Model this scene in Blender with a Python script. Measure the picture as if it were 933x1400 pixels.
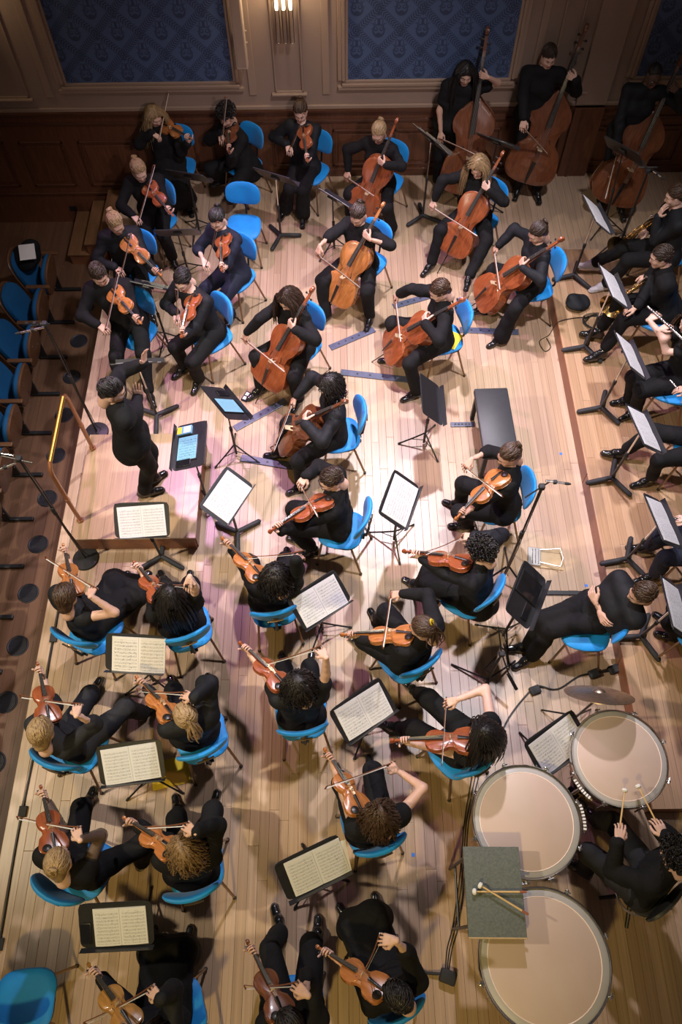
import bpy, bmesh, math, random
import numpy as np
from mathutils import Vector, Matrix
random.seed(7); np.random.seed(7)
S = bpy.context.scene
for _o in list(bpy.data.objects): bpy.data.objects.remove(_o)
COL = S.collection
R = math.radians

# ------------------------------------------------------------------ camera
cam_d = bpy.data.cameras.new('camera'); cam = bpy.data.objects.new('camera', cam_d); COL.objects.link(cam)
cam_d.sensor_fit = 'VERTICAL'; cam_d.sensor_height = 36.0; cam_d.lens = 36.0*1065/1400
cam_d.clip_start = .05; cam_d.clip_end = 60
_t = R(29.2); _r = R(-0.7)
_d = Vector((0, math.sin(_t), -math.cos(_t))); _u = Vector((0, math.cos(_t), math.sin(_t))); _x = Vector((1, 0, 0))
_rx = _x*math.cos(_r)+_u*math.sin(_r); _uy = _u*math.cos(_r)-_x*math.sin(_r)
_m = Matrix((_rx, _uy, -_d)).transposed().to_4x4(); _m.translation = (0, 0, 7.1)
cam.matrix_world = _m
S.camera = cam

# ------------------------------------------------------------------ light
W = bpy.data.worlds.new('hall_air'); S.world = W; W.use_nodes = True
W.node_tree.nodes['Background'].inputs[0].default_value = (.80, .66, .58, 1)
W.node_tree.nodes['Background'].inputs[1].default_value = .065
def spot(name, loc, aim, power, col, angle, blend=.5, size=.25):
    l = bpy.data.lights.new(name, 'SPOT'); l.energy = power; l.color = col
    l.spot_size = R(angle); l.spot_blend = blend; l.shadow_soft_size = size
    o = bpy.data.objects.new(name, l); COL.objects.link(o); o.location = loc
    o.rotation_euler = (Vector(aim)-Vector(loc)).to_track_quat('-Z', 'Y').to_euler()
    return o
spot('stage_light_back', (1.0, 8.3, 8.2), (.3, 4.1, 0), 2600, (.97, .91, 1.), 64, .9, .16)
spot('stage_light_side', (-6.6, 1.4, 7.6), (.1, 3.5, 0), 2050, (1., .88, .66), 56, .9, .16)
spot('stage_light_overhead', (2.4, 4.0, 9.6), (.6, 5.3, 0), 2200, (.97, .92, 1.), 64, 1., .2)
spot('stage_light_magenta', (-3.2, 8.4, 8.0), (.1, 5.1, 0), 1350, (1., .52, 1.), 50, .85, .16)
spot('stage_light_balcony', (2.6, -2.2, 8.6), (-.3, 7.7, .3), 1000, (1., .78, .76), 34, 1., .2)
spot('stage_light_front', (-1.2, -4.2, 7.4), (-.5, 1.0, 0), 860, (1., .75, .25), 56, .9, .2)
S.view_settings.view_transform = 'Standard'; S.view_settings.look = 'None'
S.view_settings.exposure = 0.33; S.view_settings.gamma = 1.0; S.view_settings.use_curve_mapping = False

# ------------------------------------------------------------------ materials
MATS = {}
def mat(name, col, rough=.5, metal=0., coat=0., sheen=0., noise=None, bump=None, spec=.5, rnd=0., stretch=None, emit=None, alpha=None, transm=0.):
    "procedural principled material; noise=(scale, amount, col2) mottles, bump=(scale, strength), stretch scales the coordinates"
    m = bpy.data.materials.new(name); m.use_nodes = True; nt = m.node_tree; b = nt.nodes['Principled BSDF']
    N_ = nt.nodes.new; K = nt.links.new
    def inp(k, v): b.inputs[k].default_value = v
    c4 = (*col, 1); inp('Base Color', c4); inp('Roughness', rough); inp('Metallic', metal)
    inp('Specular IOR Level', spec); inp('Coat Weight', coat); inp('Sheen Weight', sheen)
    if transm: inp('Transmission Weight', transm)
    if alpha is not None: inp('Alpha', alpha)
    if emit: inp('Emission Color', (*emit[0], 1)); inp('Emission Strength', emit[1])
    tc = None
    if noise or bump:
        tc = N_('ShaderNodeTexCoord'); mp = N_('ShaderNodeMapping'); K(tc.outputs['Object'], mp.inputs[0])
        if stretch: mp.inputs['Scale'].default_value = stretch
        oi = N_('ShaderNodeObjectInfo'); vm = N_('ShaderNodeVectorMath'); vm.operation = 'SCALE'; vm.inputs['Scale'].default_value = 1
        cx = N_('ShaderNodeCombineXYZ'); ml = N_('ShaderNodeMath'); ml.operation = 'MULTIPLY'; ml.inputs[1].default_value = 37.
        K(oi.outputs['Random'], ml.inputs[0]); K(ml.outputs[0], cx.inputs[0]); K(ml.outputs[0], cx.inputs[2])
        va = N_('ShaderNodeVectorMath'); va.operation = 'ADD'; K(mp.outputs[0], va.inputs[0]); K(cx.outputs[0], va.inputs[1])
    last = None
    if noise:
        nz = N_('ShaderNodeTexNoise'); nz.inputs['Scale'].default_value = noise[0]; nz.inputs['Detail'].default_value = 5; K(va.outputs[0], nz.inputs['Vector'])
        rp = N_('ShaderNodeMapRange'); rp.inputs[1].default_value = .32; rp.inputs[2].default_value = .68; K(nz.outputs['Fac'], rp.inputs[0])
        mu = N_('ShaderNodeMath'); mu.operation = 'MULTIPLY'; mu.inputs[1].default_value = noise[1]; K(rp.outputs[0], mu.inputs[0])
        mx = N_('ShaderNodeMixRGB'); mx.inputs[1].default_value = c4; mx.inputs[2].default_value = (*noise[2], 1); K(mu.outputs[0], mx.inputs[0])
        last = mx.outputs[0]; K(last, b.inputs['Base Color'])
    if rnd:
        oi2 = N_('ShaderNodeObjectInfo'); hs = N_('ShaderNodeHueSaturation'); mr = N_('ShaderNodeMapRange')
        mr.inputs[3].default_value = 1-rnd; mr.inputs[4].default_value = 1+rnd; K(oi2.outputs['Random'], mr.inputs[0]); K(mr.outputs[0], hs.inputs['Value'])
        if last: K(last, hs.inputs['Color'])
        else: hs.inputs['Color'].default_value = c4
        K(hs.outputs[0], b.inputs['Base Color'])
    if bump:
        n2 = N_('ShaderNodeTexNoise'); n2.inputs['Scale'].default_value = bump[0]; n2.inputs['Detail'].default_value = 4; K(va.outputs[0], n2.inputs['Vector'])
        bp = N_('ShaderNodeBump'); bp.inputs['Strength'].default_value = bump[1]; bp.inputs['Distance'].default_value = .01
        K(n2.outputs['Fac'], bp.inputs['Height']); K(bp.outputs[0], b.inputs['Normal'])
    MATS[name] = m; return m

mat('black_cloth', (.0065, .0062, .007), .85, noise=(9, .6, (.012, .0115, .013)), bump=(45, .35), spec=.22)
mat('black_satin', (.006, .0065, .009), .72, noise=(9, .6, (.011, .012, .016)), bump=(30, .3), spec=.3)
mat('navy_cloth', (.010, .012, .026), .8, spec=.25, noise=(9, .6, (.016, .019, .036)), bump=(40, .25))
mat('grey_cloth', (.018, .018, .022), .8, spec=.25, noise=(9, .6, (.027, .027, .032)), bump=(40, .25))
mat('sheer_cloth', (.03, .022, .02), .7, alpha=.6)
for i, c in enumerate([(.66, .43, .34), (.56, .35, .26), (.42, .25, .17), (.11, .06, .042)]):
    mat('skin%d' % i, c, .5, noise=(14, .35, (c[0]*.9, c[1]*.74, c[2]*.7)), spec=.4)
mat('lip', (.42, .13, .12), .45); mat('eye_white', (.75, .72, .68), .3); mat('iris', (.03, .018, .012), .25)
for n, c, c2 in [('blonde', (.40, .27, .14), (.24, .15, .07)), ('lightbrown', (.17, .10, .05), (.28, .18, .09)), ('brown', (.075, .04, .022), (.035, .018, .01)), ('dark', (.028, .016, .011), (.05, .03, .02)), ('black', (.010, .008, .008), (.022, .018, .018))]:
    mat('hair_'+n, c, .42, noise=(45, .9, c2), bump=(90, .4), spec=.45)
mat('shoe_black', (.010, .010, .011), .22, coat=.4); mat('shoe_white', (.72, .70, .68), .6, noise=(30, .3, (.5, .48, .47)))
mat('sock_black', (.012, .012, .014), .9); mat('sock_pink', (.55, .12, .2), .9); mat('sock_red', (.40, .04, .05), .9); mat('sock_blue', (.16, .36, .55), .9)
mat('sock_teal', (.16, .33, .31), .9); mat('sock_yellow', (.62, .50, .08), .9); mat('sock_grey', (.35, .33, .35), .9)
mat('blue_velvet', (.0, .205, .60), .6, sheen=.15, noise=(5, .6, (.0, .31, .80)), bump=(60, .12))
mat('bronze_tube', (.28, .19, .12), .32, metal=.85)
mat('chrome', (.75, .74, .72), .18, metal=1.); mat('brass', (.83, .58, .25), .2, metal=1.); mat('silver', (.80, .79, .77), .2, metal=1.)
mat('black_metal', (.012, .012, .013), .38, spec=.5, noise=(60, .4, (.02, .02, .022))); mat('black_rubber', (.018, .018, .02), .7, noise=(40, .4, (.03, .03, .032)))
mat('desk_black', (.014, .014, .016), .34, spec=.6, noise=(50, .5, (.024, .024, .028)))
mat('desk_grey', (.10, .10, .105), .5, noise=(50, .5, (.14, .14, .15)))
VARN = {'red': ((.34, .092, .03), (.20, .046, .016)), 'amber': ((.47, .18, .05), (.30, .095, .026)), 'brown': ((.19, .062, .024), (.10, .03, .012)), 'gold': ((.50, .25, .06), (.32, .14, .03))}
for n, (c, c2) in VARN.items():
    mat('varnish_'+n, c, .28, coat=.5, noise=(7, .85, c2), stretch=(1.2, 9, 9), spec=.5)
    mat('rib_'+n, (c[0]*1.1, c[1]*1.15, c[2]*1.15), .26, coat=.6, noise=(16, .8, c2), stretch=(6, 1.2, 1.2))
mat('ebony', (.012, .010, .010), .35, noise=(30, .5, (.022, .018, .016)), stretch=(1, 10, 10)); mat('maple_pale', (.66, .50, .32), .5, noise=(30, .6, (.5, .36, .2)))
mat('bow_stick', (.20, .07, .03), .35, noise=(30, .6, (.12, .04, .02)), stretch=(1, 12, 12)); mat('bow_hair', (.78, .74, .66), .6); mat('string_metal', (.55, .53, .5), .35, metal=.8)
mat('paper_back', (.74, .71, .70), .8); mat('screen_off', (.01, .01, .012), .08, spec=.6)
mat('yellow_card', (.80, .58, .03), .7, noise=(12, .3, (.7, .48, .02)))
mat('blue_tape', (.03, .18, .70), .6); mat('white_felt', (.82, .80, .76), .95, bump=(90, .5)); mat('bamboo', (.70, .47, .20), .5, noise=(18, .6, (.55, .34, .12)), stretch=(1, 8, 8)); mat('cork_red', (.30, .09, .04), .6)
mat('cable_black', (.010, .010, .011), .5); mat('bench_vinyl', (.030, .031, .034), .45, noise=(20, .4, (.04, .041, .045)), bump=(150, .15))
mat('endpin_board', (.07, .08, .13), .3, spec=.7, noise=(20, .5, (.11, .12, .18)))
mat('drum_head', (.56, .43, .36), .42, noise=(3, .5, (.49, .36, .30)), spec=.35); mat('drum_collar', (.42, .40, .38), .4, noise=(8, .4, (.34, .32, .3)), spec=.4); mat('head_ring', (.85, .68, .60), .4)
mat('copper_bowl', (.55, .26, .14), .25, metal=1., noise=(6, .4, (.42, .18, .09)))
mat('trap_felt', (.10, .115, .105), .92, noise=(70, .8, (.16, .175, .16)), bump=(200, .3)); mat('wood_edge', (.50, .36, .2), .5, noise=(20, .5, (.38, .25, .12)))
mat('cymbal_bronze', (.66, .54, .42), .36, metal=1., noise=(30, .5, (.3, .22, .15)))
mat('rail_copper', (.33, .14, .06), .3, metal=.35, coat=.3, noise=(9, .4, (.25, .09, .035)), stretch=(1, 1, 1)); mat('brass_polish', (.50, .29, .06), .42, metal=1.)
mat('wall_beige', (.33, .235, .18), .62, noise=(2.2, .35, (.30, .21, .155)), bump=(8, .05)); mat('wall_trim', (.36, .255, .185), .5, noise=(3, .3, (.33, .225, .16)))
mat('wainscot', (.15, .058, .027), .45, noise=(6, .8, (.09, .032, .014)), stretch=(5, 5, .7), coat=.12, rnd=.06)
mat('wainscot_dark', (.11, .042, .02), .45, noise=(6, .8, (.07, .025, .011)), stretch=(.7, 5, 5), coat=.12)
mat('hall_floor', (.15, .075, .042), .45, noise=(6, .7, (.10, .05, .027)), stretch=(7, .7, 1), rnd=.10)
mat('vent_metal', (.022, .022, .03), .5, metal=.3); mat('step_wood', (.23, .115, .052), .42, noise=(6, .7, (.16, .075, .033)), stretch=(7, .7, 7))
mat('seat_wood', (.15, .068, .03), .4, noise=(6, .7, (.10, .042, .018)), stretch=(1, 8, 1), coat=.2); mat('seat_iron', (.012, .012, .014), .5); mat('hall_velvet', (.0, .075, .21), .85, noise=(5, .5, (.0, .10, .27)), bump=(60, .1))
mat('white_plastic', (.75, .74, .72), .5); mat('steel_wire', (.5, .48, .45), .3, metal=1.)
mat('speaker_beige', (.50, .38, .29), .5); mat('glass_tube', (.95, .93, .9), .06, transm=1., spec=.5)
mat('lamp_glow', (1, .86, .66), .4, emit=((1, .80, .52), 9.)); mat('hair_clip', (.80, .60, .06), .3); mat('pearl', (.8, .78, .74), .3)

def plank_mat(name, cols, rough=.34):
    m = bpy.data.materials.new(name); m.use_nodes = True; nt = m.node_tree; b = nt.nodes['Principled BSDF']; N_ = nt.nodes.new; K = nt.links.new
    tc = N_('ShaderNodeTexCoord'); oi = N_('ShaderNodeObjectInfo')
    ml = N_('ShaderNodeMath'); ml.operation = 'MULTIPLY'; ml.inputs[1].default_value = 53.; K(oi.outputs['Random'], ml.inputs[0])
    cx = N_('ShaderNodeCombineXYZ'); K(ml.outputs[0], cx.inputs[0]); K(ml.outputs[0], cx.inputs[1])
    va = N_('ShaderNodeVectorMath'); K(tc.outputs['Object'], va.inputs[0]); K(cx.outputs[0], va.inputs[1])
    mp = N_('ShaderNodeMapping'); mp.inputs['Scale'].default_value = (40, 1.3, 1); K(va.outputs[0], mp.inputs[0])
    nz = N_('ShaderNodeTexNoise'); nz.inputs['Scale'].default_value = 1.6; nz.inputs['Detail'].default_value = 6; K(mp.outputs[0], nz.inputs['Vector'])
    nl = N_('ShaderNodeTexNoise'); nl.inputs['Scale'].default_value = .9; nl.inputs['Detail'].default_value = 2; K(va.outputs[0], nl.inputs['Vector'])
    cr = N_('ShaderNodeValToRGB'); K(oi.outputs['Random'], cr.inputs[0])
    cr.color_ramp.elements[0].color = (*cols[0], 1); cr.color_ramp.elements[1].color = (*cols[2], 1)
    e = cr.color_ramp.elements.new(.5); e.color = (*cols[1], 1)
    mr = N_('ShaderNodeMapRange'); mr.inputs[1].default_value = .3; mr.inputs[2].default_value = .7; mr.inputs[3].default_value = .80; mr.inputs[4].default_value = 1.10; K(nz.outputs['Fac'], mr.inputs[0])
    mr2 = N_('ShaderNodeMapRange'); mr2.inputs[1].default_value = .3; mr2.inputs[2].default_value = .7; mr2.inputs[3].default_value = .92; mr2.inputs[4].default_value = 1.06; K(nl.outputs['Fac'], mr2.inputs[0])
    mm = N_('ShaderNodeMath'); mm.operation = 'MULTIPLY'; K(mr.outputs[0], mm.inputs[0]); K(mr2.outputs[0], mm.inputs[1])
    hs = N_('ShaderNodeHueSaturation'); K(cr.outputs[0], hs.inputs['Color']); K(mm.outputs[0], hs.inputs['Value'])
    K(hs.outputs[0], b.inputs['Base Color']); b.inputs['Roughness'].default_value = rough; b.inputs['Coat Weight'].default_value = .12; b.inputs['Coat Roughness'].default_value = .3
    MATS[name] = m
plank_mat('stage_plank', [(.405, .272, .172), (.46, .318, .208), (.515, .362, .25)])
plank_mat('riser_plank', [(.40, .24, .13), (.45, .28, .16), (.50, .32, .19)])
plank_mat('podium_wood', [(.44, .29, .17), (.47, .31, .185), (.50, .33, .2)])
mat('riser_face', (.27, .105, .05), .45, noise=(6, .7, (.2, .072, .032)), stretch=(4, .7, 6)); mat('dark_gap', (.22, .12, .065), .7)

def page_mat(name, base, rows, dens):
    "printed music: staves of five lines with clusters of notes, in page UV"
    m = bpy.data.materials.new(name); m.use_nodes = True; nt = m.node_tree; b = nt.nodes['Principled BSDF']; N_ = nt.nodes.new; K = nt.links.new
    def M_(op, a, c=None, d=None):
        n = N_('ShaderNodeMath'); n.operation = op
        for i, v in enumerate((a, c, d)):
            if v is None: continue
            if isinstance(v, (int, float)): n.inputs[i].default_value = v
            else: K(v, n.inputs[i])
        return n.outputs[0]
    uv = N_('ShaderNodeTexCoord'); sp = N_('ShaderNodeSeparateXYZ'); K(uv.outputs['UV'], sp.inputs[0]); u, v = sp.outputs[0], sp.outputs[1]
    oi = N_('ShaderNodeObjectInfo')
    r = M_('MULTIPLY', v, rows); fr = M_('FRACT', r)
    instaff = M_('MULTIPLY', M_('GREATER_THAN', fr, .22), M_('LESS_THAN', fr, .72))
    lin = M_('MULTIPLY', M_('LESS_THAN', M_('FRACT', M_('MULTIPLY', M_('SUBTRACT', fr, .22), 9.0)), .30), instaff)
    mar = M_('MULTIPLY', M_('MULTIPLY', M_('GREATER_THAN', u, .08), M_('LESS_THAN', u, .94)), M_('MULTIPLY', M_('GREATER_THAN', v, .05), M_('LESS_THAN', v, .93)))
    cb = N_('ShaderNodeCombineXYZ'); K(M_('MULTIPLY', u, 26.), cb.inputs[0]); K(M_('MULTIPLY', v, rows*5.), cb.inputs[1]); K(M_('MULTIPLY', oi.outputs['Random'], 91.), cb.inputs[2])
    nz = N_('ShaderNodeTexNoise'); nz.inputs['Scale'].default_value = 1.; nz.inputs['Detail'].default_value = 2; K(cb.outputs[0], nz.inputs['Vector'])
    note = M_('MULTIPLY', M_('GREATER_THAN', nz.outputs['Fac'], dens), M_('MULTIPLY', M_('GREATER_THAN', fr, .10), M_('LESS_THAN', fr, .84)))
    bar = M_('MULTIPLY', M_('LESS_THAN', M_('FRACT', M_('MULTIPLY', u, 4.3)), .02), instaff)
    ink = M_('MULTIPLY', M_('MINIMUM', M_('ADD', M_('ADD', M_('MULTIPLY', lin, .50), M_('MULTIPLY', note, .65)), bar), 1.), mar)
    mx = N_('ShaderNodeMixRGB'); mx.inputs[1].default_value = (*base, 1); mx.inputs[2].default_value = (.03, .03, .035, 1); K(ink, mx.inputs[0])
    K(mx.outputs[0], b.inputs['Base Color']); b.inputs['Roughness'].default_value = .8
    MATS[name] = m
page_mat('page_white', (.66, .65, .65), 11, .62); page_mat('page_cream', (.66, .62, .55), 10, .60)
page_mat('page_screen', (.16, .34, .44), 9, .60)
MATS['page_screen'].node_tree.nodes['Principled BSDF'].inputs['Roughness'].default_value = .2
_n = MATS['page_screen'].node_tree; _b = _n.nodes['Principled BSDF']; _n.links.new(_b.inputs['Base Color'].links[0].from_socket, _b.inputs['Emission Color']); _b.inputs['Emission Strength'].default_value = .35

def damask_mat():
    m = bpy.data.materials.new('blue_damask'); m.use_nodes = True; nt = m.node_tree; b = nt.nodes['Principled BSDF']; N_ = nt.nodes.new; K = nt.links.new
    def M_(op, a, c=None, d=None):
        n = N_('ShaderNodeMath'); n.operation = op
        for i, v in enumerate((a, c, d)):
            if v is None: continue
            if isinstance(v, (int, float)): n.inputs[i].default_value = v
            else: K(v, n.inputs[i])
        return n.outputs[0]
    tc = N_('ShaderNodeTexCoord'); sp = N_('ShaderNodeSeparateXYZ'); K(tc.outputs['Object'], sp.inputs[0])
    PX, PZ = .505, .485
    def cell(ox, oz):
        fx = M_('SUBTRACT', M_('FRACT', M_('ADD', M_('DIVIDE', sp.outputs[0], PX), ox)), .5)
        fz = M_('SUBTRACT', M_('FRACT', M_('ADD', M_('DIVIDE', sp.outputs[2], PZ), oz)), .5)
        ax = M_('ABSOLUTE', fx)
        def ell(cx, cz, rx, rz, src=ax):   # soft disc mask
            dx = M_('DIVIDE', M_('SUBTRACT', src, cx), rx); dz = M_('DIVIDE', M_('SUBTRACT', fz, cz), rz)
            d = M_('SQRT', M_('ADD', M_('MULTIPLY', dx, dx), M_('MULTIPLY', dz, dz)))
            mr = N_('ShaderNodeMapRange'); mr.inputs[1].default_value = 1.0; mr.inputs[2].default_value = .86; K(d, mr.inputs[0]); return mr.outputs[0]
        vase = M_('SUBTRACT', ell(0, -.02, .155, .17), M_('MULTIPLY', ell(0, .0, .125, .125), .85))
        lobe = M_('SUBTRACT', ell(.065, .02, .052, .05), M_('MULTIPLY', ell(.065, .028, .030, .026), .9))
        belly = ell(0, -.115, .075, .06)
        crown = M_('MAXIMUM', M_('SUBTRACT', ell(.055, .19, .05, .10), ell(.055, .19, .03, .075)), ell(0, .185, .022, .10))
        wing = M_('SUBTRACT', ell(.15, .09, .06, .08), ell(.165, .09, .05, .065))
        star = M_('MAXIMUM', ell(0, .38, .06, .018), ell(0, .37, .018, .05))
        out = vase
        for q in (lobe, belly, crown, wing, star): out = M_('MAXIMUM', out, q)
        return out
    orn = M_('MAXIMUM', cell(0, 0), cell(.5, .5))
    # diagonal leaf bands
    u = M_('ADD', M_('DIVIDE', sp.outputs[0], PX), M_('DIVIDE', sp.outputs[2], PZ)); v = M_('SUBTRACT', M_('DIVIDE', sp.outputs[0], PX), M_('DIVIDE', sp.outputs[2], PZ))
    def band(a, c):
        f = M_('ABSOLUTE', M_('SUBTRACT', M_('FRACT', M_('ADD', a, .5)), .5))
        inb = M_('GREATER_THAN', f, .40)
        leaf = M_('GREATER_THAN', M_('SINE', M_('ADD', M_('MULTIPLY', c, 69.1), M_('MULTIPLY', f, 42.))), -.15)
        edge = M_('MULTIPLY', M_('GREATER_THAN', f, .375), M_('LESS_THAN', f, .39))
        return M_('MAXIMUM', M_('MULTIPLY', inb, leaf), edge)
    pat = M_('MAXIMUM', orn, M_('MAXIMUM', band(u, v), band(v, u)))
    mx = N_('ShaderNodeMixRGB'); mx.inputs[1].default_value = (.070, .115, .235, 1); mx.inputs[2].default_value = (.028, .048, .11, 1); K(pat, mx.inputs[0])
    K(mx.outputs[0], b.inputs['Base Color']); b.inputs['Roughness'].default_value = .7; b.inputs['Sheen Weight'].default_value = .2
    MATS['blue_damask'] = m
damask_mat()

# ------------------------------------------------------------------ objects
def tag(o, label=None, cat=None, group=None, kind=None):
    if label: o['label'] = label
    if cat: o['category'] = cat
    if group: o['group'] = group
    if kind: o['kind'] = kind
    return o
def link(o, parent=None):
    COL.objects.link(o)
    if parent is not None: o.parent = parent
    return o
def empty(name, mtx=None, loc=None):
    o = bpy.data.objects.new(name, None); o.empty_display_size = .1; COL.objects.link(o)
    if mtx is not None: o.matrix_world = mtx
    if loc is not None: o.location = loc
    return o
def np_mesh(name, V, F, mats, idx=None, smooth=True, uv=None):
    "V (n,3); F list of int arrays (m,k) -> mesh datablock"
    me = bpy.data.meshes.new(name); V = np.asarray(V, np.float32)
    me.vertices.add(len(V)); me.vertices.foreach_set('co', V.ravel())
    lens = np.concatenate([np.full(len(f), f.shape[1], np.int32) for f in F]); lv = np.concatenate([np.asarray(f, np.int32).ravel() for f in F])
    me.loops.add(len(lv)); me.loops.foreach_set('vertex_index', lv)
    me.polygons.add(len(lens)); st = np.zeros(len(lens), np.int32); st[1:] = np.cumsum(lens)[:-1]; me.polygons.foreach_set('loop_start', st)
    if idx is not None: me.polygons.foreach_set('material_index', np.asarray(idx, np.int32))
    me.polygons.foreach_set('use_smooth', np.full(len(lens), smooth))
    for m in mats: me.materials.append(MATS[m] if isinstance(m, str) else m)
    me.update(calc_edges=True); me.validate(); return me
def obj(name, me, parent=None, mtx=None):
    o = bpy.data.objects.new(name, me); link(o, parent)
    if mtx is not None:
        if parent is not None: o.matrix_local = mtx
        else: o.matrix_world = mtx
    return o
class MB:
    "collects shapes for ONE mesh"
    def __init__(s): s.v = []; s.f = []; s.uv = {}
    def add(s, vs, fs):
        n = len(s.v); s.v += [tuple(v) for v in vs]; s.f += [tuple(i+n for i in f) for f in fs]; return s
    def box(s, c, d, rot=None, bevel=0):
        x, y, z = [q/2 for q in d]; vs = []
        if bevel:
            b = min(bevel, x*.9, y*.9, z*.9)
            bm = bmesh.new(); bmesh.ops.create_cube(bm, size=1)
            for v in bm.verts: v.co = Vector((v.co.x*2*x, v.co.y*2*y, v.co.z*2*z))
            bmesh.ops.bevel(bm, geom=list(bm.edges), offset=b, segments=2, affect='EDGES', profile=.5)
            bm.verts.index_update(); vs = [v.co.copy() for v in bm.verts]; fs = [[v.index for v in f.verts] for f in bm.faces]; bm.free()
        else:
            vs = [Vector((i*x, j*y, k*z)) for i in (-1, 1) for j in (-1, 1) for k in (-1, 1)]
            fs = [(0, 1, 3, 2), (4, 6, 7, 5), (0, 4, 5, 1), (2, 3, 7, 6), (0, 2, 6, 4), (1, 5, 7, 3)]
        if rot is not None: vs = [rot @ v for v in vs]
        return s.add([v+Vector(c) for v in vs], fs)
    def tube(s, pts, r, n=8, cap=True):
        pts = [Vector(p) for p in pts]; rs = r if isinstance(r, (list, tuple)) else [r]*len(pts); rings = []; up = None
        for i, p in enumerate(pts):
            t = (pts[min(i+1, len(pts)-1)]-pts[max(i-1, 0)]).normalized()
            if up is None: up = Vector((0, 0, 1)) if abs(t.z) < .9 else Vector((1, 0, 0))
            a = t.cross(up).normalized(); b_ = a.cross(t).normalized(); up = b_
            rings.append([p+(a*math.cos(2*math.pi*k/n)+b_*math.sin(2*math.pi*k/n))*rs[i] for k in range(n)])
        vs = [v for q in rings for v in q]; fs = []
        for i in range(len(pts)-1):
            for k in range(n): fs.append((i*n+k, i*n+(k+1) % n, (i+1)*n+(k+1) % n, (i+1)*n+k))
        if cap: fs.append(tuple(range(n))[::-1]); fs.append(tuple((len(pts)-1)*n+k for k in range(n)))
        return s.add(vs, fs)
    def lathe(s, prof, n=24, c=(0, 0, 0), rot=None):
        vs = []; fs = []; m = len(prof)
        for k in range(n):
            a = 2*math.pi*k/n
            for (r, z) in prof:
                v = Vector((r*math.cos(a), r*math.sin(a), z)); vs.append((rot @ v if rot is not None else v)+Vector(c))
        for k in range(n):
            for i in range(m-1):
                fs.append((k*m+i, ((k+1) % n)*m+i, ((k+1) % n)*m+i+1, k*m+i+1))
        return s.add(vs, fs)
    def loft(s, rings, cap=True):
        n = len(rings[0]); vs = [v for q in rings for v in q]; fs = []
        for i in range(len(rings)-1):
            for k in range(n): fs.append((i*n+k, i*n+(k+1) % n, (i+1)*n+(k+1) % n, (i+1)*n+k))
        if cap: fs.append(tuple(range(n))[::-1]); fs.append(tuple((len(rings)-1)*n+k for k in range(n)))
        return s.add(vs, fs)
    def mesh(s, name, m, smooth=False, uv=None):
        me = bpy.data.meshes.new(name); me.from_pydata([tuple(v) for v in s.v], [], s.f); me.materials.append(MATS[m])
        if smooth:
            me.polygons.foreach_set('use_smooth', [True]*len(me.polygons))
            try: me.set_sharp_from_angle(angle=R(40))
            except Exception: pass
        if uv: 
            l = me.uv_layers.new(name='UVMap')
            for lp in me.loops: l.data[lp.index].uv = uv[lp.vertex_index]
        me.validate(); me.update(); return me
    def build(s, name, m, parent=None, smooth=False, mtx=None): return obj(name, s.mesh(name, m, smooth), parent, mtx)
def frame(o, x, z):
    x = Vector(x).normalized(); z = Vector(z); z = (z-x*z.dot(x)).normalized(); y = z.cross(x)
    m = Matrix((x, y, z)).transposed().to_4x4(); m.translation = Vector(o); return m
def rotz(loc, deg): return Matrix.Translation(Vector(loc)) @ Matrix.Rotation(R(deg), 4, 'Z')
def copy_tree(src, mtx=None, parent=None):
    c = src.copy(); COL.objects.link(c)
    if parent is not None: c.parent = parent; c.matrix_local = src.matrix_local.copy()
    elif mtx is not None: c.matrix_world = mtx
    for ch in src.children: copy_tree(ch, None, c)
    return c
class Proto:
    "a thing built once from shared part meshes; stamp() makes an individual"
    def __init__(s, name): s.name = name; s.parts = []      # (name, mesh, local matrix, parent index, label)
    def part(s, name, me, mtx=None, parent=None, label=None):
        s.parts.append((name, me, mtx, parent, label)); return len(s.parts)-1
    def stamp(s, mtx, label, cat, group=None, swap=None):
        root = empty(s.name, mtx); tag(root, label, cat, group); made = []
        for (n, me, lm, pi, lb) in s.parts:
            if swap and n in swap: me = swap[n]
            o = obj(n, me, root if pi is None else made[pi], lm)
            if lb: o['label'] = lb
            made.append(o)
        return root

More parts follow.
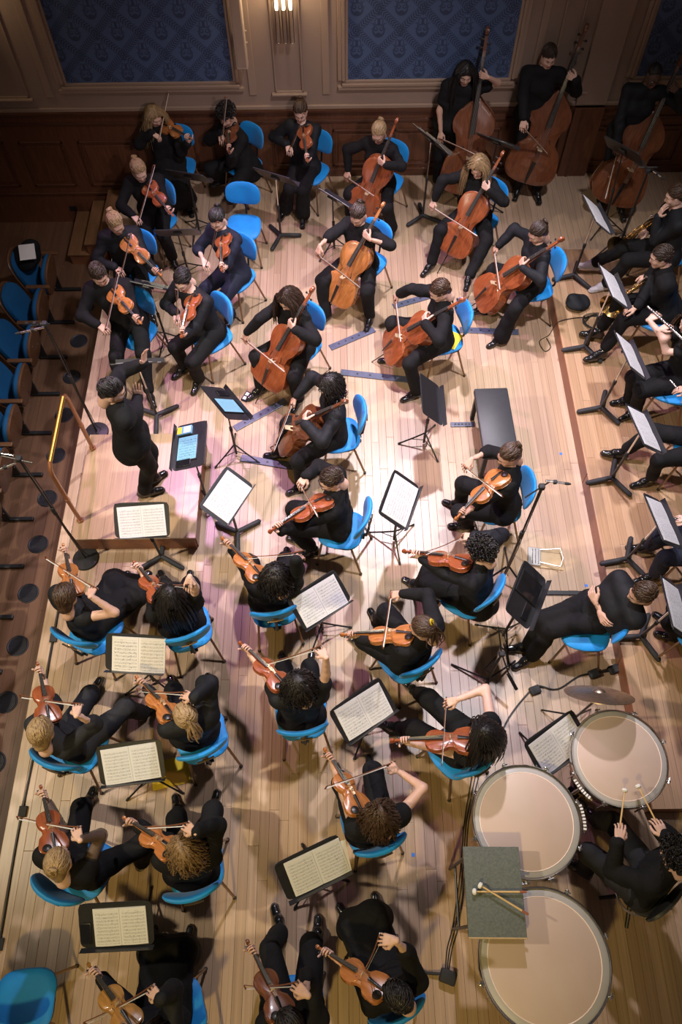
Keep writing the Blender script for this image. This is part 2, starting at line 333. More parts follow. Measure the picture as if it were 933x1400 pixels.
# ------------------------------------------------------------------ smooth solids (distance field + surface nets)
def smin(a, b, k):
    h = np.maximum(k-np.abs(a-b), 0)/k; return np.minimum(a, b)-h*h*k*.25
class Field:
    def __init__(s, lo, hi, h):
        s.h = h; s.lo = np.asarray(lo, float)-2.5*h; n = np.ceil((np.asarray(hi)+2.5*h-s.lo)/h).astype(int)+1
        s.ax = [s.lo[i]+h*np.arange(n[i]) for i in range(3)]; s.f = np.full(n, .3, np.float32)
    def _sl(s, lo, hi):
        out = []
        for i in range(3):
            a = max(int(math.floor((lo[i]-s.lo[i])/s.h)), 0); b = min(int(math.ceil((hi[i]-s.lo[i])/s.h))+1, len(s.ax[i])); out.append(slice(a, max(b, a)))
        return tuple(out)
    def cone(s, a, b, r1, r2, k=.03, sub=False, flat=None):
        a = np.asarray(a, float); b = np.asarray(b, float); pad = max(r1, r2)+k+2*s.h
        sl = s._sl(np.minimum(a, b)-pad, np.maximum(a, b)+pad)
        X, Y, Z = np.meshgrid(s.ax[0][sl[0]], s.ax[1][sl[1]], s.ax[2][sl[2]], indexing='ij')
        if X.size == 0: return s
        ab = b-a; L2 = ab@ab+1e-12; px, py, pz = X-a[0], Y-a[1], Z-a[2]
        t = np.clip((px*ab[0]+py*ab[1]+pz*ab[2])/L2, 0, 1); qx, qy, qz = px-t*ab[0], py-t*ab[1], pz-t*ab[2]
        if flat is not None:   # squash along a unit direction (direction, factor)
            n, q = flat; dn = qx*n[0]+qy*n[1]+qz*n[2]; e = (1/q-1)*dn; qx = qx+e*n[0]; qy = qy+e*n[1]; qz = qz+e*n[2]
        d = np.sqrt(qx*qx+qy*qy+qz*qz)-(r1+(r2-r1)*t)
        s._mix(sl, d, k, sub); return s
    def _mix(s, sl, d, k, sub):
        if sub: s.f[sl] = -smin(-s.f[sl], d, k)
        else: s.f[sl] = smin(s.f[sl], d, k)
    def ell(s, c, rad, k=.02, sub=False, M=None):
        c = np.asarray(c, float); rad = np.asarray(rad, float); pad = rad.max()+k+2*s.h; sl = s._sl(c-pad, c+pad)
        X, Y, Z = np.meshgrid(s.ax[0][sl[0]]-c[0], s.ax[1][sl[1]]-c[1], s.ax[2][sl[2]]-c[2], indexing='ij')
        if X.size == 0: return s
        if M is not None: X, Y, Z = (M[0][0]*X+M[1][0]*Y+M[2][0]*Z, M[0][1]*X+M[1][1]*Y+M[2][1]*Z, M[0][2]*X+M[1][2]*Y+M[2][2]*Z)
        k0 = np.sqrt((X/rad[0])**2+(Y/rad[1])**2+(Z/rad[2])**2); k1 = np.sqrt((X/rad[0]**2)**2+(Y/rad[1]**2)**2+(Z/rad[2]**2)**2)+1e-9
        s._mix(sl, (k0*(k0-1)/k1).astype(np.float32), k, sub); return s
    def ripple(s, amp, freq, seed, fold=False):
        rs = np.random.RandomState(seed); X, Y, Z = np.meshgrid(*s.ax, indexing='ij', sparse=True); t = 0
        wx = .05*np.sin(freq*.33*Z+freq*.2*Y+seed); wy = .05*np.sin(freq*.31*X-freq*.22*Z+seed*2)
        for i in range(4):
            v = rs.normal(size=3); v = v/np.linalg.norm(v)*freq*(.6+.4*i); q = v[0]*(X+wy)+v[1]*(Y+wx)+v[2]*Z+rs.rand()*6.28
            t = t+((1.2-2.4*np.abs(np.sin(q*.5)))*(.6+.4*np.sin(freq*.17*(X*v[1]-Y*v[0])/freq*3+i)) if fold else np.sin(q))/(1+.45*i)
        s.f += (amp*.5*t).astype(np.float32); return s
    def cut(s, p, n):
        "remove everything on the +n side of p"
        X, Y, Z = np.meshgrid(*s.ax, indexing='ij', sparse=True); d = -((X-p[0])*n[0]+(Y-p[1])*n[1]+(Z-p[2])*n[2]); s.f = np.maximum(s.f, -d).astype(np.float32); return s
    def mesh(s):
        f = s.f; f[0] = f[-1] = .1; f[:, 0] = f[:, -1] = .1; f[:, :, 0] = f[:, :, -1] = .1
        g = f < 0; c = g.astype(np.int8)
        n = c[:-1, :-1, :-1]+c[1:, :-1, :-1]+c[:-1, 1:, :-1]+c[1:, 1:, :-1]+c[:-1, :-1, 1:]+c[1:, :-1, 1:]+c[:-1, 1:, 1:]+c[1:, 1:, 1:]
        act = (n > 0) & (n < 8); I = np.argwhere(act); idm = np.full(act.shape, -1, np.int64); idm[act] = np.arange(len(I))
        acc = np.zeros((len(I), 3)); cnt = np.zeros(len(I)); co = [np.array(q) for q in ((0, 0, 0), (1, 0, 0), (0, 1, 0), (1, 1, 0), (0, 0, 1), (1, 0, 1), (0, 1, 1), (1, 1, 1))]
        cv = [f[tuple((I+q).T)] for q in co]
        for a, b in ((0, 1), (2, 3), (4, 5), (6, 7), (0, 2), (1, 3), (4, 6), (5, 7), (0, 4), (1, 5), (2, 6), (3, 7)):
            m = (cv[a] < 0) != (cv[b] < 0); t = np.where(m, cv[a]/(cv[a]-cv[b]+1e-20), 0)
            acc += m[:, None]*(co[a]+t[:, None]*(co[b]-co[a])); cnt += m
        V = s.lo+s.h*(I+acc/cnt[:, None]); Q = []
        for ax in range(3):
            sh = [slice(None)]*3; s0 = list(sh); s1 = list(sh); s0[ax] = slice(0, -1); s1[ax] = slice(1, None)
            e = np.argwhere(g[tuple(s0)] != g[tuple(s1)]); u, w = (ax+1) % 3, (ax+2) % 3
            if len(e) == 0: continue
            du = np.zeros(3, int); dw = np.zeros(3, int); du[u] = 1; dw[w] = 1
            q = np.stack([idm[tuple((e-du-dw).T)], idm[tuple((e-dw).T)], idm[tuple(e.T)], idm[tuple((e-du).T)]], 1)
            fl = ~g[tuple(e.T)]; q[fl] = q[fl][:, ::-1]; Q.append(q)
        return V, np.concatenate(Q)

# ------------------------------------------------------------------ people: shared hand, head and shoe shapes
def rot_y(v, a): c, s_ = math.cos(a), math.sin(a); return np.array([v[0]*c+v[2]*s_, v[1], -v[0]*s_+v[2]*c])
def make_hand(curl, thumb, spread=0.):
    F = Field((-.03, -.07, -.11), (.20, .08, .05), .0053); k = .007
    F.cone((-.008, 0, 0), (.02, 0, 0), .024, .024, k, flat=((0, 0, 1), .8))
    ys = (.0315, .0105, -.0105, -.0305); ln = (.074, .083, .076, .060)
    for i, y in enumerate(ys):
        F.cone((.012, y*.50, 0), (.086-.004*abs(i-1), y, .002), .0155, .0108, k)
        p = np.array([.086-.004*abs(i-1), y, .002]); a = 0; r = .0088 if i < 3 else .0078
        for j, fr in enumerate((.45, .30, .25)):
            a += R(curl[j]*(1+.06*i)); d = rot_y(np.array([1, 0, 0.]), a); d[1] += (1.5-i)*spread; q = p+d*ln[i]*fr; F.cone(p, q, r, r-.0008, .003); p = q; r -= .0008
    p = np.array([.022, .024, -.004])
    for j, (l, rr) in enumerate(((.042, .0145), (.034, .0118), (.026, .0105))):
        d = np.array(thumb[j], float); d /= np.linalg.norm(d); q = p+d*l; F.cone(p, q, rr, rr-.0015, .007); p = q
    return F.mesh()
HANDS = {'bow': make_hand((14, 30, 24), ((.7, .6, -.35), (.9, .1, -.5), (.9, -.3, -.35)), .07),
         'neck': make_hand((30, 52, 45), ((.6, .6, -.6), (.6, .1, -.8), (.6, -.1, -.8))),
         'relax': make_hand((22, 28, 18), ((.75, .65, -.2), (.95, .35, -.2), (1, .1, -.2))),
         'open': make_hand((6, 12, 8), ((.6, .8, -.1), (.8, .6, -.1), (.9, .4, -.1)), .10)}
def make_head(male):
    F = Field((-.11, -.13, -.19), (.11, .14, .13), .0098); j = 1.08 if male else 1.
    F.ell((0, -.014, .022), (.0745, .094, .088)).ell((0, .028, -.022), (.064, .066, .082), .03)
    F.cone((0, .04, -.05), (0, .062, -.100), .052*j, .026*j, .03)
    for s_ in (-1, 1):
        F.cone((s_*.055, -.002, -.055), (s_*.018, .062, -.098), .026*j, .022*j, .025)
        F.ell((s_*.040, .068, -.032), (.022, .020, .020), .02)                      # cheek
        F.ell((s_*.031, .102, -.004), (.018, .016, .013), .012, sub=True)           # eye socket
        F.cone((s_*.012, .088, .017), (s_*.046, .078, .016), .010, .008, .012)      # brow ridge
        F.ell((s_*.077, -.004, -.014), (.009, .020, .031), .006)                    # ear
    F.cone((0, .086, .006), (0, .106, -.034), .009, .0125, .009); F.cone((-.011, .098, -.036), (.011, .098, -.036), .008, .008, .008)
    F.ell((0, .090, -.066), (.021, .010, .006), .006).ell((0, .087, -.076), (.018, .010, .006), .006)
    F.cone((0, -.022, -.06), (0, -.045, -.175), .050*j, .056*j, .035)
    V, Q = F.mesh(); c = V[Q].mean(1); mi = np.zeros(len(Q), int)
    mi[(np.abs(c[:, 0]) < .022) & (c[:, 1] > .082) & (np.abs(c[:, 2]+.071) < .011)] = 1
    def ball(cx, cy, cz, r, n=8):
        vs = [(cx+r*math.sin(math.pi*i/5)*math.cos(2*math.pi*k/n), cy+r*math.sin(math.pi*i/5)*math.sin(2*math.pi*k/n), cz+r*math.cos(math.pi*i/5)) for i in range(6) for k in range(n)]
        return np.array(vs), np.array([(i*n+k, (i+1)*n+k, (i+1)*n+(k+1) % n, i*n+(k+1) % n) for i in range(5) for k in range(n)])
    for s_ in (-1, 1):
        for (y, r, m) in ((.0775, .0125, 2), (.0845, .0064, 3)):
            bv, bq = ball(s_*.031, y, -.004, r); Q = np.concatenate([Q, bq+len(V)]); V = np.concatenate([V, bv]); mi = np.concatenate([mi, np.full(len(bq), m)])
        bv = []                                                                     # eyebrow
        for t in range(6):
            x = s_*(.014+.034*t/5); z = .020+.006*math.sin(math.pi*t/5*.8); y = .098-.016*(t/5)**2
            for a in range(4): bv.append((x, y+.004*math.cos(a*math.pi/2), z+.0042*math.sin(a*math.pi/2)))
        bq = np.array([(i*4+a, i*4+(a+1) % 4, (i+1)*4+(a+1) % 4, (i+1)*4+a) for i in range(5) for a in range(4)])
        if s_ > 0: bq = bq[:, ::-1]
        Q = np.concatenate([Q, bq+len(V)]); V = np.concatenate([V, np.array(bv)]); mi = np.concatenate([mi, np.full(len(bq), 4)])
    return V, Q, mi
HEADS = {0: make_head(0), 1: make_head(1)}
def shoe_mesh(m):
    F = Field((-.09, -.06, -.08), (.22, .06, .10), .0095)
    F.cone((-.045, 0, -.045), (.06, 0, -.045), .034, .040, .03); F.cone((.06, .004, -.048), (.165, .008, -.055), .042, .030, .03, flat=((0, 0, 1), .72))
    F.cone((-.035, 0, -.03), (-.02, 0, .03), .040, .038, .03); F.cone((-.01, 0, .015), (.07, 0, -.02), .036, .034, .03)
    F.cone((-.045, 0, -.074), (.165, .006, -.074), .036, .040, .01, flat=((0, 0, 1), .3)); F.cut((0, 0, -.083), (0, 0, -1))
    V, Q = F.mesh(); return np_mesh('shoe', V, [Q], [m])
SHOES = {c: shoe_mesh('shoe_'+c) for c in ('black', 'white')}
def lace_mesh():
    b = MB()
    for i in range(4): b.tube([(.012+.022*i, -.022, .044-.011*i), (.016+.022*i, 0, .053-.012*i), (.012+.022*i, .022, .044-.011*i)], .003, 5)
    return b
LACE = {c: lace_mesh().mesh('laces', 'shoe_white' if c == 'white' else 'cable_black', True) for c in ('black', 'white')}
def sock_mesh(c): return MB().tube([(0, 0, .02), (0, 0, .07), (-.004, 0, .13), (-.008, 0, .17)], [.041, .038, .040, .043], 12).mesh('sock', 'sock_'+c, True)
SOCKS = {c: sock_mesh(c) for c in ('black', 'pink', 'red', 'blue', 'teal', 'yellow', 'grey')}
def glasses_mesh():
    b = MB()
    for s_ in (-1, 1):
        b.tube([(s_*.033+.021*math.cos(a*math.pi/6), .107-.008*abs(math.cos(a*math.pi/6))*0, -.006+.017*math.sin(a*math.pi/6)) for a in range(13)], .0022, 5, False)
        b.tube([(s_*.054, .105, -.002), (s_*.074, .07, -.002), (s_*.083, .0, -.004)], .002, 5)
    b.tube([(-.013, .108, 0), (0, .111, .002), (.013, .108, 0)], .0022, 5); return b.mesh('glasses', 'black_metal', True)
GLASSES = glasses_mesh()

def locks_mesh(paths, radii, sides=5):
    "paths (n,s,3), radii (n,s) -> tapered tubes, vectorised"
    n, s_, _ = paths.shape; t = np.gradient(paths, axis=1); t /= np.linalg.norm(t, axis=2, keepdims=True)+1e-9
    ref = np.where(np.abs(t[..., 2:3]) < .9, np.array([0, 0, 1.]), np.array([1., 0, 0])); a = np.cross(t, ref); a /= np.linalg.norm(a, axis=2, keepdims=True)+1e-9; b = np.cross(a, t)
    an = np.arange(sides)*2*math.pi/sides
    V = paths[:, :, None, :]+radii[:, :, None, None]*(np.cos(an)[None, None, :, None]*a[:, :, None, :]+np.sin(an)[None, None, :, None]*b[:, :, None, :])
    V = V.reshape(-1, 3); i = np.arange(n)[:, None, None]; j = np.arange(s_-1)[None, :, None]; k = np.arange(sides)[None, None, :]
    q = lambda jj, kk: (i*s_+jj)*sides+kk
    Q = np.stack([q(j, k), q(j, (k+1) % sides), q(j+1, (k+1) % sides), q(j+1, k)], -1).reshape(-1, 4); return V, Q

def make_hair(p, HM, seed):
    "p = person row, HM = 4x4 head matrix (x right, y face, z up); returns V, Q in world space"
    rs = np.random.RandomState(seed); st = p['hair']; Rm = np.array(HM.to_3x3()); T = np.array(HM.translation)
    toW = lambda X: X@Rm.T+T
    big = {'short': 1.0, 'short2': 1.03, 'buzz': .94, 'bun': .99, 'pony': 1.0, 'long': 1.03, 'curlyshort': 1.06, 'curlylong': 1.06}[st]
    F = Field((-.13, -.17, -.15), (.13, .13, .16), .013)
    F.ell((0, -.022, .027), (.083*big, .103*big, .096*big)); F.cone((0, -.055, .0), (0, -.07, -.065), .062, .045 if st in('short', 'buzz', 'bun', 'pony') else .06, .03)
    F.ell((0, .118, -.060), (.078, .078, .112), .015, sub=True)
    if st in ('short', 'buzz', 'bun', 'pony', 'curlyshort'):
        for s_ in (-1, 1): F.ell((s_*.10, .012, -.055), (.045, .055, .055), .012, sub=True)
    F.cut((0, 0, -.10), (0, 0, -1)); F.ripple(.0045 if 'curly' not in st else .012, 150 if 'curly' not in st else 90, seed)
    V, Q = F.mesh(); V = toW(V); Vs = [V]; Qs = [Q]; off = len(V)
    def scalp(n, lo=-.35):
        th = rs.uniform(0, 2*math.pi, n); z = rs.uniform(lo, 1, n); r = np.sqrt(np.maximum(1-z*z, 0)); d = np.stack([r*np.cos(th), r*np.sin(th), z], 1)
        ok = ~((d[:, 1] > .45) & (d[:, 2] < .35)); return d[ok]
    rad = np.array([.084, .104, .097])*big; cen = np.array([0, -.022, .027])
    def emit(paths, radii):
        nonlocal off
        v, q = locks_mesh(paths, radii, 3 if st == 'long' else 4); Vs.append(v); Qs.append(q+off); off += len(v)
    S_ = 7; tt = np.linspace(0, 1, S_)
    torso = [(np.array(p['pel']), np.array(p['nb'])-np.array(p['s'])*.03, .135), (np.array(p['shL']), np.array(p['shR']), .085)]
    def push(X):
        for (a, b, r) in torso:
            ab = b-a; t = np.clip(((X-a)@ab)/(ab@ab), 0, 1); d = X-(a+t[..., None]*ab); m = np.linalg.norm(d, axis=-1, keepdims=True)+1e-9; X = np.where(m < r, a+t[..., None]*ab+d/m*r, X)
        L_ = (X-T)@Rm-cen; m = np.linalg.norm(L_/rad, axis=-1, keepdims=True)+1e-9; L_ = np.where(m < 1., L_/m, L_); return (L_+cen)@Rm.T+T
    if st in ('short', 'short2', 'buzz', 'bun', 'pony'):
        d = scalp(240 if st != 'buzz' else 60, -.1 if st in('bun', 'pony') else -.25); n = len(d)
        flow = np.array([0, -1, .15]) if st in ('bun', 'pony') else np.array([.55, .55, -.1]) if st == 'short' else np.array([.2, -.6, -.5])
        ln = {'short': .055, 'short2': .10, 'buzz': .015, 'bun': .10, 'pony': .10}[st]
        P_ = cen+d[:, None, :]*rad*.97+tt[None, :, None]*ln*(flow+rs.normal(0, .18, (n, 1, 3))); m = np.linalg.norm((P_-cen)/rad, axis=2, keepdims=True); P_ = cen+(P_-cen)/m*(1.0+.035*np.sin(math.pi*tt))[None, :, None]
        r = (.0066*(1-.55*tt))[None, :]*rs.uniform(.8, 1.25, (n, 1)); emit(toW(P_), r)
    if st == 'bun':
        c = np.array([0, -.105, .075]); n = 26; a0 = rs.uniform(0, 6.28, n); tl = rs.uniform(-.6, .6, (n, 2))
        an = a0[:, None]+tt[None, :]*4.2; rr = rs.uniform(.014, .034, n)[:, None]; B_ = np.stack([rr*np.cos(an), -.012+tl[:, :1]*.02+0*an, rr*np.sin(an)], 2); B_[:, :, 1] += tl[:, 1:]*.012*np.sin(an*2)
        emit(toW(c+B_), np.full((n, S_), .0105)*(1-.3*tt)[None, :])
    if st == 'pony':
        n = 46; root = np.array([0, -.118, .045]); X = toW(root[None]+rs.normal(0, .010, (n, 3))); back = -np.array(p['f']); dn = np.array([0, 0, -1.])
        P_ = X[:, None, :]+tt[None, :, None]**1.2*.24*dn+np.sin(tt*1.6)[None, :, None]*.05*back+(rs.normal(0, .03, (n, 1, 3))*np.array([1, 1, .3]))*np.sin(tt*2.4)[None, :, None]
        emit(push(P_), (.010*(1-.7*tt))[None, :]*rs.uniform(.7, 1.2, (n, 1)))
        b = MB().tube([toW(root[None]+np.array([[.016*math.cos(a), -.004, .016*math.sin(a)]]))[0] for a in np.linspace(0, 6.28, 9)], .006, 5)
        q = np.array([f for f in b.f if len(f) == 4]); Vs.append(np.array([list(v) for v in b.v])); Qs.append(q+off); off += len(b.v)
    if st in ('long', 'curlylong'):
        n0 = 520 if st == 'long' else 360; d = scalp(n0, -.1); n = len(d); d = d[np.argsort(d[:, 2])]
        X0 = cen+d*rad*1.0; S_ = 8; tt = np.linspace(0, 1, S_)
        Ln = rs.uniform(.26, .40, (n, 1)) if st == 'long' else rs.uniform(.14, .27, (n, 1))
        out = d*np.array([1, 1, 0]); out /= np.linalg.norm(out, axis=1, keepdims=True)+1e-6; out[:, 1] -= .45; fr = d[:, 1] > .15; out[fr, 0] += np.where(d[fr, 0] >= 0, .8, -.8)
        W0 = toW(X0); oW = out@Rm.T; oW[:, 2] *= .2; P_ = np.zeros((n, S_, 3)); P_[:, 0] = W0; v = oW*.9+np.array([0, 0, -.25]); step = Ln/(S_-1)
        for s_ in range(1, S_):
            v = v*.62+np.array([0, 0, -.55]); v /= np.linalg.norm(v, axis=1, keepdims=True); q = push(P_[:, s_-1]+v*step*1.15)
            l = (q-T)@Rm; c = (l[:, 1] > .02) & (np.abs(l[:, 0]) < .082) & (l[:, 2] < .062); l[c, 0] = np.where(l[c, 0] >= 0, .084, -.084); l[c, 1] = np.minimum(l[c, 1], .055); P_[:, s_] = l@Rm.T+T
        if st == 'curlylong':
            ph = rs.uniform(0, 6.28, (n, 1)); w = tt[None, :]*rs.uniform(14, 22, (n, 1))+ph; am = .013*np.minimum(1, tt*4)[None, :]
            P_ = P_+np.stack([am*np.cos(w), am*np.sin(w), am*.4*np.cos(w*1.3)], 2)
        emit(P_, ((.0056 if st == 'long' else .0066)*(1-.62*tt**1.5))[None, :]*rs.uniform(.7, 1.3, (n, 1)))
    if st == 'curlyshort':
        d = scalp(330, -.15); n = len(d); S_ = 7; tt = np.linspace(0, 1, S_); X0 = cen+d*rad*.97; ph = rs.uniform(0, 6.28, (n, 1)); w = tt[None, :]*9+ph; am = .011
        a = np.cross(d, np.array([.3, .2, .9])); a /= np.linalg.norm(a, axis=1, keepdims=True); b = np.cross(d, a)
        P_ = X0[:, None]+d[:, None]*(tt*.042)[None, :, None]+am*(np.cos(w)[..., None]*a[:, None]+np.sin(w)[..., None]*b[:, None]); emit(toW(P_), np.full((n, S_), .0075)*(1-.4*tt)[None])
    return np.concatenate(Vs), np.concatenate(Qs)

def make_person(p, i):
    A = lambda k: np.array(p[k], float)
    pel, nb, head, f, s_ = A('pel'), A('nb'), A('head'), A('f'), A('s'); male = p.get('male', 0); z0 = p['z0']
    shL, shR, eL, eR, wL, wR = A('shL'), A('shR'), A('eL'), A('eR'), np.array(p['hL']['w']), np.array(p['hR']['w'])
    rt = np.cross(f, (0, 0, 1.)); hL, hR = pel-rt*.095, pel+rt*.095; kL, kR, aL, aR = A('kL'), A('kR'), A('aL'), A('aR')
    root = empty('person', loc=(pel[0], pel[1], z0)); o0 = np.array([pel[0], pel[1], z0])
    g = 1.06 if male else 1.; ch = pel+s_*.33; nrm = np.cross(rt, s_)
    pts = np.array([pel, nb, shL, shR, eL, eR, wL, wR, kL, kR, aL, aR, hL, hR]); lo, hi = pts.min(0)-.2, pts.max(0)+.2
    skin = 'skin%d' % p.get('skin', (i*7) % 2)
    # ---- body (one surface)
    F = Field(lo, hi, .020 if p['top'] in ('bare', 'short', 'sheer') else .035)
    def torso(F, e, k=.05):
        for q in (-1, 1):
            F.cone(pel+rt*q*.055+s_*.02, ch+rt*q*.065, .090*g+e, .092*g+e, k); F.cone(ch+rt*q*.065, nb-s_*.085+rt*q*.085, .092*g+e, .062*g+e, k)
        F.cone(hL, hR, .098+e, .098+e, k); F.cone(nb-s_*.06-rt*.11, nb-s_*.06+rt*.11, .056*g+e, .056*g+e, k)
        for sh in (shL, shR): F.cone(nb-s_*.045, sh, .050+e, .054*g+e, k)
    torso(F, 0.); F.cone(nb-s_*.05, head-A('fv')*.03-s_*.05, .056, .050*g, .04)
    for sh, e, w in ((shL, eL, wL), (shR, eR, wR)): cv = .80 if p['top'] == 'long' else 1.; F.cone(sh, e, .048*g*cv, .037*g*cv, .03); F.cone(e, w, .039*g*cv, .026, .02)
    for h, k_, a in ((hL, kL, aL), (hR, kR, aR)): F.cone(h, k_, .082*g, .055, .04); F.cone(k_, a, .056, .036, .03); F.cone(a-np.array([0, 0, .03]), a+f*.10-np.array([0, 0, .055]), .034, .026, .02)
    V, Q = F.mesh(); mi = np.zeros(len(Q), int); Vs, Qs, Ms = [V], [Q], [mi]; n = len(V)
    for nm, sg in (('hL', -1), ('hR', 1)):
        h = p[nm]; hv, hq = HANDS[h['g']]; x = np.array(h['x']); z = np.array(h['z']); z = z-x*(z@x); z /= np.linalg.norm(z); y = np.cross(z, x)
        sc = 1.0 if male else .92
        Vs.append(np.array(h['w'])+sc*(hv[:, :1]*x+sg*hv[:, 1:2]*y+hv[:, 2:]*z)); Qs.append((hq if sg > 0 else hq[:, ::-1])+n); Ms.append(np.zeros(len(hq), int)); n += len(hv)
    fv = A('fv'); up = s_*.35+np.array([0, 0, 1.]); up = up-fv*(up@fv); up /= np.linalg.norm(up); rx = np.cross(fv, up)
    HM = Matrix([[rx[j], fv[j], up[j], head[j]] for j in range(3)]+[[0, 0, 0, 1]])
    hv, hq, hm = HEADS[male]; Vs.append(hv@np.array(HM.to_3x3()).T+head); Qs.append(hq+n); Ms.append(hm); n += len(hv)
    obj('body', np_mesh('body', np.concatenate(Vs)-o0, [np.concatenate(Qs)], [skin, 'lip', 'eye_white', 'iris', 'hair_'+p['hc']], np.concatenate(Ms)), root)
    # ---- top
    top = p['top']; tm = {'navy': 'navy_cloth', 'grey': 'grey_cloth'}.get(p.get('topc'), ('black_cloth', 'black_cloth', 'black_satin')[i % 3])
    F = Field(lo, hi, .0145); lo_ = i % 2; torso(F, .020 if lo_ else .014)
    sl = {'long': (1, .93), 'half': (1, .22), 'short': (.55, 0), 'bare': (.10, 0), 'sheer': (.3, 0)}[top]
    for sh, e, w in ((shL, eL, wL), (shR, eR, wR)):
        F.cone(sh, sh+(e-sh)*sl[0], .066*g, .066*g+(-.008 if sl[0] == 1 else 0), .035)
        if sl[1]: F.cone(e, e+(w-e)*sl[1], .060*g, .060*g-.016*sl[1], .02)
    F.ell(pel+s_*.02, (.16, .16, .10), .05) if i % 2 or p['k'] == 'C' else None
    if p['k'] in ('C', 'P2', 'V3'): F.cone(pel+s_*.1, pel-s_*.12-f*.05, .15, .17, .06)
    F.ripple(.015, 30, i, True)
    if top in ('long', 'half') and i % 2: F.cone(nb-s_*.035-rt*.03, nb-s_*.035+rt*.03, .055, .055, .02)
    V, Q = F.mesh(); nm = {'bare': 'sleeveless_top', 'short': 'short_sleeve_top', 'sheer': 'top'}.get(top, 'shirt')
    if p['k'] in ('C', 'P2', 'V3'): nm = 'jacket'
    obj(nm, np_mesh(nm, V-o0, [Q], [tm]), root)
    if top == 'sheer':
        for sh, e, w in ((shL, eL, wL), (shR, eR, wR)):
            F = Field(np.minimum(np.minimum(sh, e), w)-.1, np.maximum(np.maximum(sh, e), w)+.1, .016); F.cone(sh, e, .058, .050, .02); F.cone(e, e+(w-e)*.93, .050, .036, .02); V, Q = F.mesh()
            obj('sheer_sleeve', np_mesh('sheer_sleeve', V-o0, [Q], ['sheer_cloth']), root)
    # ---- legs
    leg = p['leg']; F = Field(lo, hi, .0162); hasock = 'sock' in p; e_ = .80 if hasock else .93
    F.cone(hL, hR, .110, .110, .05); F.cone(pel, pel+s_*.10, .105, .10, .05)
    for h, k_, a in ((hL, kL, aL), (hR, kR, aR)):
        F.cone(h, k_, .100*g, .078, .04)
        if leg == 'wide': F.cone(k_, k_+(a-k_)*.97, .074, .098, .03)
        elif leg == 'trousers': F.cone(k_, k_+(a-k_)*e_, .076, .064, .03)
        else: F.cone(k_, k_+(a-k_)*.75, .085, .11, .05)
    if leg == 'skirt':
        km, am = (kL+kR)/2, (aL+aR)/2
        for q in (-.5, 0, .5):
            o_ = (kR-kL)*.5*q; F.cone(pel+o_*.4, km+o_*1.6, .11, .085, .06); F.cone(km+o_*1.6, km+o_*1.8+(am-km)*.72, .09, .11, .06)
    F.ripple(.014 if leg != 'skirt' else .022, 24, i+50, True); V, Q = F.mesh(); nm = 'skirt' if leg == 'skirt' else 'trousers'
    obj(nm, np_mesh(nm, V-o0, [Q], ['grey_cloth' if p['k'] in ('W6', 'T') else 'navy_cloth' if p['k'] in ('P7', 'F3') else 'black_cloth']), root)
    # ---- shoes and socks
    sc = p.get('shoe', 'black')
    for a, k_, q in ((aL, kL, -1), (aR, kR, 1)):
        d = f+rt*q*.22; d[2] = 0; d /= np.linalg.norm(d); m = frame(a-o0-np.array([0, 0, .0]), d, (0, 0, 1))
        sh = obj('shoe', SHOES[sc], root, m); obj('laces', LACE[sc], sh)
        c = p.get('sock', 'black')
        sd = k_-a; sk = obj('sock', SOCKS[c], root, frame(a-o0, np.cross(np.cross(sd, d), sd), sd))
        if c != 'black': sk['label'] = c+' sock'
    # ---- hair and what is worn on the head
    V, Q = make_hair(p, HM, i+11); obj('hair', np_mesh('hair', V-o0, [Q], ['hair_'+p['hc']]), root)
    if p.get('glasses'): obj('glasses', GLASSES, root, Matrix.Translation(-Vector(o0)) @ HM)
    if p.get('clip'):
        c = MB(); c.tube([(.02+.018*math.cos(a), -.105, .085+.05*math.sin(a)) for a in np.linspace(0, 6.28, 13)], .007, 6); c.tube([(.02, -.108, .04), (.02, -.118, .085), (.02, -.108, .13)], .004, 6)
        obj('hair_clip', c.mesh('hair_clip', 'hair_clip', True), root, Matrix.Translation(-Vector(o0)) @ HM)
    if p['k'] == 'W3': obj('hair_tie', MB().lathe([(0, .008), (.008, .004), (.009, 0), (.007, -.005), (0, -.007)], 10).mesh('hair_tie', 'pearl', True), root, Matrix.Translation(-Vector(o0)) @ HM @ Matrix.Translation((0, -.105, .085)))
    tag(root, p['lab'], 'person'); return root

# ------------------------------------------------------------------ bowed string instruments
def cat_rom(pts, n):
    P_ = [Vector((*q, 0)) for q in pts]; P_ = [P_[0]*2-P_[1]]+P_+[P_[-1]*2-P_[-2]]; out = []
    for i in range(1, len(P_)-2):
        a, b, c, d = P_[i-1:i+3]
        for k in range(n):
            t = k/n; out.append(.5*((2*b)+(c-a)*t+(2*a-5*b+4*c-d)*t*t+(3*b-a-3*c+d)*t**3))
    out.append(P_[-2]); return [(q.x, q.y) for q in out]
def outline(Ln, lb, wb, ub, slope):
    A_ = [(0, 0), (.006, .42*lb), (.045, .80*lb), (.12, .975*lb), (.20, lb), (.30, .93*lb), (.385, .84*lb)]
    B_ = [(.400, .80*lb), (.425, .70*lb), (.47, wb*1.03), (.53, wb), (.59, wb*1.05), (.640, .80*ub+.02*lb)]
    C_ = [(.655, .88*ub), (.72, .96*ub), (.79, ub), (.88, .93*ub), (.95, .70*ub), (.99, .36*ub), (1, 0)]
    if slope: C_ = [(.655, .93*ub), (.70, .99*ub), (.76, ub), (.84, .86*ub), (.91, .56*ub), (.965, .27*ub), (1, .13*ub), (1.0, 0)]
    h = [(x*Ln, w) for (x, w) in cat_rom(A_, 3)+cat_rom(B_, 3)+cat_rom(C_, 3)]
    return h+[(x, -w) for (x, w) in h[-2:0:-1]]
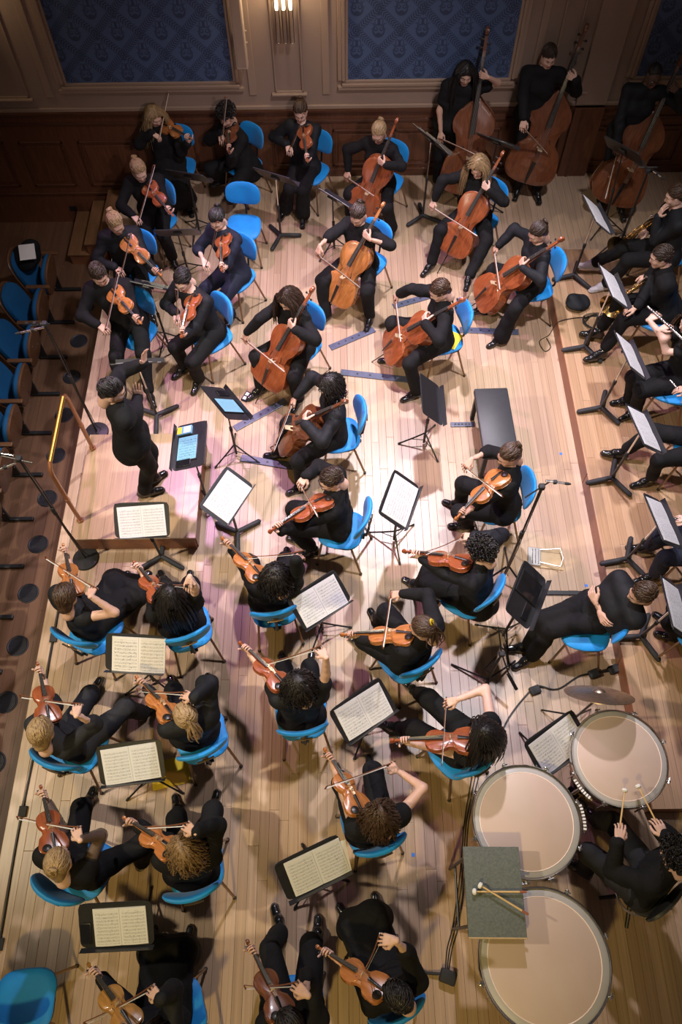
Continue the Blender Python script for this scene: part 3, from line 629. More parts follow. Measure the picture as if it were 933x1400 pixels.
def string_instrument(kind, Ln, lb, wb, ub, depth, arch, neck, head_l, fbw, brx, brh, slope=False):
    out = outline(Ln, lb, wb, ub, slope); n = len(out); cx = .5*Ln; e = Ln*.008
    def plate(sgn, z, name, over=1.0):
        b = MB(); rings = []
        prof = [(over*.975, -sgn*e*.5), (over, 0), (over*.985, sgn*e*.7), (.90, sgn*(e*.6+arch*.10)), (.72, sgn*(e+arch*.52)), (.48, sgn*(e+arch*.85)), (.22, sgn*(e+arch*.98))]
        for (s_, dz) in prof: rings.append([(cx+(x-cx)*s_, y*s_, z+dz) for (x, y) in out])
        vs = [v for q in rings for v in q]; fs = []; m = len(prof)
        for i in range(m-1):
            for k in range(n): fs.append((i*n+k, i*n+(k+1) % n, (i+1)*n+(k+1) % n, (i+1)*n+k))
        vs.append((cx, 0, z+sgn*(e+arch))); c = len(vs)-1
        for k in range(n): fs.append(((m-1)*n+k, (m-1)*n+(k+1) % n, c))
        if sgn < 0: fs = [q[::-1] for q in fs]
        return b.add(vs, fs)
    pr = Proto(kind); P_ = lambda nm, b, m, parent=None, sm=True: pr.part(nm, b.mesh(kind+'_'+nm, m, sm), None, parent)
    top = P_('top_plate', plate(1, 0, 't'), 'varnish_red'); P_('back_plate', plate(-1, -depth, 'b'), 'varnish_red')
    rb = MB(); r0 = [(cx+(x-cx)*.965, y*.965) for (x, y) in out]; rb.loft([[(x, y, z) for (x, y) in r0] for z in (0, -depth*.5, -depth)], False); P_('ribs', rb, 'rib_red')
    # f holes, recessed dark strips that follow the arching
    def surf(x, y):
        best = 1.
        s_ = max(abs(x-cx)/(.5*Ln), abs(y)/(wb+abs(x-cx)*.4)); return e+arch*max(0, 1-s_**1.8)*.98
    bx = Ln*brx
    for sg in (-1, 1):
        f = MB(); pts = []
        for t in np.linspace(-1, 1, 13):
            x = bx+t*Ln*.10; y = sg*(wb*.56-t*wb*.20+wb*.12*math.sin(t*2.6)); pts.append(Vector((x, y, surf(x, y)+Ln*.004)))
        wd = [Ln*.0045*(1+.9*(1-abs(t))) for t in np.linspace(-1, 1, 13)]; vs = []; fs = []
        for q, w in zip(pts, wd): vs += [q+Vector((0, -w, 0)), q+Vector((0, w, 0)), q+Vector((0, w, -Ln*.012)), q+Vector((0, -w, -Ln*.012))]
        for k in range(12):
            for a in range(4): fs.append((k*4+a, k*4+(a+1) % 4, k*4+4+(a+1) % 4, k*4+4+a))
        f.add(vs, fs)
        for t, o_ in ((-1, .012), (1, -.012)):
            x = bx+t*Ln*.092; y = sg*(wb*.56-t*wb*.20+wb*.12*math.sin(t*2.6)-t*wb*.06*-1); f.lathe([(0, 0), (Ln*.011, 0), (Ln*.011, -Ln*.01)], 10, (x, y, surf(x, y)+Ln*.0042))
        P_('f_hole', f, 'ebony', top)
    # neck, fingerboard, pegbox, scroll
    nut = Ln+neck; zb = brh; hz0 = e+fbw*.55; fb0 = Ln*.66; zf = hz0+(zb-hz0)*.62
    nk = MB(); nk.loft([[(x, w*math.cos(a), zc+w*.9*math.sin(a)-w*.1) for a in np.linspace(0, 2*math.pi, 9)[:-1]] for (x, w, zc) in ((Ln-.02*Ln, fbw*.62, -fbw*.05), (Ln+neck*.25, fbw*.50, -fbw*.0), (nut, fbw*.46, fbw*.02), (nut+fbw*.3, fbw*.44, -fbw*.02))]); P_('neck', nk, 'varnish_red')
    fb = MB(); rg = []
    for x, w in ((fb0, fbw*.82), (Ln, fbw*.66), (nut, fbw*.5)):
        t = (x-fb0)/(nut-fb0); z = zf+(hz0-zf)*t; th = fbw*.26; rg.append([(x, -w, z-th), (x, w, z-th), (x, w, z), (x, w*.5, z+w*.16), (x, -w*.5, z+w*.16), (x, -w, z)])
    fb.loft(rg); P_('fingerboard', fb, 'ebony', None, False)
    pb = MB(); hl = head_l; pb.loft([[(x, sy*w, z+sz*h_) for (sy, sz) in ((-1, -1), (1, -1), (1, 1), (-1, 1))] for (x, w, z, h_) in ((nut, fbw*.46, -.0*fbw, fbw*.42), (nut+hl*.35, fbw*.42, -fbw*.12, fbw*.42), (nut+hl*.72, fbw*.34, -fbw*.35, fbw*.36), (nut+hl*.80, fbw*.30, -fbw*.36, fbw*.30))])
    sr = hl*.17; ry = Matrix.Rotation(R(90), 3, 'X')
    for q, (r_, w_) in enumerate(((1., .40), (.72, .50), (.42, .60))): pb.lathe([(0, -fbw*w_), (sr*r_, -fbw*w_*.96), (sr*r_*1.04, 0), (sr*r_, fbw*w_*.96), (0, fbw*w_)], 14, (nut+hl*.86, 0, -fbw*.30+sr*.12*q), ry)
    sc = P_('scroll', pb, 'varnish_red')
    for i in range(4):
        sg = 1 if i % 2 else -1; x = nut+hl*(.14+.145*i); z = -fbw*(.02+.07*i); pg = MB()
        pg.tube([(x, -sg*fbw*.5, z), (x, sg*fbw*.95, z)], [fbw*.10, fbw*.15], 8); pg.lathe([(0, -fbw*.13), (fbw*.34, -fbw*.10), (fbw*.40, 0), (fbw*.34, fbw*.10), (0, fbw*.13)], 10, (x, sg*fbw*1.25, z)); P_('peg', pg, 'ebony', sc)
    # bridge, tailpiece, strings
    bw = fbw*.86; bt = MB(); bh = surf(bx, 0)
    bt.loft([[(bx+dx, y, z) for (y, z) in ((-bw, bh), (-bw*.55, bh), (-bw*.35, bh+(zb-bh)*.35), (bw*.35, bh+(zb-bh)*.35), (bw*.55, bh), (bw, bh), (bw*.82, bh+(zb-bh)*.55), (bw*.78, zb-.002), (0, zb+fbw*.12), (-bw*.78, zb-.002), (-bw*.82, bh+(zb-bh)*.55))] for dx in (-Ln*.006, Ln*.006)]); P_('bridge', bt, 'maple_pale', None, False)
    tp = MB(); rg = []
    for x, w, z in ((Ln*.01, fbw*.22, arch*.4+e), (Ln*.10, fbw*.42, arch*.9+e+fbw*.1), (bx-Ln*.14, fbw*.62, bh+(zb-bh)*.55)): rg.append([(x, -w, z), (x, -w*.5, z+w*.35), (x, w*.5, z+w*.35), (x, w, z), (x, 0, z-w*.2)])
    tp.loft(rg); P_('tailpiece', tp, 'ebony')
    for i in range(4):
        t = (i-1.5)/1.5; st = MB(); rr = max(.0006, Ln*.0012)
        st.tube([(bx-Ln*.14, t*fbw*.42, bh+(zb-bh)*.68), (bx, t*bw*.62, zb+fbw*.10*(1-t*t)+rr), (nut, t*fbw*.34, hz0+fbw*.12), (nut+hl*.3, t*fbw*.2, 0)], rr, 4); P_('string', st, 'string_metal')
    if kind in ('violin', 'viola'):
        c = MB(); c.lathe([(0, .016), (.020, .014), (.030, .010), (.033, .004), (.030, .001), (0, 0)], 14, (Ln*.10, .052, arch*.6+e+.004)); c.tube([(Ln*.005, .03, -depth), (Ln*.0, .03, .008), (Ln*.04, .04, arch*.6)], .004, 6); P_('chin_rest', c, 'ebony')
    else:
        c = MB(); el = .28; c.tube([(Ln*.01, 0, -depth*.5), (-Ln*.02, 0, -depth*.5)], Ln*.018, 10); c.tube([(-Ln*.015, 0, -depth*.5), (-el*.96, 0, -depth*.5), (-el, 0, -depth*.5)], [.006, .006, .002], 8); P_('endpin', c, 'black_metal')
    return pr
INST = {'violin': string_instrument('violin', .356, .104, .056, .084, .031, .014, .130, .105, .021, .53, .043),
        'viola': string_instrument('viola', .405, .121, .066, .096, .037, .016, .150, .115, .0235, .53, .048),
        'cello': string_instrument('cello', .755, .219, .117, .172, .118, .026, .280, .205, .031, .47, .118),
        'double_bass': string_instrument('double_bass', 1.13, .335, .185, .255, .20, .035, .440, .29, .042, .42, .165, True)}
def bow_proto(ln, thick, name):
    pr = Proto(name); b = MB(); pts = []; rr = []
    for i in range(9): t = i/8; pts.append((-.035+t*ln, 0, .016+.018*(2*t-1)**2-.008)); rr.append(thick*(1-.38*t))
    b.tube(pts, rr, 7); b.box((ln-.030, 0, .008), (.014, .006, .030)); pr.part('stick', b.mesh(name+'_stick', 'bow_stick', True))
    h = MB(); h.box((ln*.49-.01, 0, -.004), (ln*.94, .009 if thick < .0055 else .012, .0012)); pr.part('bow_hair', h.mesh(name+'_hair', 'bow_hair'))
    f = MB(); f.box((.012, 0, .006), (.044, .012, .020), bevel=.003); pr.part('frog', f.mesh(name+'_frog', 'ebony'))
    s_ = MB(); s_.tube([(-.035, 0, .026), (-.050, 0, .027)], .0048, 8); pr.part('screw', s_.mesh(name+'_screw', 'silver', True)); return pr
BOWS = {'violin': bow_proto(.735, .0048, 'violin_bow'), 'viola': bow_proto(.74, .0050, 'viola_bow'), 'cello': bow_proto(.715, .0058, 'cello_bow'), 'double_bass': bow_proto(.72, .0068, 'bass_bow')}
SWAPS = {}
def varnished(kind, v):
    if (kind, v) not in SWAPS:
        d = {}
        for (n, me, *_r) in INST[kind].parts:
            mn = me.materials[0].name
            if mn in ('varnish_red', 'rib_red') and v != 'red':
                c = me.copy(); c.materials[0] = MATS[mn.replace('red', v)]; d[n] = c
        SWAPS[(kind, v)] = d
    return SWAPS[(kind, v)]

def horn_proto():
    pr = Proto('french_horn'); b = MB(); pts = [(.15*math.cos(a)*(1+.02*a), .15*math.sin(a)*(1+.02*a), .004*a) for a in np.linspace(0, 9.4, 44)]; b.tube(pts, [.0075+.004*i/43 for i in range(44)], 7); pr.part('tubing', b.mesh('horn_tubing', 'brass', True))
    c = MB(); c.tube([(-.15, .02, .03), (-.17, -.06, .03), (-.15, -.15, .02), (-.09, -.22, .01), (-.03, -.265, .0), (.01, -.29, -.01)], [.012, .02, .035, .06, .10, .15], 20, False); pr.part('bell', c.mesh('horn_bell', 'brass', True))
    d = MB()
    for k in range(4): d.tube([(-.05+.035*k, .05, .0), (-.05+.035*k, .05, .05)], .015, 10)
    pr.part('valves', d.mesh('horn_valves', 'brass', True)); e = MB()
    for k in range(5): x = -.07+.032*k; e.tube([(x, .03, .01), (x+.004, -.06, .015), (x+.012, -.085, .015), (x+.02, -.06, .015), (x+.024, .03, .01)], .0052, 6)
    pr.part('slides', e.mesh('horn_slides', 'brass', True)); g = MB(); g.tube([(.14, .06, .02), (.20, .14, .03), (.24, .22, .03)], [.006, .005, .004], 7); g.lathe([(.004, -.01), (.005, 0), (.010, .02), (.013, .024), (.008, .026)], 10, (.24, .22, .03), Vector((.45, .85, 0)).to_track_quat('Z', 'Y').to_matrix()); pr.part('mouthpiece', g.mesh('horn_mouth', 'silver', True)); return pr
def flute_proto():
    pr = Proto('flute'); pr.part('tube', MB().tube([(0, 0, 0), (.43, 0, 0)], .0095, 10).mesh('fl_tube', 'silver', True)); pr.part('head_joint', MB().tube([(.43, 0, 0), (.45, 0, 0), (.66, 0, 0)], [.0115, .0115, .0098], 10).mesh('fl_head', 'silver', True))
    k = MB()
    for i in range(12): k.lathe([(0, .004), (.008, .003), (.009, 0), (.009, -.006)], 10, (.05+.028*i, 0, .013))
    k.tube([(.04, -.012, .004), (.40, -.012, .004)], .0022, 6); pr.part('keys', k.mesh('fl_keys', 'silver', True)); l = MB(); l.box((.60, 0, .010), (.026, .016, .003), bevel=.001); pr.part('lip_plate', l.mesh('fl_lip', 'silver')); return pr
def clarinet_proto():
    pr = Proto('clarinet'); pr.part('body', MB().tube([(0, 0, 0), (.02, 0, 0), (.08, 0, 0), (.55, 0, 0), (.60, 0, 0), (.66, 0, 0)], [.030, .024, .014, .0135, .012, .006], 12).mesh('cl_body', 'ebony', True)); k = MB()
    for i in range(11): k.lathe([(0, .004), (.007, .003), (.008, 0), (.008, -.004)], 9, (.12+.036*i, 0, .016))
    for s_ in (-1, 1): k.tube([(.10, s_*.013, .006), (.50, s_*.013, .006)], .0022, 6)
    pr.part('keys', k.mesh('cl_keys', 'silver', True)); return pr
HORN, FLUTE, CLARI = horn_proto(), flute_proto(), clarinet_proto()

# ------------------------------------------------------------------ chair
def superell(w, d, n, e=3.2):
    o = []
    for k in range(n):
        a = 2*math.pi*k/n; c, s_ = math.cos(a), math.sin(a); o.append((math.copysign(abs(c)**(2/e), c)*w, math.copysign(abs(s_)**(2/e), s_)*d))
    return o
def chair_proto():
    pr = Proto('concert_chair'); n = 28; o = superell(.215, .225, n)
    def seat_z(x, y): return .012*(x/.215)**2*(1 if x < 0 else -1.4)+.010*(abs(y)/.225)**2
    rings = []
    for s_, z in ((.86, .432), (.97, .436), (1., .448), (.99, .462), (.93, .474), (.75, .481), (.45, .480), (.15, .478)):
        rings.append([(x*s_, y*s_*(1-.06*(x < 0)), z+seat_z(x*s_, y*s_)) for (x, y) in o])
    b = MB().loft(rings); pr.part('seat', b.mesh('chair_seat', 'blue_velvet', True))
    u = MB().loft([[(x*.92, y*.92, .424+seat_z(x, y)) for (x, y) in o], [(x*.96, y*.95, .436+seat_z(x, y)) for (x, y) in o]]); pr.part('seat_shell', u.mesh('chair_shell', 'seat_iron', True))
    o2 = superell(.215, .145, n, 2.9); rings = []; T_ = Matrix.Rotation(R(-13), 3, 'Y')
    for s_, t in ((.20, -.020), (.80, -.020), (.95, -.015), (1., -.002), (.98, .012), (.90, .021), (.60, .025), (.20, .024)):
        rings.append([T_ @ Vector((t+.055*(y*s_/.215)**2, y*s_, z*s_*(1-.10*(z < 0))))+Vector((-.235, 0, .765)) for (y, z) in o2])
    b = MB().loft(rings); pr.part('backrest', b.mesh('chair_back', 'blue_velvet', True))
    for (x0, y0, x1, y1) in ((.15, .17, .20, .22), (.15, -.17, .20, -.22), (-.13, .16, -.25, .21), (-.13, -.16, -.25, -.21)):
        l = MB().tube([(x0, y0, .425), (x0+(x1-x0)*.08, y0+(y1-y0)*.1, .405), (x1, y1, .012)], .0115, 8); i = pr.part('leg', l.mesh('chair_leg', 'bronze_tube', True))
        pr.part('foot_cap', MB().tube([(x1, y1, .026), (x1, y1, .0)], .0155, 8).mesh('chair_cap', 'black_rubber', True), None, i)
    f = MB(); f.tube([(.15, .17, .424), (-.13, .16, .424)], .010, 7); f.tube([(.15, -.17, .424), (-.13, -.16, .424)], .010, 7); f.tube([(.10, .17, .424), (.10, -.17, .424)], .010, 7); f.tube([(-.10, .16, .424), (-.10, -.16, .424)], .010, 7); pr.part('seat_frame', f.mesh('chair_frame', 'bronze_tube', True))
    s_ = MB(); s_.tube([(-.05, 0, .42), (-.19, 0, .42), (-.245, 0, .46), (-.262, 0, .60), (-.268, 0, .74)], .0125, 8); s_.box((-.205, 0, .428), (.05, .07, .012), bevel=.004); pr.part('back_support', s_.mesh('chair_support', 'seat_iron', True))
    k = MB(); k.box((-.267, 0, .755), (.010, .050, .055), bevel=.004); k.tube([(-.276, -.07, .765), (-.282, 0, .765), (-.276, .07, .765)], .008, 7); pr.part('back_bracket', k.mesh('chair_bracket', 'bronze_tube', True)); return pr
CHAIR = chair_proto()

# ------------------------------------------------------------------ music stands
def stand_parts(kind, tilt, h, off):
    "desk centre at height h, offset off (x,y) from the post; reader on local -Y side looking +Y"
    pr = Proto('music_stand'); t = R(tilt); dw, dh = .255, .165
    M = Matrix.Translation((off[0], off[1], h)) @ Matrix.Rotation(t, 4, 'X')
    d = MB(); o = superell(dw, dh, 24, 9); d.loft([[(x, y, -.003) for (x, y) in o], [(x, y, .0) for (x, y) in o]])
    dk = pr.part('desk', d.mesh('desk', 'desk_black', False), M)
    l = MB(); l.box((0, -dh+.002, .026), (2*dw*.985, .004, .052)); pr.part('ledge', l.mesh('ledge', 'desk_black'), None, dk)
    e = MB(); e.box((0, dh-.012, .004), (2*dw*.94, .010, .008)); pr.part('rim', e.mesh('rim', 'desk_black'), None, dk)
    c = MB(); c.box((0, 0, -.016), (.085, .11, .024), bevel=.005); pr.part('desk_bracket', c.mesh('bracket', 'black_metal'), None, dk)
    q = Vector((off[0], off[1], h-.03)); k0 = .50*h; b0 = Vector((0, 0, .06)); pm = b0.lerp(q, .52)
    pr.part('pole', MB().tube([b0-Vector((0, 0, .03)), pm], .0135, 10).mesh('pole', 'black_metal', True)); pr.part('upper_tube', MB().tube([pm-Vector((0, 0, .02)), q], .0085, 8).mesh('upper', 'chrome' if kind == 'h' else 'black_metal', True))
    pr.part('collar', MB().tube([pm-Vector((0, 0, .035)), pm+Vector((0, 0, .02))], .018, 10).mesh('collar', 'black_rubber', True))
    for a in (90, 210, 330):
        ca, sa = math.cos(R(a)), math.sin(R(a)); b = MB()
        if kind == 'h':
            b.tube([(0, 0, .062), (.06*ca, .06*sa, .050), (.20*ca, .20*sa, .034), (.255*ca, .255*sa, .030), (.27*ca, .27*sa, .028)], [.024, .026, .027, .025, .012], 10); pr.part('base_arm', b.mesh('base_arm', 'black_rubber', True))
        else:
            b.tube([(.008*ca, .008*sa, .20), (.12*ca, .12*sa, .115), (.27*ca, .27*sa, .012)], .0085, 7); i = pr.part('leg', b.mesh('stand_leg', 'black_metal', True)); s_ = MB(); s_.tube([(.008*ca, .008*sa, .075), (.15*ca, .15*sa, .095)], .005, 6); pr.part('brace', s_.mesh('brace', 'black_metal', True)); pr.part('foot', MB().tube([(.255*ca, .255*sa, .022), (.28*ca, .28*sa, .006)], .0115, 8).mesh('stand_foot', 'black_rubber', True), None, i)
    return pr
def page_mesh(name, x0, x1, y0, y1, curl, z, m):
    n = 7; vs = []; uv = []; fs = []
    for lay in (0, 1):
        for i in range(n):
            t = i/(n-1); x = x0+(x1-x0)*t; c = z+curl*math.sin(math.pi*min(1, t*1.0))*.7+curl*.3*(1-t)
            for j, y in enumerate((y0, y1)): vs.append((x, y, c-lay*.0025)); uv.append((t, j))
    for i in range(n-1):
        fs.append((i*2, (i+1)*2, (i+1)*2+1, i*2+1)); a = n*2; fs.append((a+i*2, a+i*2+1, a+(i+1)*2+1, a+(i+1)*2))
        fs.append((i*2, a+i*2, a+(i+1)*2, (i+1)*2)); fs.append((i*2+1, (i+1)*2+1, a+(i+1)*2+1, a+i*2+1))
    fs.append((0, 1, n*2+1, n*2)); e = (n-1)*2; fs.append((e, n*2+e, n*2+e+1, e+1))
    if x1 < x0:
        fs = [f[::-1] for f in fs]; uv = [(1-u, v) for (u, v) in uv]
    b = MB(); b.add(vs, fs); return b.mesh(name, m, True, uv)
def sheet_proto(w, h, m, name='sheet_music', curl=.006):
    pr = Proto(name); pr.part('page', page_mesh('page_a', .001, w, -h/2, h/2, curl, .006, m)); pr.part('page', page_mesh('page_b', -.001, -w, -h/2, h/2, curl, .006, m)); pr.part('cover', MB().box((0, 0, .002), (2*w+.004, h+.004, .003)).mesh('cover', 'paper_back')); return pr
SHEETS = [sheet_proto(.215, .285, 'page_white'), sheet_proto(.225, .295, 'page_cream', curl=.012), sheet_proto(.18, .27, 'page_white')]
def tablet_proto(w, h, scr, name='tablet'):
    pr = Proto(name); b = MB(); b.box((0, 0, .005), (w, h, .009), bevel=.003); pr.part('case', b.mesh(name+'_case', 'black_metal', True))
    me = MB().add([(-w*.45, -h*.46, .0102), (w*.45, -h*.46, .0102), (w*.45, h*.46, .0102), (-w*.45, h*.46, .0102), (-w*.45, -h*.46, .0096), (w*.45, -h*.46, .0096), (w*.45, h*.46, .0096), (-w*.45, h*.46, .0096)], [(0, 1, 2, 3), (7, 6, 5, 4), (0, 4, 5, 1), (1, 5, 6, 2), (2, 6, 7, 3), (3, 7, 4, 0)])
    pr.part('screen', me.mesh(name+'_screen', scr, False, [(0, 0), (1, 0), (1, 1), (0, 1)]*2)); return pr
TAB_ON, TAB_OFF, PHONE = tablet_proto(.215, .28, 'page_screen'), tablet_proto(.215, .28, 'screen_off'), tablet_proto(.075, .15, 'screen_off', 'phone')

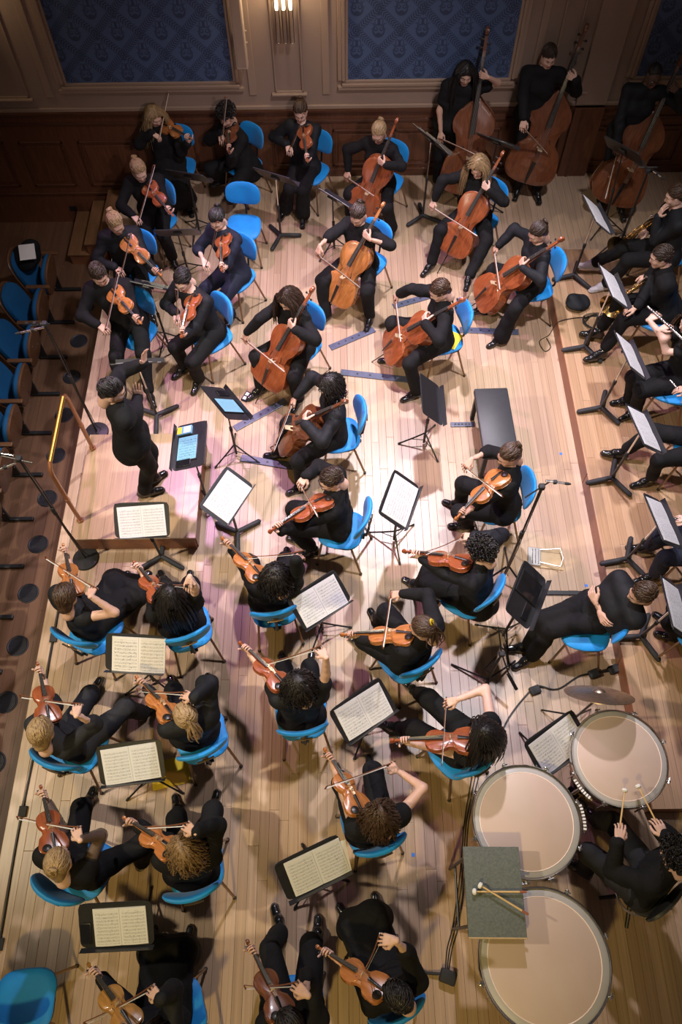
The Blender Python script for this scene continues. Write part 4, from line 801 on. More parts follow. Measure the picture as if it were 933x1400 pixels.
# ------------------------------------------------------------------ measured positions (metres)
PEOPLE=[
{"k":"P1","z0":0,"inst":{"t":"violin","o":[-2.17,8.945,1.025],"x":[0.727,-0.676,0.12],"z":[-0.367,-0.236,0.9]},"hL":{"w":[-1.81,8.611,1.001],"x":[-0.18,-0.207,0.962],"z":[-0.58,-0.698,-0.42],"g":"neck"},"bow":{"o":[-2.148,8.579,1.075],"x":[0.107,0.97,0.219],"z":[-0.361,-0.168,0.918],"ln":0.73},"hR":{"w":[-2.227,8.594,1.143],"x":[0.825,-0.153,-0.544],"z":[0.172,-0.032,0.985],"g":"bow"},"eL":[-1.94,8.708,0.811],"eR":[-2.418,8.61,0.982],"pel":[-2.152,8.84,0.545],"nb":[-2.21,8.92,1.002],"head":[-2.225,8.92,1.155],"fv":[0.485,-0.783,-0.389],"f":[0.147,-0.989,0.0],"shL":[-2.04,8.937,0.948],"shR":[-2.366,8.888,0.948],"kL":[-1.972,8.469,0.48],"kR":[-2.226,8.436,0.47],"aL":[-1.992,8.636,0.085],"aR":[-2.164,8.611,0.085],"s":[-0.117,0.129,0.985],"chair":{"o":[-2.057,8.864,0.0],"a":-101.504},"hair":"long","hc":"blonde","top":"long","leg":"skirt","lab":"person in black dress playing violin against the wainscot"},
{"k":"P2","z0":0,"inst":{"t":"violin","o":[-1.305,8.917,1.012],"x":[0.023,-0.995,0.1],"z":[-0.425,0.081,0.902]},"hL":{"w":[-1.293,8.426,0.979],"x":[-0.274,-0.034,0.961],"z":[-0.905,-0.064,-0.421],"g":"neck"},"bow":{"o":[-1.419,8.745,0.908],"x":[0.215,-0.213,0.953],"z":[-0.888,0.364,0.282],"ln":0.73},"hR":{"w":[-1.442,8.828,0.957],"x":[0.241,-0.904,-0.354],"z":[0.046,-0.174,0.984],"g":"bow"},"eL":[-1.325,8.562,0.753],"eR":[-1.618,8.938,0.792],"pel":[-1.201,8.84,0.545],"nb":[-1.295,8.911,0.991],"head":[-1.349,8.92,1.14],"fv":[-0.333,-0.859,-0.389],"f":[-0.833,-0.554,0.0],"shL":[-1.177,8.746,0.938],"shR":[-1.387,9.062,0.938],"kL":[-1.309,8.411,0.47],"kR":[-1.638,8.765,0.5],"aL":[-1.301,8.741,0.179],"aR":[-1.542,9.035,0.167],"s":[-0.24,0.129,0.962],"chair":{"o":[-1.212,8.907,0.0],"a":-133.334},"hair":"curlyshort","hc":"black","top":"long","leg":"trousers","male":1,"lab":"person in black suit playing violin on the chair against the wainscot"},
{"k":"P3","z0":0,"inst":{"t":"violin","o":[-0.401,8.786,1.086],"x":[0.09,-0.989,-0.119],"z":[-0.411,-0.146,0.9]},"hL":{"w":[-0.358,8.317,0.946],"x":[-0.252,-0.261,0.932],"z":[-0.907,-0.032,-0.42],"g":"neck"},"bow":{"o":[-0.589,8.669,0.799],"x":[0.321,-0.265,0.91],"z":[-0.935,0.066,0.349],"ln":0.73},"hR":{"w":[-0.617,8.751,0.848],"x":[0.298,-0.886,-0.356],"z":[0.057,-0.171,0.984],"g":"bow"},"eL":[-0.322,8.559,0.899],"eR":[-0.8,8.921,0.832],"pel":[-0.401,8.768,0.545],"nb":[-0.421,8.871,1.062],"head":[-0.434,8.876,1.215],"fv":[-0.055,-0.919,-0.389],"f":[-0.282,-0.959,0.0],"shL":[-0.26,8.815,1.008],"shR":[-0.576,8.909,1.008],"kL":[-0.43,8.364,0.49],"kR":[-0.602,8.394,0.5],"aL":[-0.456,8.411,0.085],"aR":[-0.689,8.528,0.09],"s":[-0.048,0.16,0.986],"chair":{"o":[-0.333,8.755,0.0],"a":-122.742},"hair":"bun","hc":"brown","top":"long","leg":"wide","lab":"person in flared black trousers playing violin against the wainscot"},
{"k":"P4","z0":0,"inst":{"t":"cello","o":[0.35,8.076,0.599],"x":[0.327,0.131,0.936],"z":[-0.371,-0.893,0.255]},"hL":{"w":[0.566,8.048,1.071],"x":[-0.794,0.448,0.412],"z":[-0.428,-0.901,0.067],"g":"neck"},"bow":{"o":[0.13,8.481,0.573],"x":[0.465,-0.845,0.264],"z":[-0.885,-0.453,0.11],"ln":0.7},"hR":{"w":[0.141,8.518,0.647],"x":[-0.357,-0.356,-0.863],"z":[-0.613,-0.584,0.532],"g":"bow"},"eL":[0.781,8.141,0.983],"eR":[0.125,8.6,0.883],"pel":[0.547,8.474,0.545],"nb":[0.523,8.48,1.055],"head":[0.503,8.459,1.21],"fv":[-0.336,-0.811,-0.479],"f":[-0.472,-0.881,0.0],"shL":[0.672,8.404,1.001],"shR":[0.381,8.56,1.001],"kL":[0.614,8.034,0.484],"kR":[0.155,8.269,0.497],"aL":[0.712,8.114,0.085],"aR":[0.195,8.288,0.085],"s":[-0.066,-0.022,0.998],"chair":{"o":[0.614,8.532,0.0],"a":-123.024},"hair":"bun","hc":"blonde","top":"long","leg":"trousers","glasses":1,"lab":"person in glasses and black blouse playing cello against the wainscot"},
{"k":"P5","z0":0,"inst":{"t":"violin","o":[-2.219,7.76,1.077],"x":[0.595,-0.796,-0.11],"z":[-0.279,-0.333,0.901]},"hL":{"w":[-1.947,7.416,0.946],"x":[-0.083,-0.347,0.934],"z":[-0.753,-0.506,-0.42],"g":"neck"},"bow":{"o":[-2.332,7.452,0.792],"x":[0.42,0.287,0.861],"z":[-0.623,-0.598,0.504],"ln":0.73},"hR":{"w":[-2.401,7.501,0.849],"x":[0.736,-0.516,-0.438],"z":[0.146,-0.103,0.984],"g":"bow"},"eL":[-2.03,7.652,0.946],"eR":[-2.563,7.691,0.836],"pel":[-2.263,8.003,0.545],"nb":[-2.278,7.89,1.055],"head":[-2.28,7.831,1.205],"fv":[0.379,-0.84,-0.389],"f":[0.093,-0.996,0.0],"shL":[-2.112,7.919,1.002],"shR":[-2.441,7.888,1.002],"kL":[-2.111,7.561,0.5],"kR":[-2.338,7.597,0.498],"aL":[-2.091,7.632,0.085],"aR":[-2.379,7.559,0.085],"s":[-0.024,-0.252,0.967],"chair":{"o":[-2.225,7.861,0.0],"a":-129.962},"hair":"bun","hc":"blonde","top":"long","leg":"trousers","lab":"person in loose black jacket playing violin by the stage steps"},
{"k":"P6","z0":0,"inst":{"t":"violin","o":[-2.365,6.867,1.078],"x":[0.7,-0.618,-0.358],"z":[-0.037,-0.532,0.846]},"hL":{"w":[-2.048,6.587,0.827],"x":[0.161,-0.508,0.846],"z":[-0.713,-0.579,-0.395],"g":"neck"},"bow":{"o":[-2.45,6.665,0.742],"x":[0.393,-0.124,0.911],"z":[-0.633,-0.755,0.171],"ln":0.73},"hR":{"w":[-2.512,6.726,0.791],"x":[0.663,-0.662,-0.351],"z":[0.127,-0.127,0.984],"g":"bow"},"eL":[-2.177,6.798,0.862],"eR":[-2.739,6.829,0.802],"pel":[-2.446,7.048,0.545],"nb":[-2.437,6.989,1.062],"head":[-2.431,6.946,1.215],"fv":[0.5,-0.773,-0.389],"f":[0.156,-0.988,0.0],"shL":[-2.276,7.023,1.007],"shR":[-2.602,6.971,1.007],"kL":[-2.255,6.645,0.5],"kR":[-2.51,6.637,0.496],"aL":[-2.279,6.731,0.085],"aR":[-2.581,6.677,0.085],"s":[0.022,-0.151,0.988],"chair":{"o":[-2.353,6.966,0.0],"a":-116.457},"hair":"bun","hc":"blonde","top":"long","leg":"trousers","lab":"person in black shirt playing violin just below the stage steps"},
{"k":"P7","z0":0,"inst":{"t":"violin","o":[-1.269,6.894,1.082],"x":[0.045,-0.997,0.06],"z":[-0.425,0.035,0.905]},"hL":{"w":[-1.247,6.406,1.028],"x":[-0.271,-0.079,0.959],"z":[-0.904,-0.066,-0.422],"g":"neck"},"bow":{"o":[-1.468,6.647,0.83],"x":[0.329,-0.061,0.942],"z":[-0.936,0.111,0.334],"ln":0.73},"hR":{"w":[-1.506,6.724,0.882],"x":[0.401,-0.828,-0.393],"z":[0.078,-0.162,0.984],"g":"bow"},"eL":[-1.229,6.627,0.913],"eR":[-1.591,6.954,0.831],"pel":[-1.199,6.908,0.545],"nb":[-1.282,6.987,1.059],"head":[-1.322,6.99,1.21],"fv":[-0.209,-0.897,-0.389],"f":[-0.602,-0.799,0.0],"shL":[-1.14,6.881,1.005],"shR":[-1.404,7.08,1.005],"kL":[-1.332,6.514,0.493],"kR":[-1.546,6.677,0.482],"aL":[-1.295,6.656,0.085],"aR":[-1.549,6.779,0.085],"s":[-0.18,0.121,0.976],"chair":{"o":[-1.211,6.891,0.0],"a":-127.141},"hair":"bun","hc":"black","top":"half","leg":"trousers","topc":"navy","lab":"person in navy top playing violin in front of the empty blue chair"},
{"k":"P8","z0":0,"inst":{"t":"violin","o":[-2.404,6.099,1.073],"x":[0.622,-0.782,-0.04],"z":[-0.308,-0.292,0.905]},"hL":{"w":[-2.104,5.723,0.971],"x":[-0.114,-0.297,0.948],"z":[-0.719,-0.551,-0.423],"g":"neck"},"bow":{"o":[-2.485,5.763,0.801],"x":[0.371,0.352,0.859],"z":[-0.624,-0.591,0.512],"ln":0.73},"hR":{"w":[-2.56,5.801,0.859],"x":[0.798,-0.409,-0.442],"z":[0.159,-0.082,0.984],"g":"bow"},"eL":[-2.204,5.95,0.879],"eR":[-2.764,5.966,0.82],"pel":[-2.337,6.155,0.545],"nb":[-2.474,6.201,1.05],"head":[-2.512,6.189,1.2],"fv":[0.397,-0.831,-0.389],"f":[0.102,-0.995,0.0],"shL":[-2.271,6.218,0.997],"shR":[-2.649,6.179,0.997],"kL":[-2.148,5.706,0.512],"kR":[-2.44,5.677,0.506],"aL":[-2.14,5.459,0.147],"aR":[-2.439,5.412,0.155],"s":[-0.258,0.049,0.965],"chair":{"o":[-2.279,6.049,0.0],"a":-122.413},"hair":"short","hc":"dark","top":"long","leg":"trousers","male":1,"lab":"person in black shirt playing violin behind the conductor at the stage edge"},
{"k":"P9","z0":0,"inst":{"t":"violin","o":[-1.524,6.02,1.069],"x":[-0.145,-0.989,-0.015],"z":[-0.42,0.048,0.906]},"hL":{"w":[-1.594,5.541,0.979],"x":[-0.291,-0.097,0.952],"z":[-0.896,0.137,-0.423],"g":"neck"},"bow":{"o":[-1.731,5.885,0.802],"x":[0.203,-0.289,0.936],"z":[-0.863,0.398,0.31],"ln":0.73},"hR":{"w":[-1.748,5.97,0.85],"x":[0.182,-0.92,-0.348],"z":[0.035,-0.177,0.984],"g":"bow"},"eL":[-1.532,5.757,0.838],"eR":[-1.901,6.172,0.773],"pel":[-1.427,6.032,0.545],"nb":[-1.566,6.096,1.047],"head":[-1.623,6.095,1.195],"fv":[-0.314,-0.866,-0.389],"f":[-0.609,-0.793,0.0],"shL":[-1.399,5.976,0.995],"shR":[-1.701,6.207,0.995],"kL":[-1.597,5.575,0.507],"kR":[-1.804,5.792,0.5],"aL":[-1.606,5.691,0.085],"aR":[-1.789,5.876,0.085],"s":[-0.287,0.091,0.954],"chair":{"o":[-1.426,5.981,0.0],"a":-143.463},"hair":"short","hc":"black","top":"long","leg":"trousers","male":1,"glasses":1,"lab":"person in black shirt holding violin pointed down beside the conductor"},
{"k":"P10","z0":0,"inst":{"t":"cello","o":[0.02,6.679,0.566],"x":[0.459,0.303,0.835],"z":[-0.377,-0.785,0.492]},"hL":{"w":[0.352,6.773,1.102],"x":[-0.706,0.587,0.395],"z":[-0.46,-0.829,0.319],"g":"neck"},"bow":{"o":[-0.22,6.679,0.971],"x":[0.704,-0.021,-0.71],"z":[0.055,-0.995,0.084],"ln":0.7},"hR":{"w":[-0.2,6.746,1.04],"x":[-0.276,-0.479,-0.833],"z":[-0.569,-0.436,0.697],"g":"bow"},"eL":[0.584,6.776,1.009],"eR":[-0.073,6.959,1.008],"pel":[0.285,7.074,0.545],"nb":[0.25,7.076,1.041],"head":[0.224,7.054,1.195],"fv":[-0.355,-0.803,-0.479],"f":[-0.559,-0.829,0.0],"shL":[0.392,6.985,0.986],"shR":[0.118,7.169,0.986],"kL":[0.333,6.628,0.479],"kR":[-0.188,6.777,0.5],"aL":[0.384,6.606,0.085],"aR":[-0.151,6.638,0.085],"s":[-0.094,-0.031,0.995],"chair":{"o":[0.341,7.098,0.0],"a":-130.234},"hair":"bun","hc":"dark","top":"half","leg":"trousers","lab":"person in black half-sleeve top playing cello in the middle of the back cellos"},
{"k":"P11","z0":0,"inst":{"t":"cello","o":[1.44,7.462,0.566],"x":[0.418,0.314,0.852],"z":[-0.381,-0.792,0.478]},"hL":{"w":[1.741,7.557,1.098],"x":[-0.733,0.573,0.365],"z":[-0.455,-0.838,0.302],"g":"neck"},"bow":{"o":[1.147,7.74,0.711],"x":[0.727,-0.686,-0.036],"z":[-0.58,-0.641,0.503],"ln":0.7},"hR":{"w":[1.159,7.782,0.783],"x":[-0.362,-0.395,-0.845],"z":[-0.582,-0.45,0.678],"g":"bow"},"eL":[1.94,7.534,0.95],"eR":[1.247,7.851,1.007],"pel":[1.687,7.852,0.545],"nb":[1.654,7.861,1.051],"head":[1.631,7.841,1.205],"fv":[-0.322,-0.816,-0.479],"f":[-0.503,-0.864,0.0],"shL":[1.801,7.778,0.996],"shR":[1.516,7.944,0.996],"kL":[1.792,7.409,0.488],"kR":[1.265,7.603,0.5],"aL":[1.6,7.14,0.197],"aR":[1.17,7.473,0.091],"s":[-0.086,-0.017,0.996],"chair":{"o":[1.745,7.805,0.0],"a":-139.734},"hair":"long","hc":"blonde","top":"long","leg":"trousers","lab":"person in black satin blouse playing cello in front of the double basses"},
{"k":"P12","z0":0,"inst":{"t":"cello","o":[1.746,6.605,0.564],"x":[0.59,-0.105,0.8],"z":[-0.783,-0.317,0.536]},"hL":{"w":[2.009,6.452,0.979],"x":[-0.085,0.907,0.412],"z":[-0.883,-0.29,0.368],"g":"neck"},"bow":{"o":[1.824,7.064,0.641],"x":[-0.03,-0.995,0.1],"z":[-0.838,0.079,0.54],"ln":0.7},"hR":{"w":[1.862,7.083,0.714],"x":[-0.526,-0.005,-0.851],"z":[-0.678,0.068,0.732],"g":"bow"},"eL":[2.212,6.326,0.905],"eR":[2.029,7.155,0.885],"pel":[2.236,6.709,0.545],"nb":[2.215,6.768,1.007],"head":[2.182,6.78,1.16],"fv":[-0.806,-0.347,-0.479],"f":[-0.964,-0.266,0.0],"shL":[2.263,6.602,0.952],"shR":[2.176,6.92,0.952],"kL":[2.007,6.312,0.498],"kR":[1.834,6.924,0.491],"aL":[1.916,6.259,0.085],"aR":[1.75,6.665,0.145],"s":[-0.088,0.115,0.99],"chair":{"o":[2.27,6.676,0.0],"a":-174.049},"hair":"bun","hc":"dark","top":"long","leg":"wide","lab":"person in wide black trousers playing cello against the riser edge"},
{"k":"P13","z0":0,"inst":{"t":"cello","o":[0.629,5.833,0.564],"x":[0.584,-0.17,0.794],"z":[-0.806,-0.238,0.542]},"hL":{"w":[0.89,5.647,0.99],"x":[0.012,0.908,0.418],"z":[-0.905,-0.2,0.376],"g":"neck"},"bow":{"o":[0.639,6.324,0.651],"x":[0.029,-0.996,0.086],"z":[-0.843,0.022,0.538],"ln":0.7},"hR":{"w":[0.678,6.338,0.724],"x":[-0.521,0.054,-0.852],"z":[-0.661,0.134,0.738],"g":"bow"},"eL":[1.027,5.421,0.979],"eR":[0.802,6.203,0.916],"pel":[1.135,5.888,0.545],"nb":[1.081,5.896,1.057],"head":[1.039,5.894,1.21],"fv":[-0.842,-0.247,-0.479],"f":[-0.99,-0.139,0.0],"shL":[1.115,5.707,1.002],"shR":[1.063,6.083,1.002],"kL":[0.762,5.525,0.5],"kR":[0.606,6.095,0.5],"aL":[0.87,5.465,0.085],"aR":[0.645,5.968,0.085],"s":[-0.142,0.01,0.99],"chair":{"o":[1.155,5.903,0.0],"a":-168.826},"hair":"short","hc":"brown","top":"long","leg":"trousers","male":1,"lab":"person in black playing cello on a chair with a yellow folder"},
{"k":"P14","z0":0,"inst":{"t":"cello","o":[-0.754,5.453,0.566],"x":[0.461,0.277,0.843],"z":[-0.495,-0.708,0.504]},"hL":{"w":[-0.455,5.514,1.075],"x":[-0.639,0.69,0.341],"z":[-0.576,-0.748,0.328],"g":"neck"},"bow":{"o":[-1.014,5.767,0.632],"x":[0.649,-0.752,0.114],"z":[-0.695,-0.525,0.491],"ln":0.7},"hR":{"w":[-0.995,5.807,0.704],"x":[-0.418,-0.34,-0.843],"z":[-0.641,-0.339,0.688],"g":"bow"},"eL":[-0.237,5.451,0.969],"eR":[-0.836,5.812,0.897],"pel":[-0.435,5.81,0.545],"nb":[-0.484,5.821,1.046],"head":[-0.517,5.806,1.2],"fv":[-0.492,-0.726,-0.479],"f":[-0.687,-0.726,0.0],"shL":[-0.358,5.708,0.992],"shR":[-0.597,5.935,0.992],"kL":[-0.489,5.37,0.481],"kR":[-0.911,5.643,0.5],"aL":[-0.465,5.382,0.085],"aR":[-0.898,5.544,0.085],"s":[-0.124,-0.006,0.992],"chair":{"o":[-0.43,5.829,0.0],"a":-131.133},"hair":"long","hc":"dark","top":"long","leg":"trousers","lab":"person in fitted black top playing cello beside the small tuner box"},
{"k":"P15","z0":0,"inst":{"t":"cello","o":[-0.547,4.628,0.564],"x":[0.548,-0.228,0.804],"z":[-0.836,-0.142,0.53]},"hL":{"w":[-0.346,4.431,0.95],"x":[0.107,0.905,0.412],"z":[-0.927,-0.095,0.362],"g":"neck"},"bow":{"o":[-0.49,4.927,0.61],"x":[-0.239,-0.96,0.143],"z":[-0.809,0.279,0.517],"ln":0.7},"hR":{"w":[-0.446,4.947,0.683],"x":[-0.55,-0.011,-0.835],"z":[-0.652,0.212,0.728],"g":"bow"},"eL":[-0.171,4.237,0.91],"eR":[-0.273,5.072,0.84],"pel":[-0.057,4.633,0.545],"nb":[-0.063,4.69,1.021],"head":[-0.091,4.705,1.175],"fv":[-0.848,-0.226,-0.479],"f":[-0.988,-0.151,0.0],"shL":[-0.031,4.496,0.967],"shR":[-0.089,4.872,0.967],"kL":[-0.425,4.268,0.5],"kR":[-0.546,4.738,0.5],"aL":[-0.4,4.258,0.085],"aR":[-0.642,4.667,0.085],"s":[-0.054,0.114,0.992],"chair":{"o":[-0.009,4.624,0.0],"a":-174.394},"hair":"curlylong","hc":"black","top":"long","leg":"trousers","male":1,"lab":"person in black shirt playing dark brown cello beside two floor boards"},
{"k":"B1","z0":0,"inst":{"t":"bass","o":[1.641,8.536,0.701],"x":[0.065,0.39,0.918],"z":[-0.185,-0.9,0.396]},"hL":{"w":[1.777,8.844,1.63],"x":[-0.952,0.265,0.156],"z":[-0.195,-0.959,0.208],"g":"neck"},"bow":{"o":[1.324,8.871,0.822],"x":[0.589,-0.782,0.203],"z":[-0.79,-0.504,0.35],"ln":0.7},"hR":{"w":[1.311,8.918,0.889],"x":[-0.086,-0.544,-0.835],"z":[-0.496,-0.669,0.554],"g":"bow"},"eL":[1.936,8.972,1.484],"eR":[1.273,8.983,1.127],"pel":[1.421,9.061,0.9],"nb":[1.513,9.016,1.448],"head":[1.533,8.978,1.6],"fv":[0.02,-0.939,-0.343],"f":[-0.202,-0.979,0.0],"shL":[1.666,8.989,1.394],"shR":[1.343,9.056,1.394],"kL":[1.561,8.886,0.516],"kR":[1.339,8.989,0.493],"aL":[1.628,8.808,0.112],"aR":[1.388,9.086,0.09],"s":[0.157,-0.116,0.981],"hair":"long","hc":"black","top":"short","leg":"wide","lab":"person in short-sleeve black outfit standing with double bass"},
{"k":"B2","z0":0,"inst":{"t":"bass","o":[2.535,8.707,0.697],"x":[0.238,0.268,0.933],"z":[-0.129,-0.944,0.304]},"hL":{"w":[2.83,8.879,1.568],"x":[-0.902,0.239,0.359],"z":[-0.173,-0.978,0.115],"g":"neck"},"bow":{"o":[2.267,8.597,1.139],"x":[0.646,0.233,-0.727],"z":[0.246,-0.965,-0.09],"ln":0.7},"hR":{"w":[2.253,8.658,1.218],"x":[-0.055,-0.542,-0.839],"z":[-0.444,-0.707,0.551],"g":"bow"},"eL":[2.907,8.996,1.343],"eR":[2.246,8.886,1.354],"pel":[2.43,9.067,1.02],"nb":[2.492,9.113,1.566],"head":[2.507,9.1,1.72],"fv":[0.059,-0.938,-0.343],"f":[-0.135,-0.991,0.0],"shL":[2.675,9.084,1.511],"shR":[2.298,9.136,1.511],"kL":[2.589,8.877,0.58],"kR":[2.376,8.931,0.567],"aL":[2.671,8.79,0.116],"aR":[2.432,8.875,0.094],"s":[0.109,0.046,0.993],"hair":"short","hc":"dark","top":"long","leg":"trousers","male":1,"lab":"person in buttoned black shirt standing with double bass"},
{"k":"B3","z0":0,"inst":{"t":"bass","o":[3.615,8.314,0.725],"x":[0.265,0.337,0.903],"z":[-0.102,-0.922,0.374]},"hL":{"w":[3.946,8.564,1.605],"x":[-0.893,0.251,0.373],"z":[-0.152,-0.97,0.19],"g":"neck"},"bow":{"o":[3.43,8.422,0.894],"x":[-0.318,-0.932,-0.176],"z":[0.284,-0.27,0.92],"ln":0.7},"hR":{"w":[3.417,8.491,1.004],"x":[-0.045,-0.548,-0.836],"z":[-0.415,-0.679,0.606],"g":"bow"},"eL":[4.077,8.608,1.379],"eR":[3.403,8.62,1.235],"pel":[3.543,8.714,1.0],"nb":[3.645,8.745,1.548],"head":[3.671,8.729,1.7],"fv":[0.09,-0.935,-0.343],"f":[-0.11,-0.994,0.0],"shL":[3.824,8.723,1.493],"shR":[3.447,8.765,1.493],"kL":[3.678,8.527,0.568],"kR":[3.464,8.571,0.557],"aL":[3.731,8.44,0.11],"aR":[3.497,8.566,0.09],"s":[0.18,0.02,0.984],"hair":"buzz","hc":"black","top":"long","leg":"trousers","male":1,"glasses":1,"skin":3,"lab":"person in glasses and navy shirt standing with double bass"},
{"k":"V1","z0":0,"inst":{"t":"viola","o":[-0.107,3.525,1.091],"x":[-0.772,-0.616,0.159],"z":[-0.151,0.421,0.895]},"hL":{"w":[-0.537,3.181,1.096],"x":[-0.148,0.233,0.961],"z":[-0.618,0.666,-0.417],"g":"neck"},"bow":{"o":[-0.371,3.721,0.961],"x":[0.251,-0.787,0.564],"z":[-0.187,0.533,0.825],"ln":0.73},"hR":{"w":[-0.314,3.785,1.016],"x":[-0.608,-0.682,-0.407],"z":[-0.119,-0.134,0.984],"g":"bow"},"eL":[-0.351,3.312,0.961],"eR":[-0.208,3.983,0.875],"pel":[-0.019,3.567,0.545],"nb":[-0.054,3.607,1.066],"head":[-0.09,3.621,1.22],"fv":[-0.863,-0.321,-0.389],"f":[-0.991,0.132,0.0],"shL":[-0.074,3.414,1.012],"shR":[-0.023,3.79,1.012],"kL":[-0.469,3.526,0.5],"kR":[-0.459,3.728,0.5],"aL":[-0.287,3.476,0.102],"aR":[-0.377,3.609,0.085],"s":[-0.105,0.079,0.991],"chair":{"o":[0.008,3.523,0.0],"a":163.761},"hair":"short","hc":"dark","top":"long","leg":"trousers","male":1,"glasses":1,"sock":"pink","lab":"person in black shirt and pink socks playing viola between two slanted music stands"},
{"k":"V2","z0":0,"inst":{"t":"viola","o":[1.486,3.772,1.082],"x":[-0.712,-0.698,-0.08],"z":[-0.348,0.251,0.903]},"hL":{"w":[1.102,3.397,0.956],"x":[-0.335,0.056,0.941],"z":[-0.61,0.671,-0.422],"g":"neck"},"bow":{"o":[1.174,3.934,0.88],"x":[0.316,-0.768,0.558],"z":[-0.42,0.414,0.808],"ln":0.73},"hR":{"w":[1.234,3.994,0.937],"x":[-0.639,-0.637,-0.431],"z":[-0.127,-0.126,0.984],"g":"bow"},"eL":[1.273,3.561,0.876],"eR":[1.426,4.134,0.859],"pel":[1.583,3.722,0.545],"nb":[1.553,3.823,1.059],"head":[1.52,3.86,1.21],"fv":[-0.863,-0.321,-0.389],"f":[-0.955,0.297,0.0],"shL":[1.509,3.654,1.005],"shR":[1.607,3.969,1.005],"kL":[1.163,3.685,0.484],"kR":[1.215,3.987,0.5],"aL":[1.295,3.771,0.085],"aR":[1.239,3.987,0.085],"s":[-0.092,0.202,0.975],"chair":{"o":[1.547,3.77,0.0],"a":-178.267},"hair":"bun","hc":"brown","top":"half","leg":"trousers","lab":"person in black half-sleeve top playing viola beside the padded bench"},
{"k":"V3","z0":0,"inst":{"t":"viola","o":[1.111,2.846,1.092],"x":[-0.844,0.379,-0.379],"z":[-0.14,0.527,0.839]},"hL":{"w":[0.706,3.019,0.82],"x":[-0.322,0.445,0.836],"z":[0.518,0.761,-0.391],"g":"neck"},"bow":{"o":[1.103,3.217,0.842],"x":[-0.577,-0.535,0.617],"z":[0.045,0.734,0.678],"ln":0.73},"hR":{"w":[1.187,3.201,0.895],"x":[-0.901,0.181,-0.394],"z":[-0.176,0.035,0.984],"g":"bow"},"eL":[0.907,2.858,0.882],"eR":[1.447,3.232,0.857],"pel":[1.211,2.793,0.545],"nb":[1.196,2.872,1.062],"head":[1.168,2.906,1.215],"fv":[-0.839,0.38,-0.389],"f":[-0.909,0.416,0.0],"shL":[1.121,2.69,1.008],"shR":[1.279,3.036,1.008],"kL":[0.792,2.927,0.5],"kR":[0.812,3.043,0.509],"aL":[0.883,2.992,0.085],"aR":[0.761,3.087,0.085],"s":[-0.063,0.166,0.984],"chair":{"o":[1.143,2.818,0.0],"a":142.185},"hair":"curlyshort","hc":"black","top":"long","leg":"trousers","male":1,"sock":"red","lab":"person in navy jacket and red socks playing viola beside the tablet stand"},
{"k":"V4","z0":0,"inst":{"t":"viola","o":[0.591,2.212,1.099],"x":[-0.911,0.152,-0.384],"z":[-0.273,0.474,0.837]},"hL":{"w":[0.126,2.289,0.813],"x":[-0.429,0.35,0.833],"z":[0.309,0.867,-0.39],"g":"neck"},"bow":{"o":[0.427,2.666,0.818],"x":[-0.149,-0.843,0.516],"z":[-0.263,0.537,0.802],"ln":0.73},"hR":{"w":[0.51,2.662,0.881],"x":[-0.87,0.041,-0.491],"z":[-0.177,0.008,0.984],"g":"bow"},"eL":[0.366,2.22,0.798],"eR":[0.727,2.596,0.985],"pel":[0.582,2.22,0.545],"nb":[0.639,2.206,1.066],"head":[0.639,2.221,1.22],"fv":[-0.834,0.391,-0.389],"f":[-0.656,0.755,0.0],"shL":[0.51,2.097,1.011],"shR":[0.759,2.314,1.011],"kL":[0.194,2.387,0.47],"kR":[0.396,2.651,0.5],"aL":[0.209,2.494,0.085],"aR":[0.361,2.712,0.085],"s":[0.085,0.0,0.996],"chair":{"o":[0.552,2.229,0.0],"a":123.086},"hair":"pony","hc":"brown","top":"long","leg":"trousers","clip":1,"lab":"person with yellow hair clip and crossed legs playing viola"},
{"k":"V5","z0":0,"inst":{"t":"viola","o":[1.023,1.365,1.096],"x":[-0.996,0.024,-0.087],"z":[-0.069,0.425,0.903]},"hL":{"w":[0.487,1.378,0.966],"x":[-0.2,0.279,0.939],"z":[0.058,0.905,-0.421],"g":"neck"},"bow":{"o":[0.822,1.694,0.902],"x":[-0.17,-0.784,0.597],"z":[-0.033,0.61,0.792],"ln":0.73},"hR":{"w":[0.905,1.71,0.959],"x":[-0.887,-0.169,-0.43],"z":[-0.176,-0.033,0.984],"g":"bow"},"eL":[0.714,1.357,0.863],"eR":[1.14,1.793,0.967],"pel":[0.994,1.45,0.545],"nb":[1.045,1.379,1.066],"head":[1.039,1.374,1.22],"fv":[-0.883,0.261,-0.389],"f":[-0.772,0.636,0.0],"shL":[0.936,1.257,1.012],"shR":[1.146,1.512,1.012],"kL":[0.598,1.59,0.496],"kR":[0.728,1.85,0.5],"aL":[0.488,1.699,0.085],"aR":[0.683,2.014,0.094],"s":[0.067,-0.112,0.991],"chair":{"o":[0.944,1.422,0.0],"a":122.979},"hair":"long","hc":"black","top":"bare","leg":"trousers","lab":"person in sleeveless black top playing viola beside the kettledrums"},
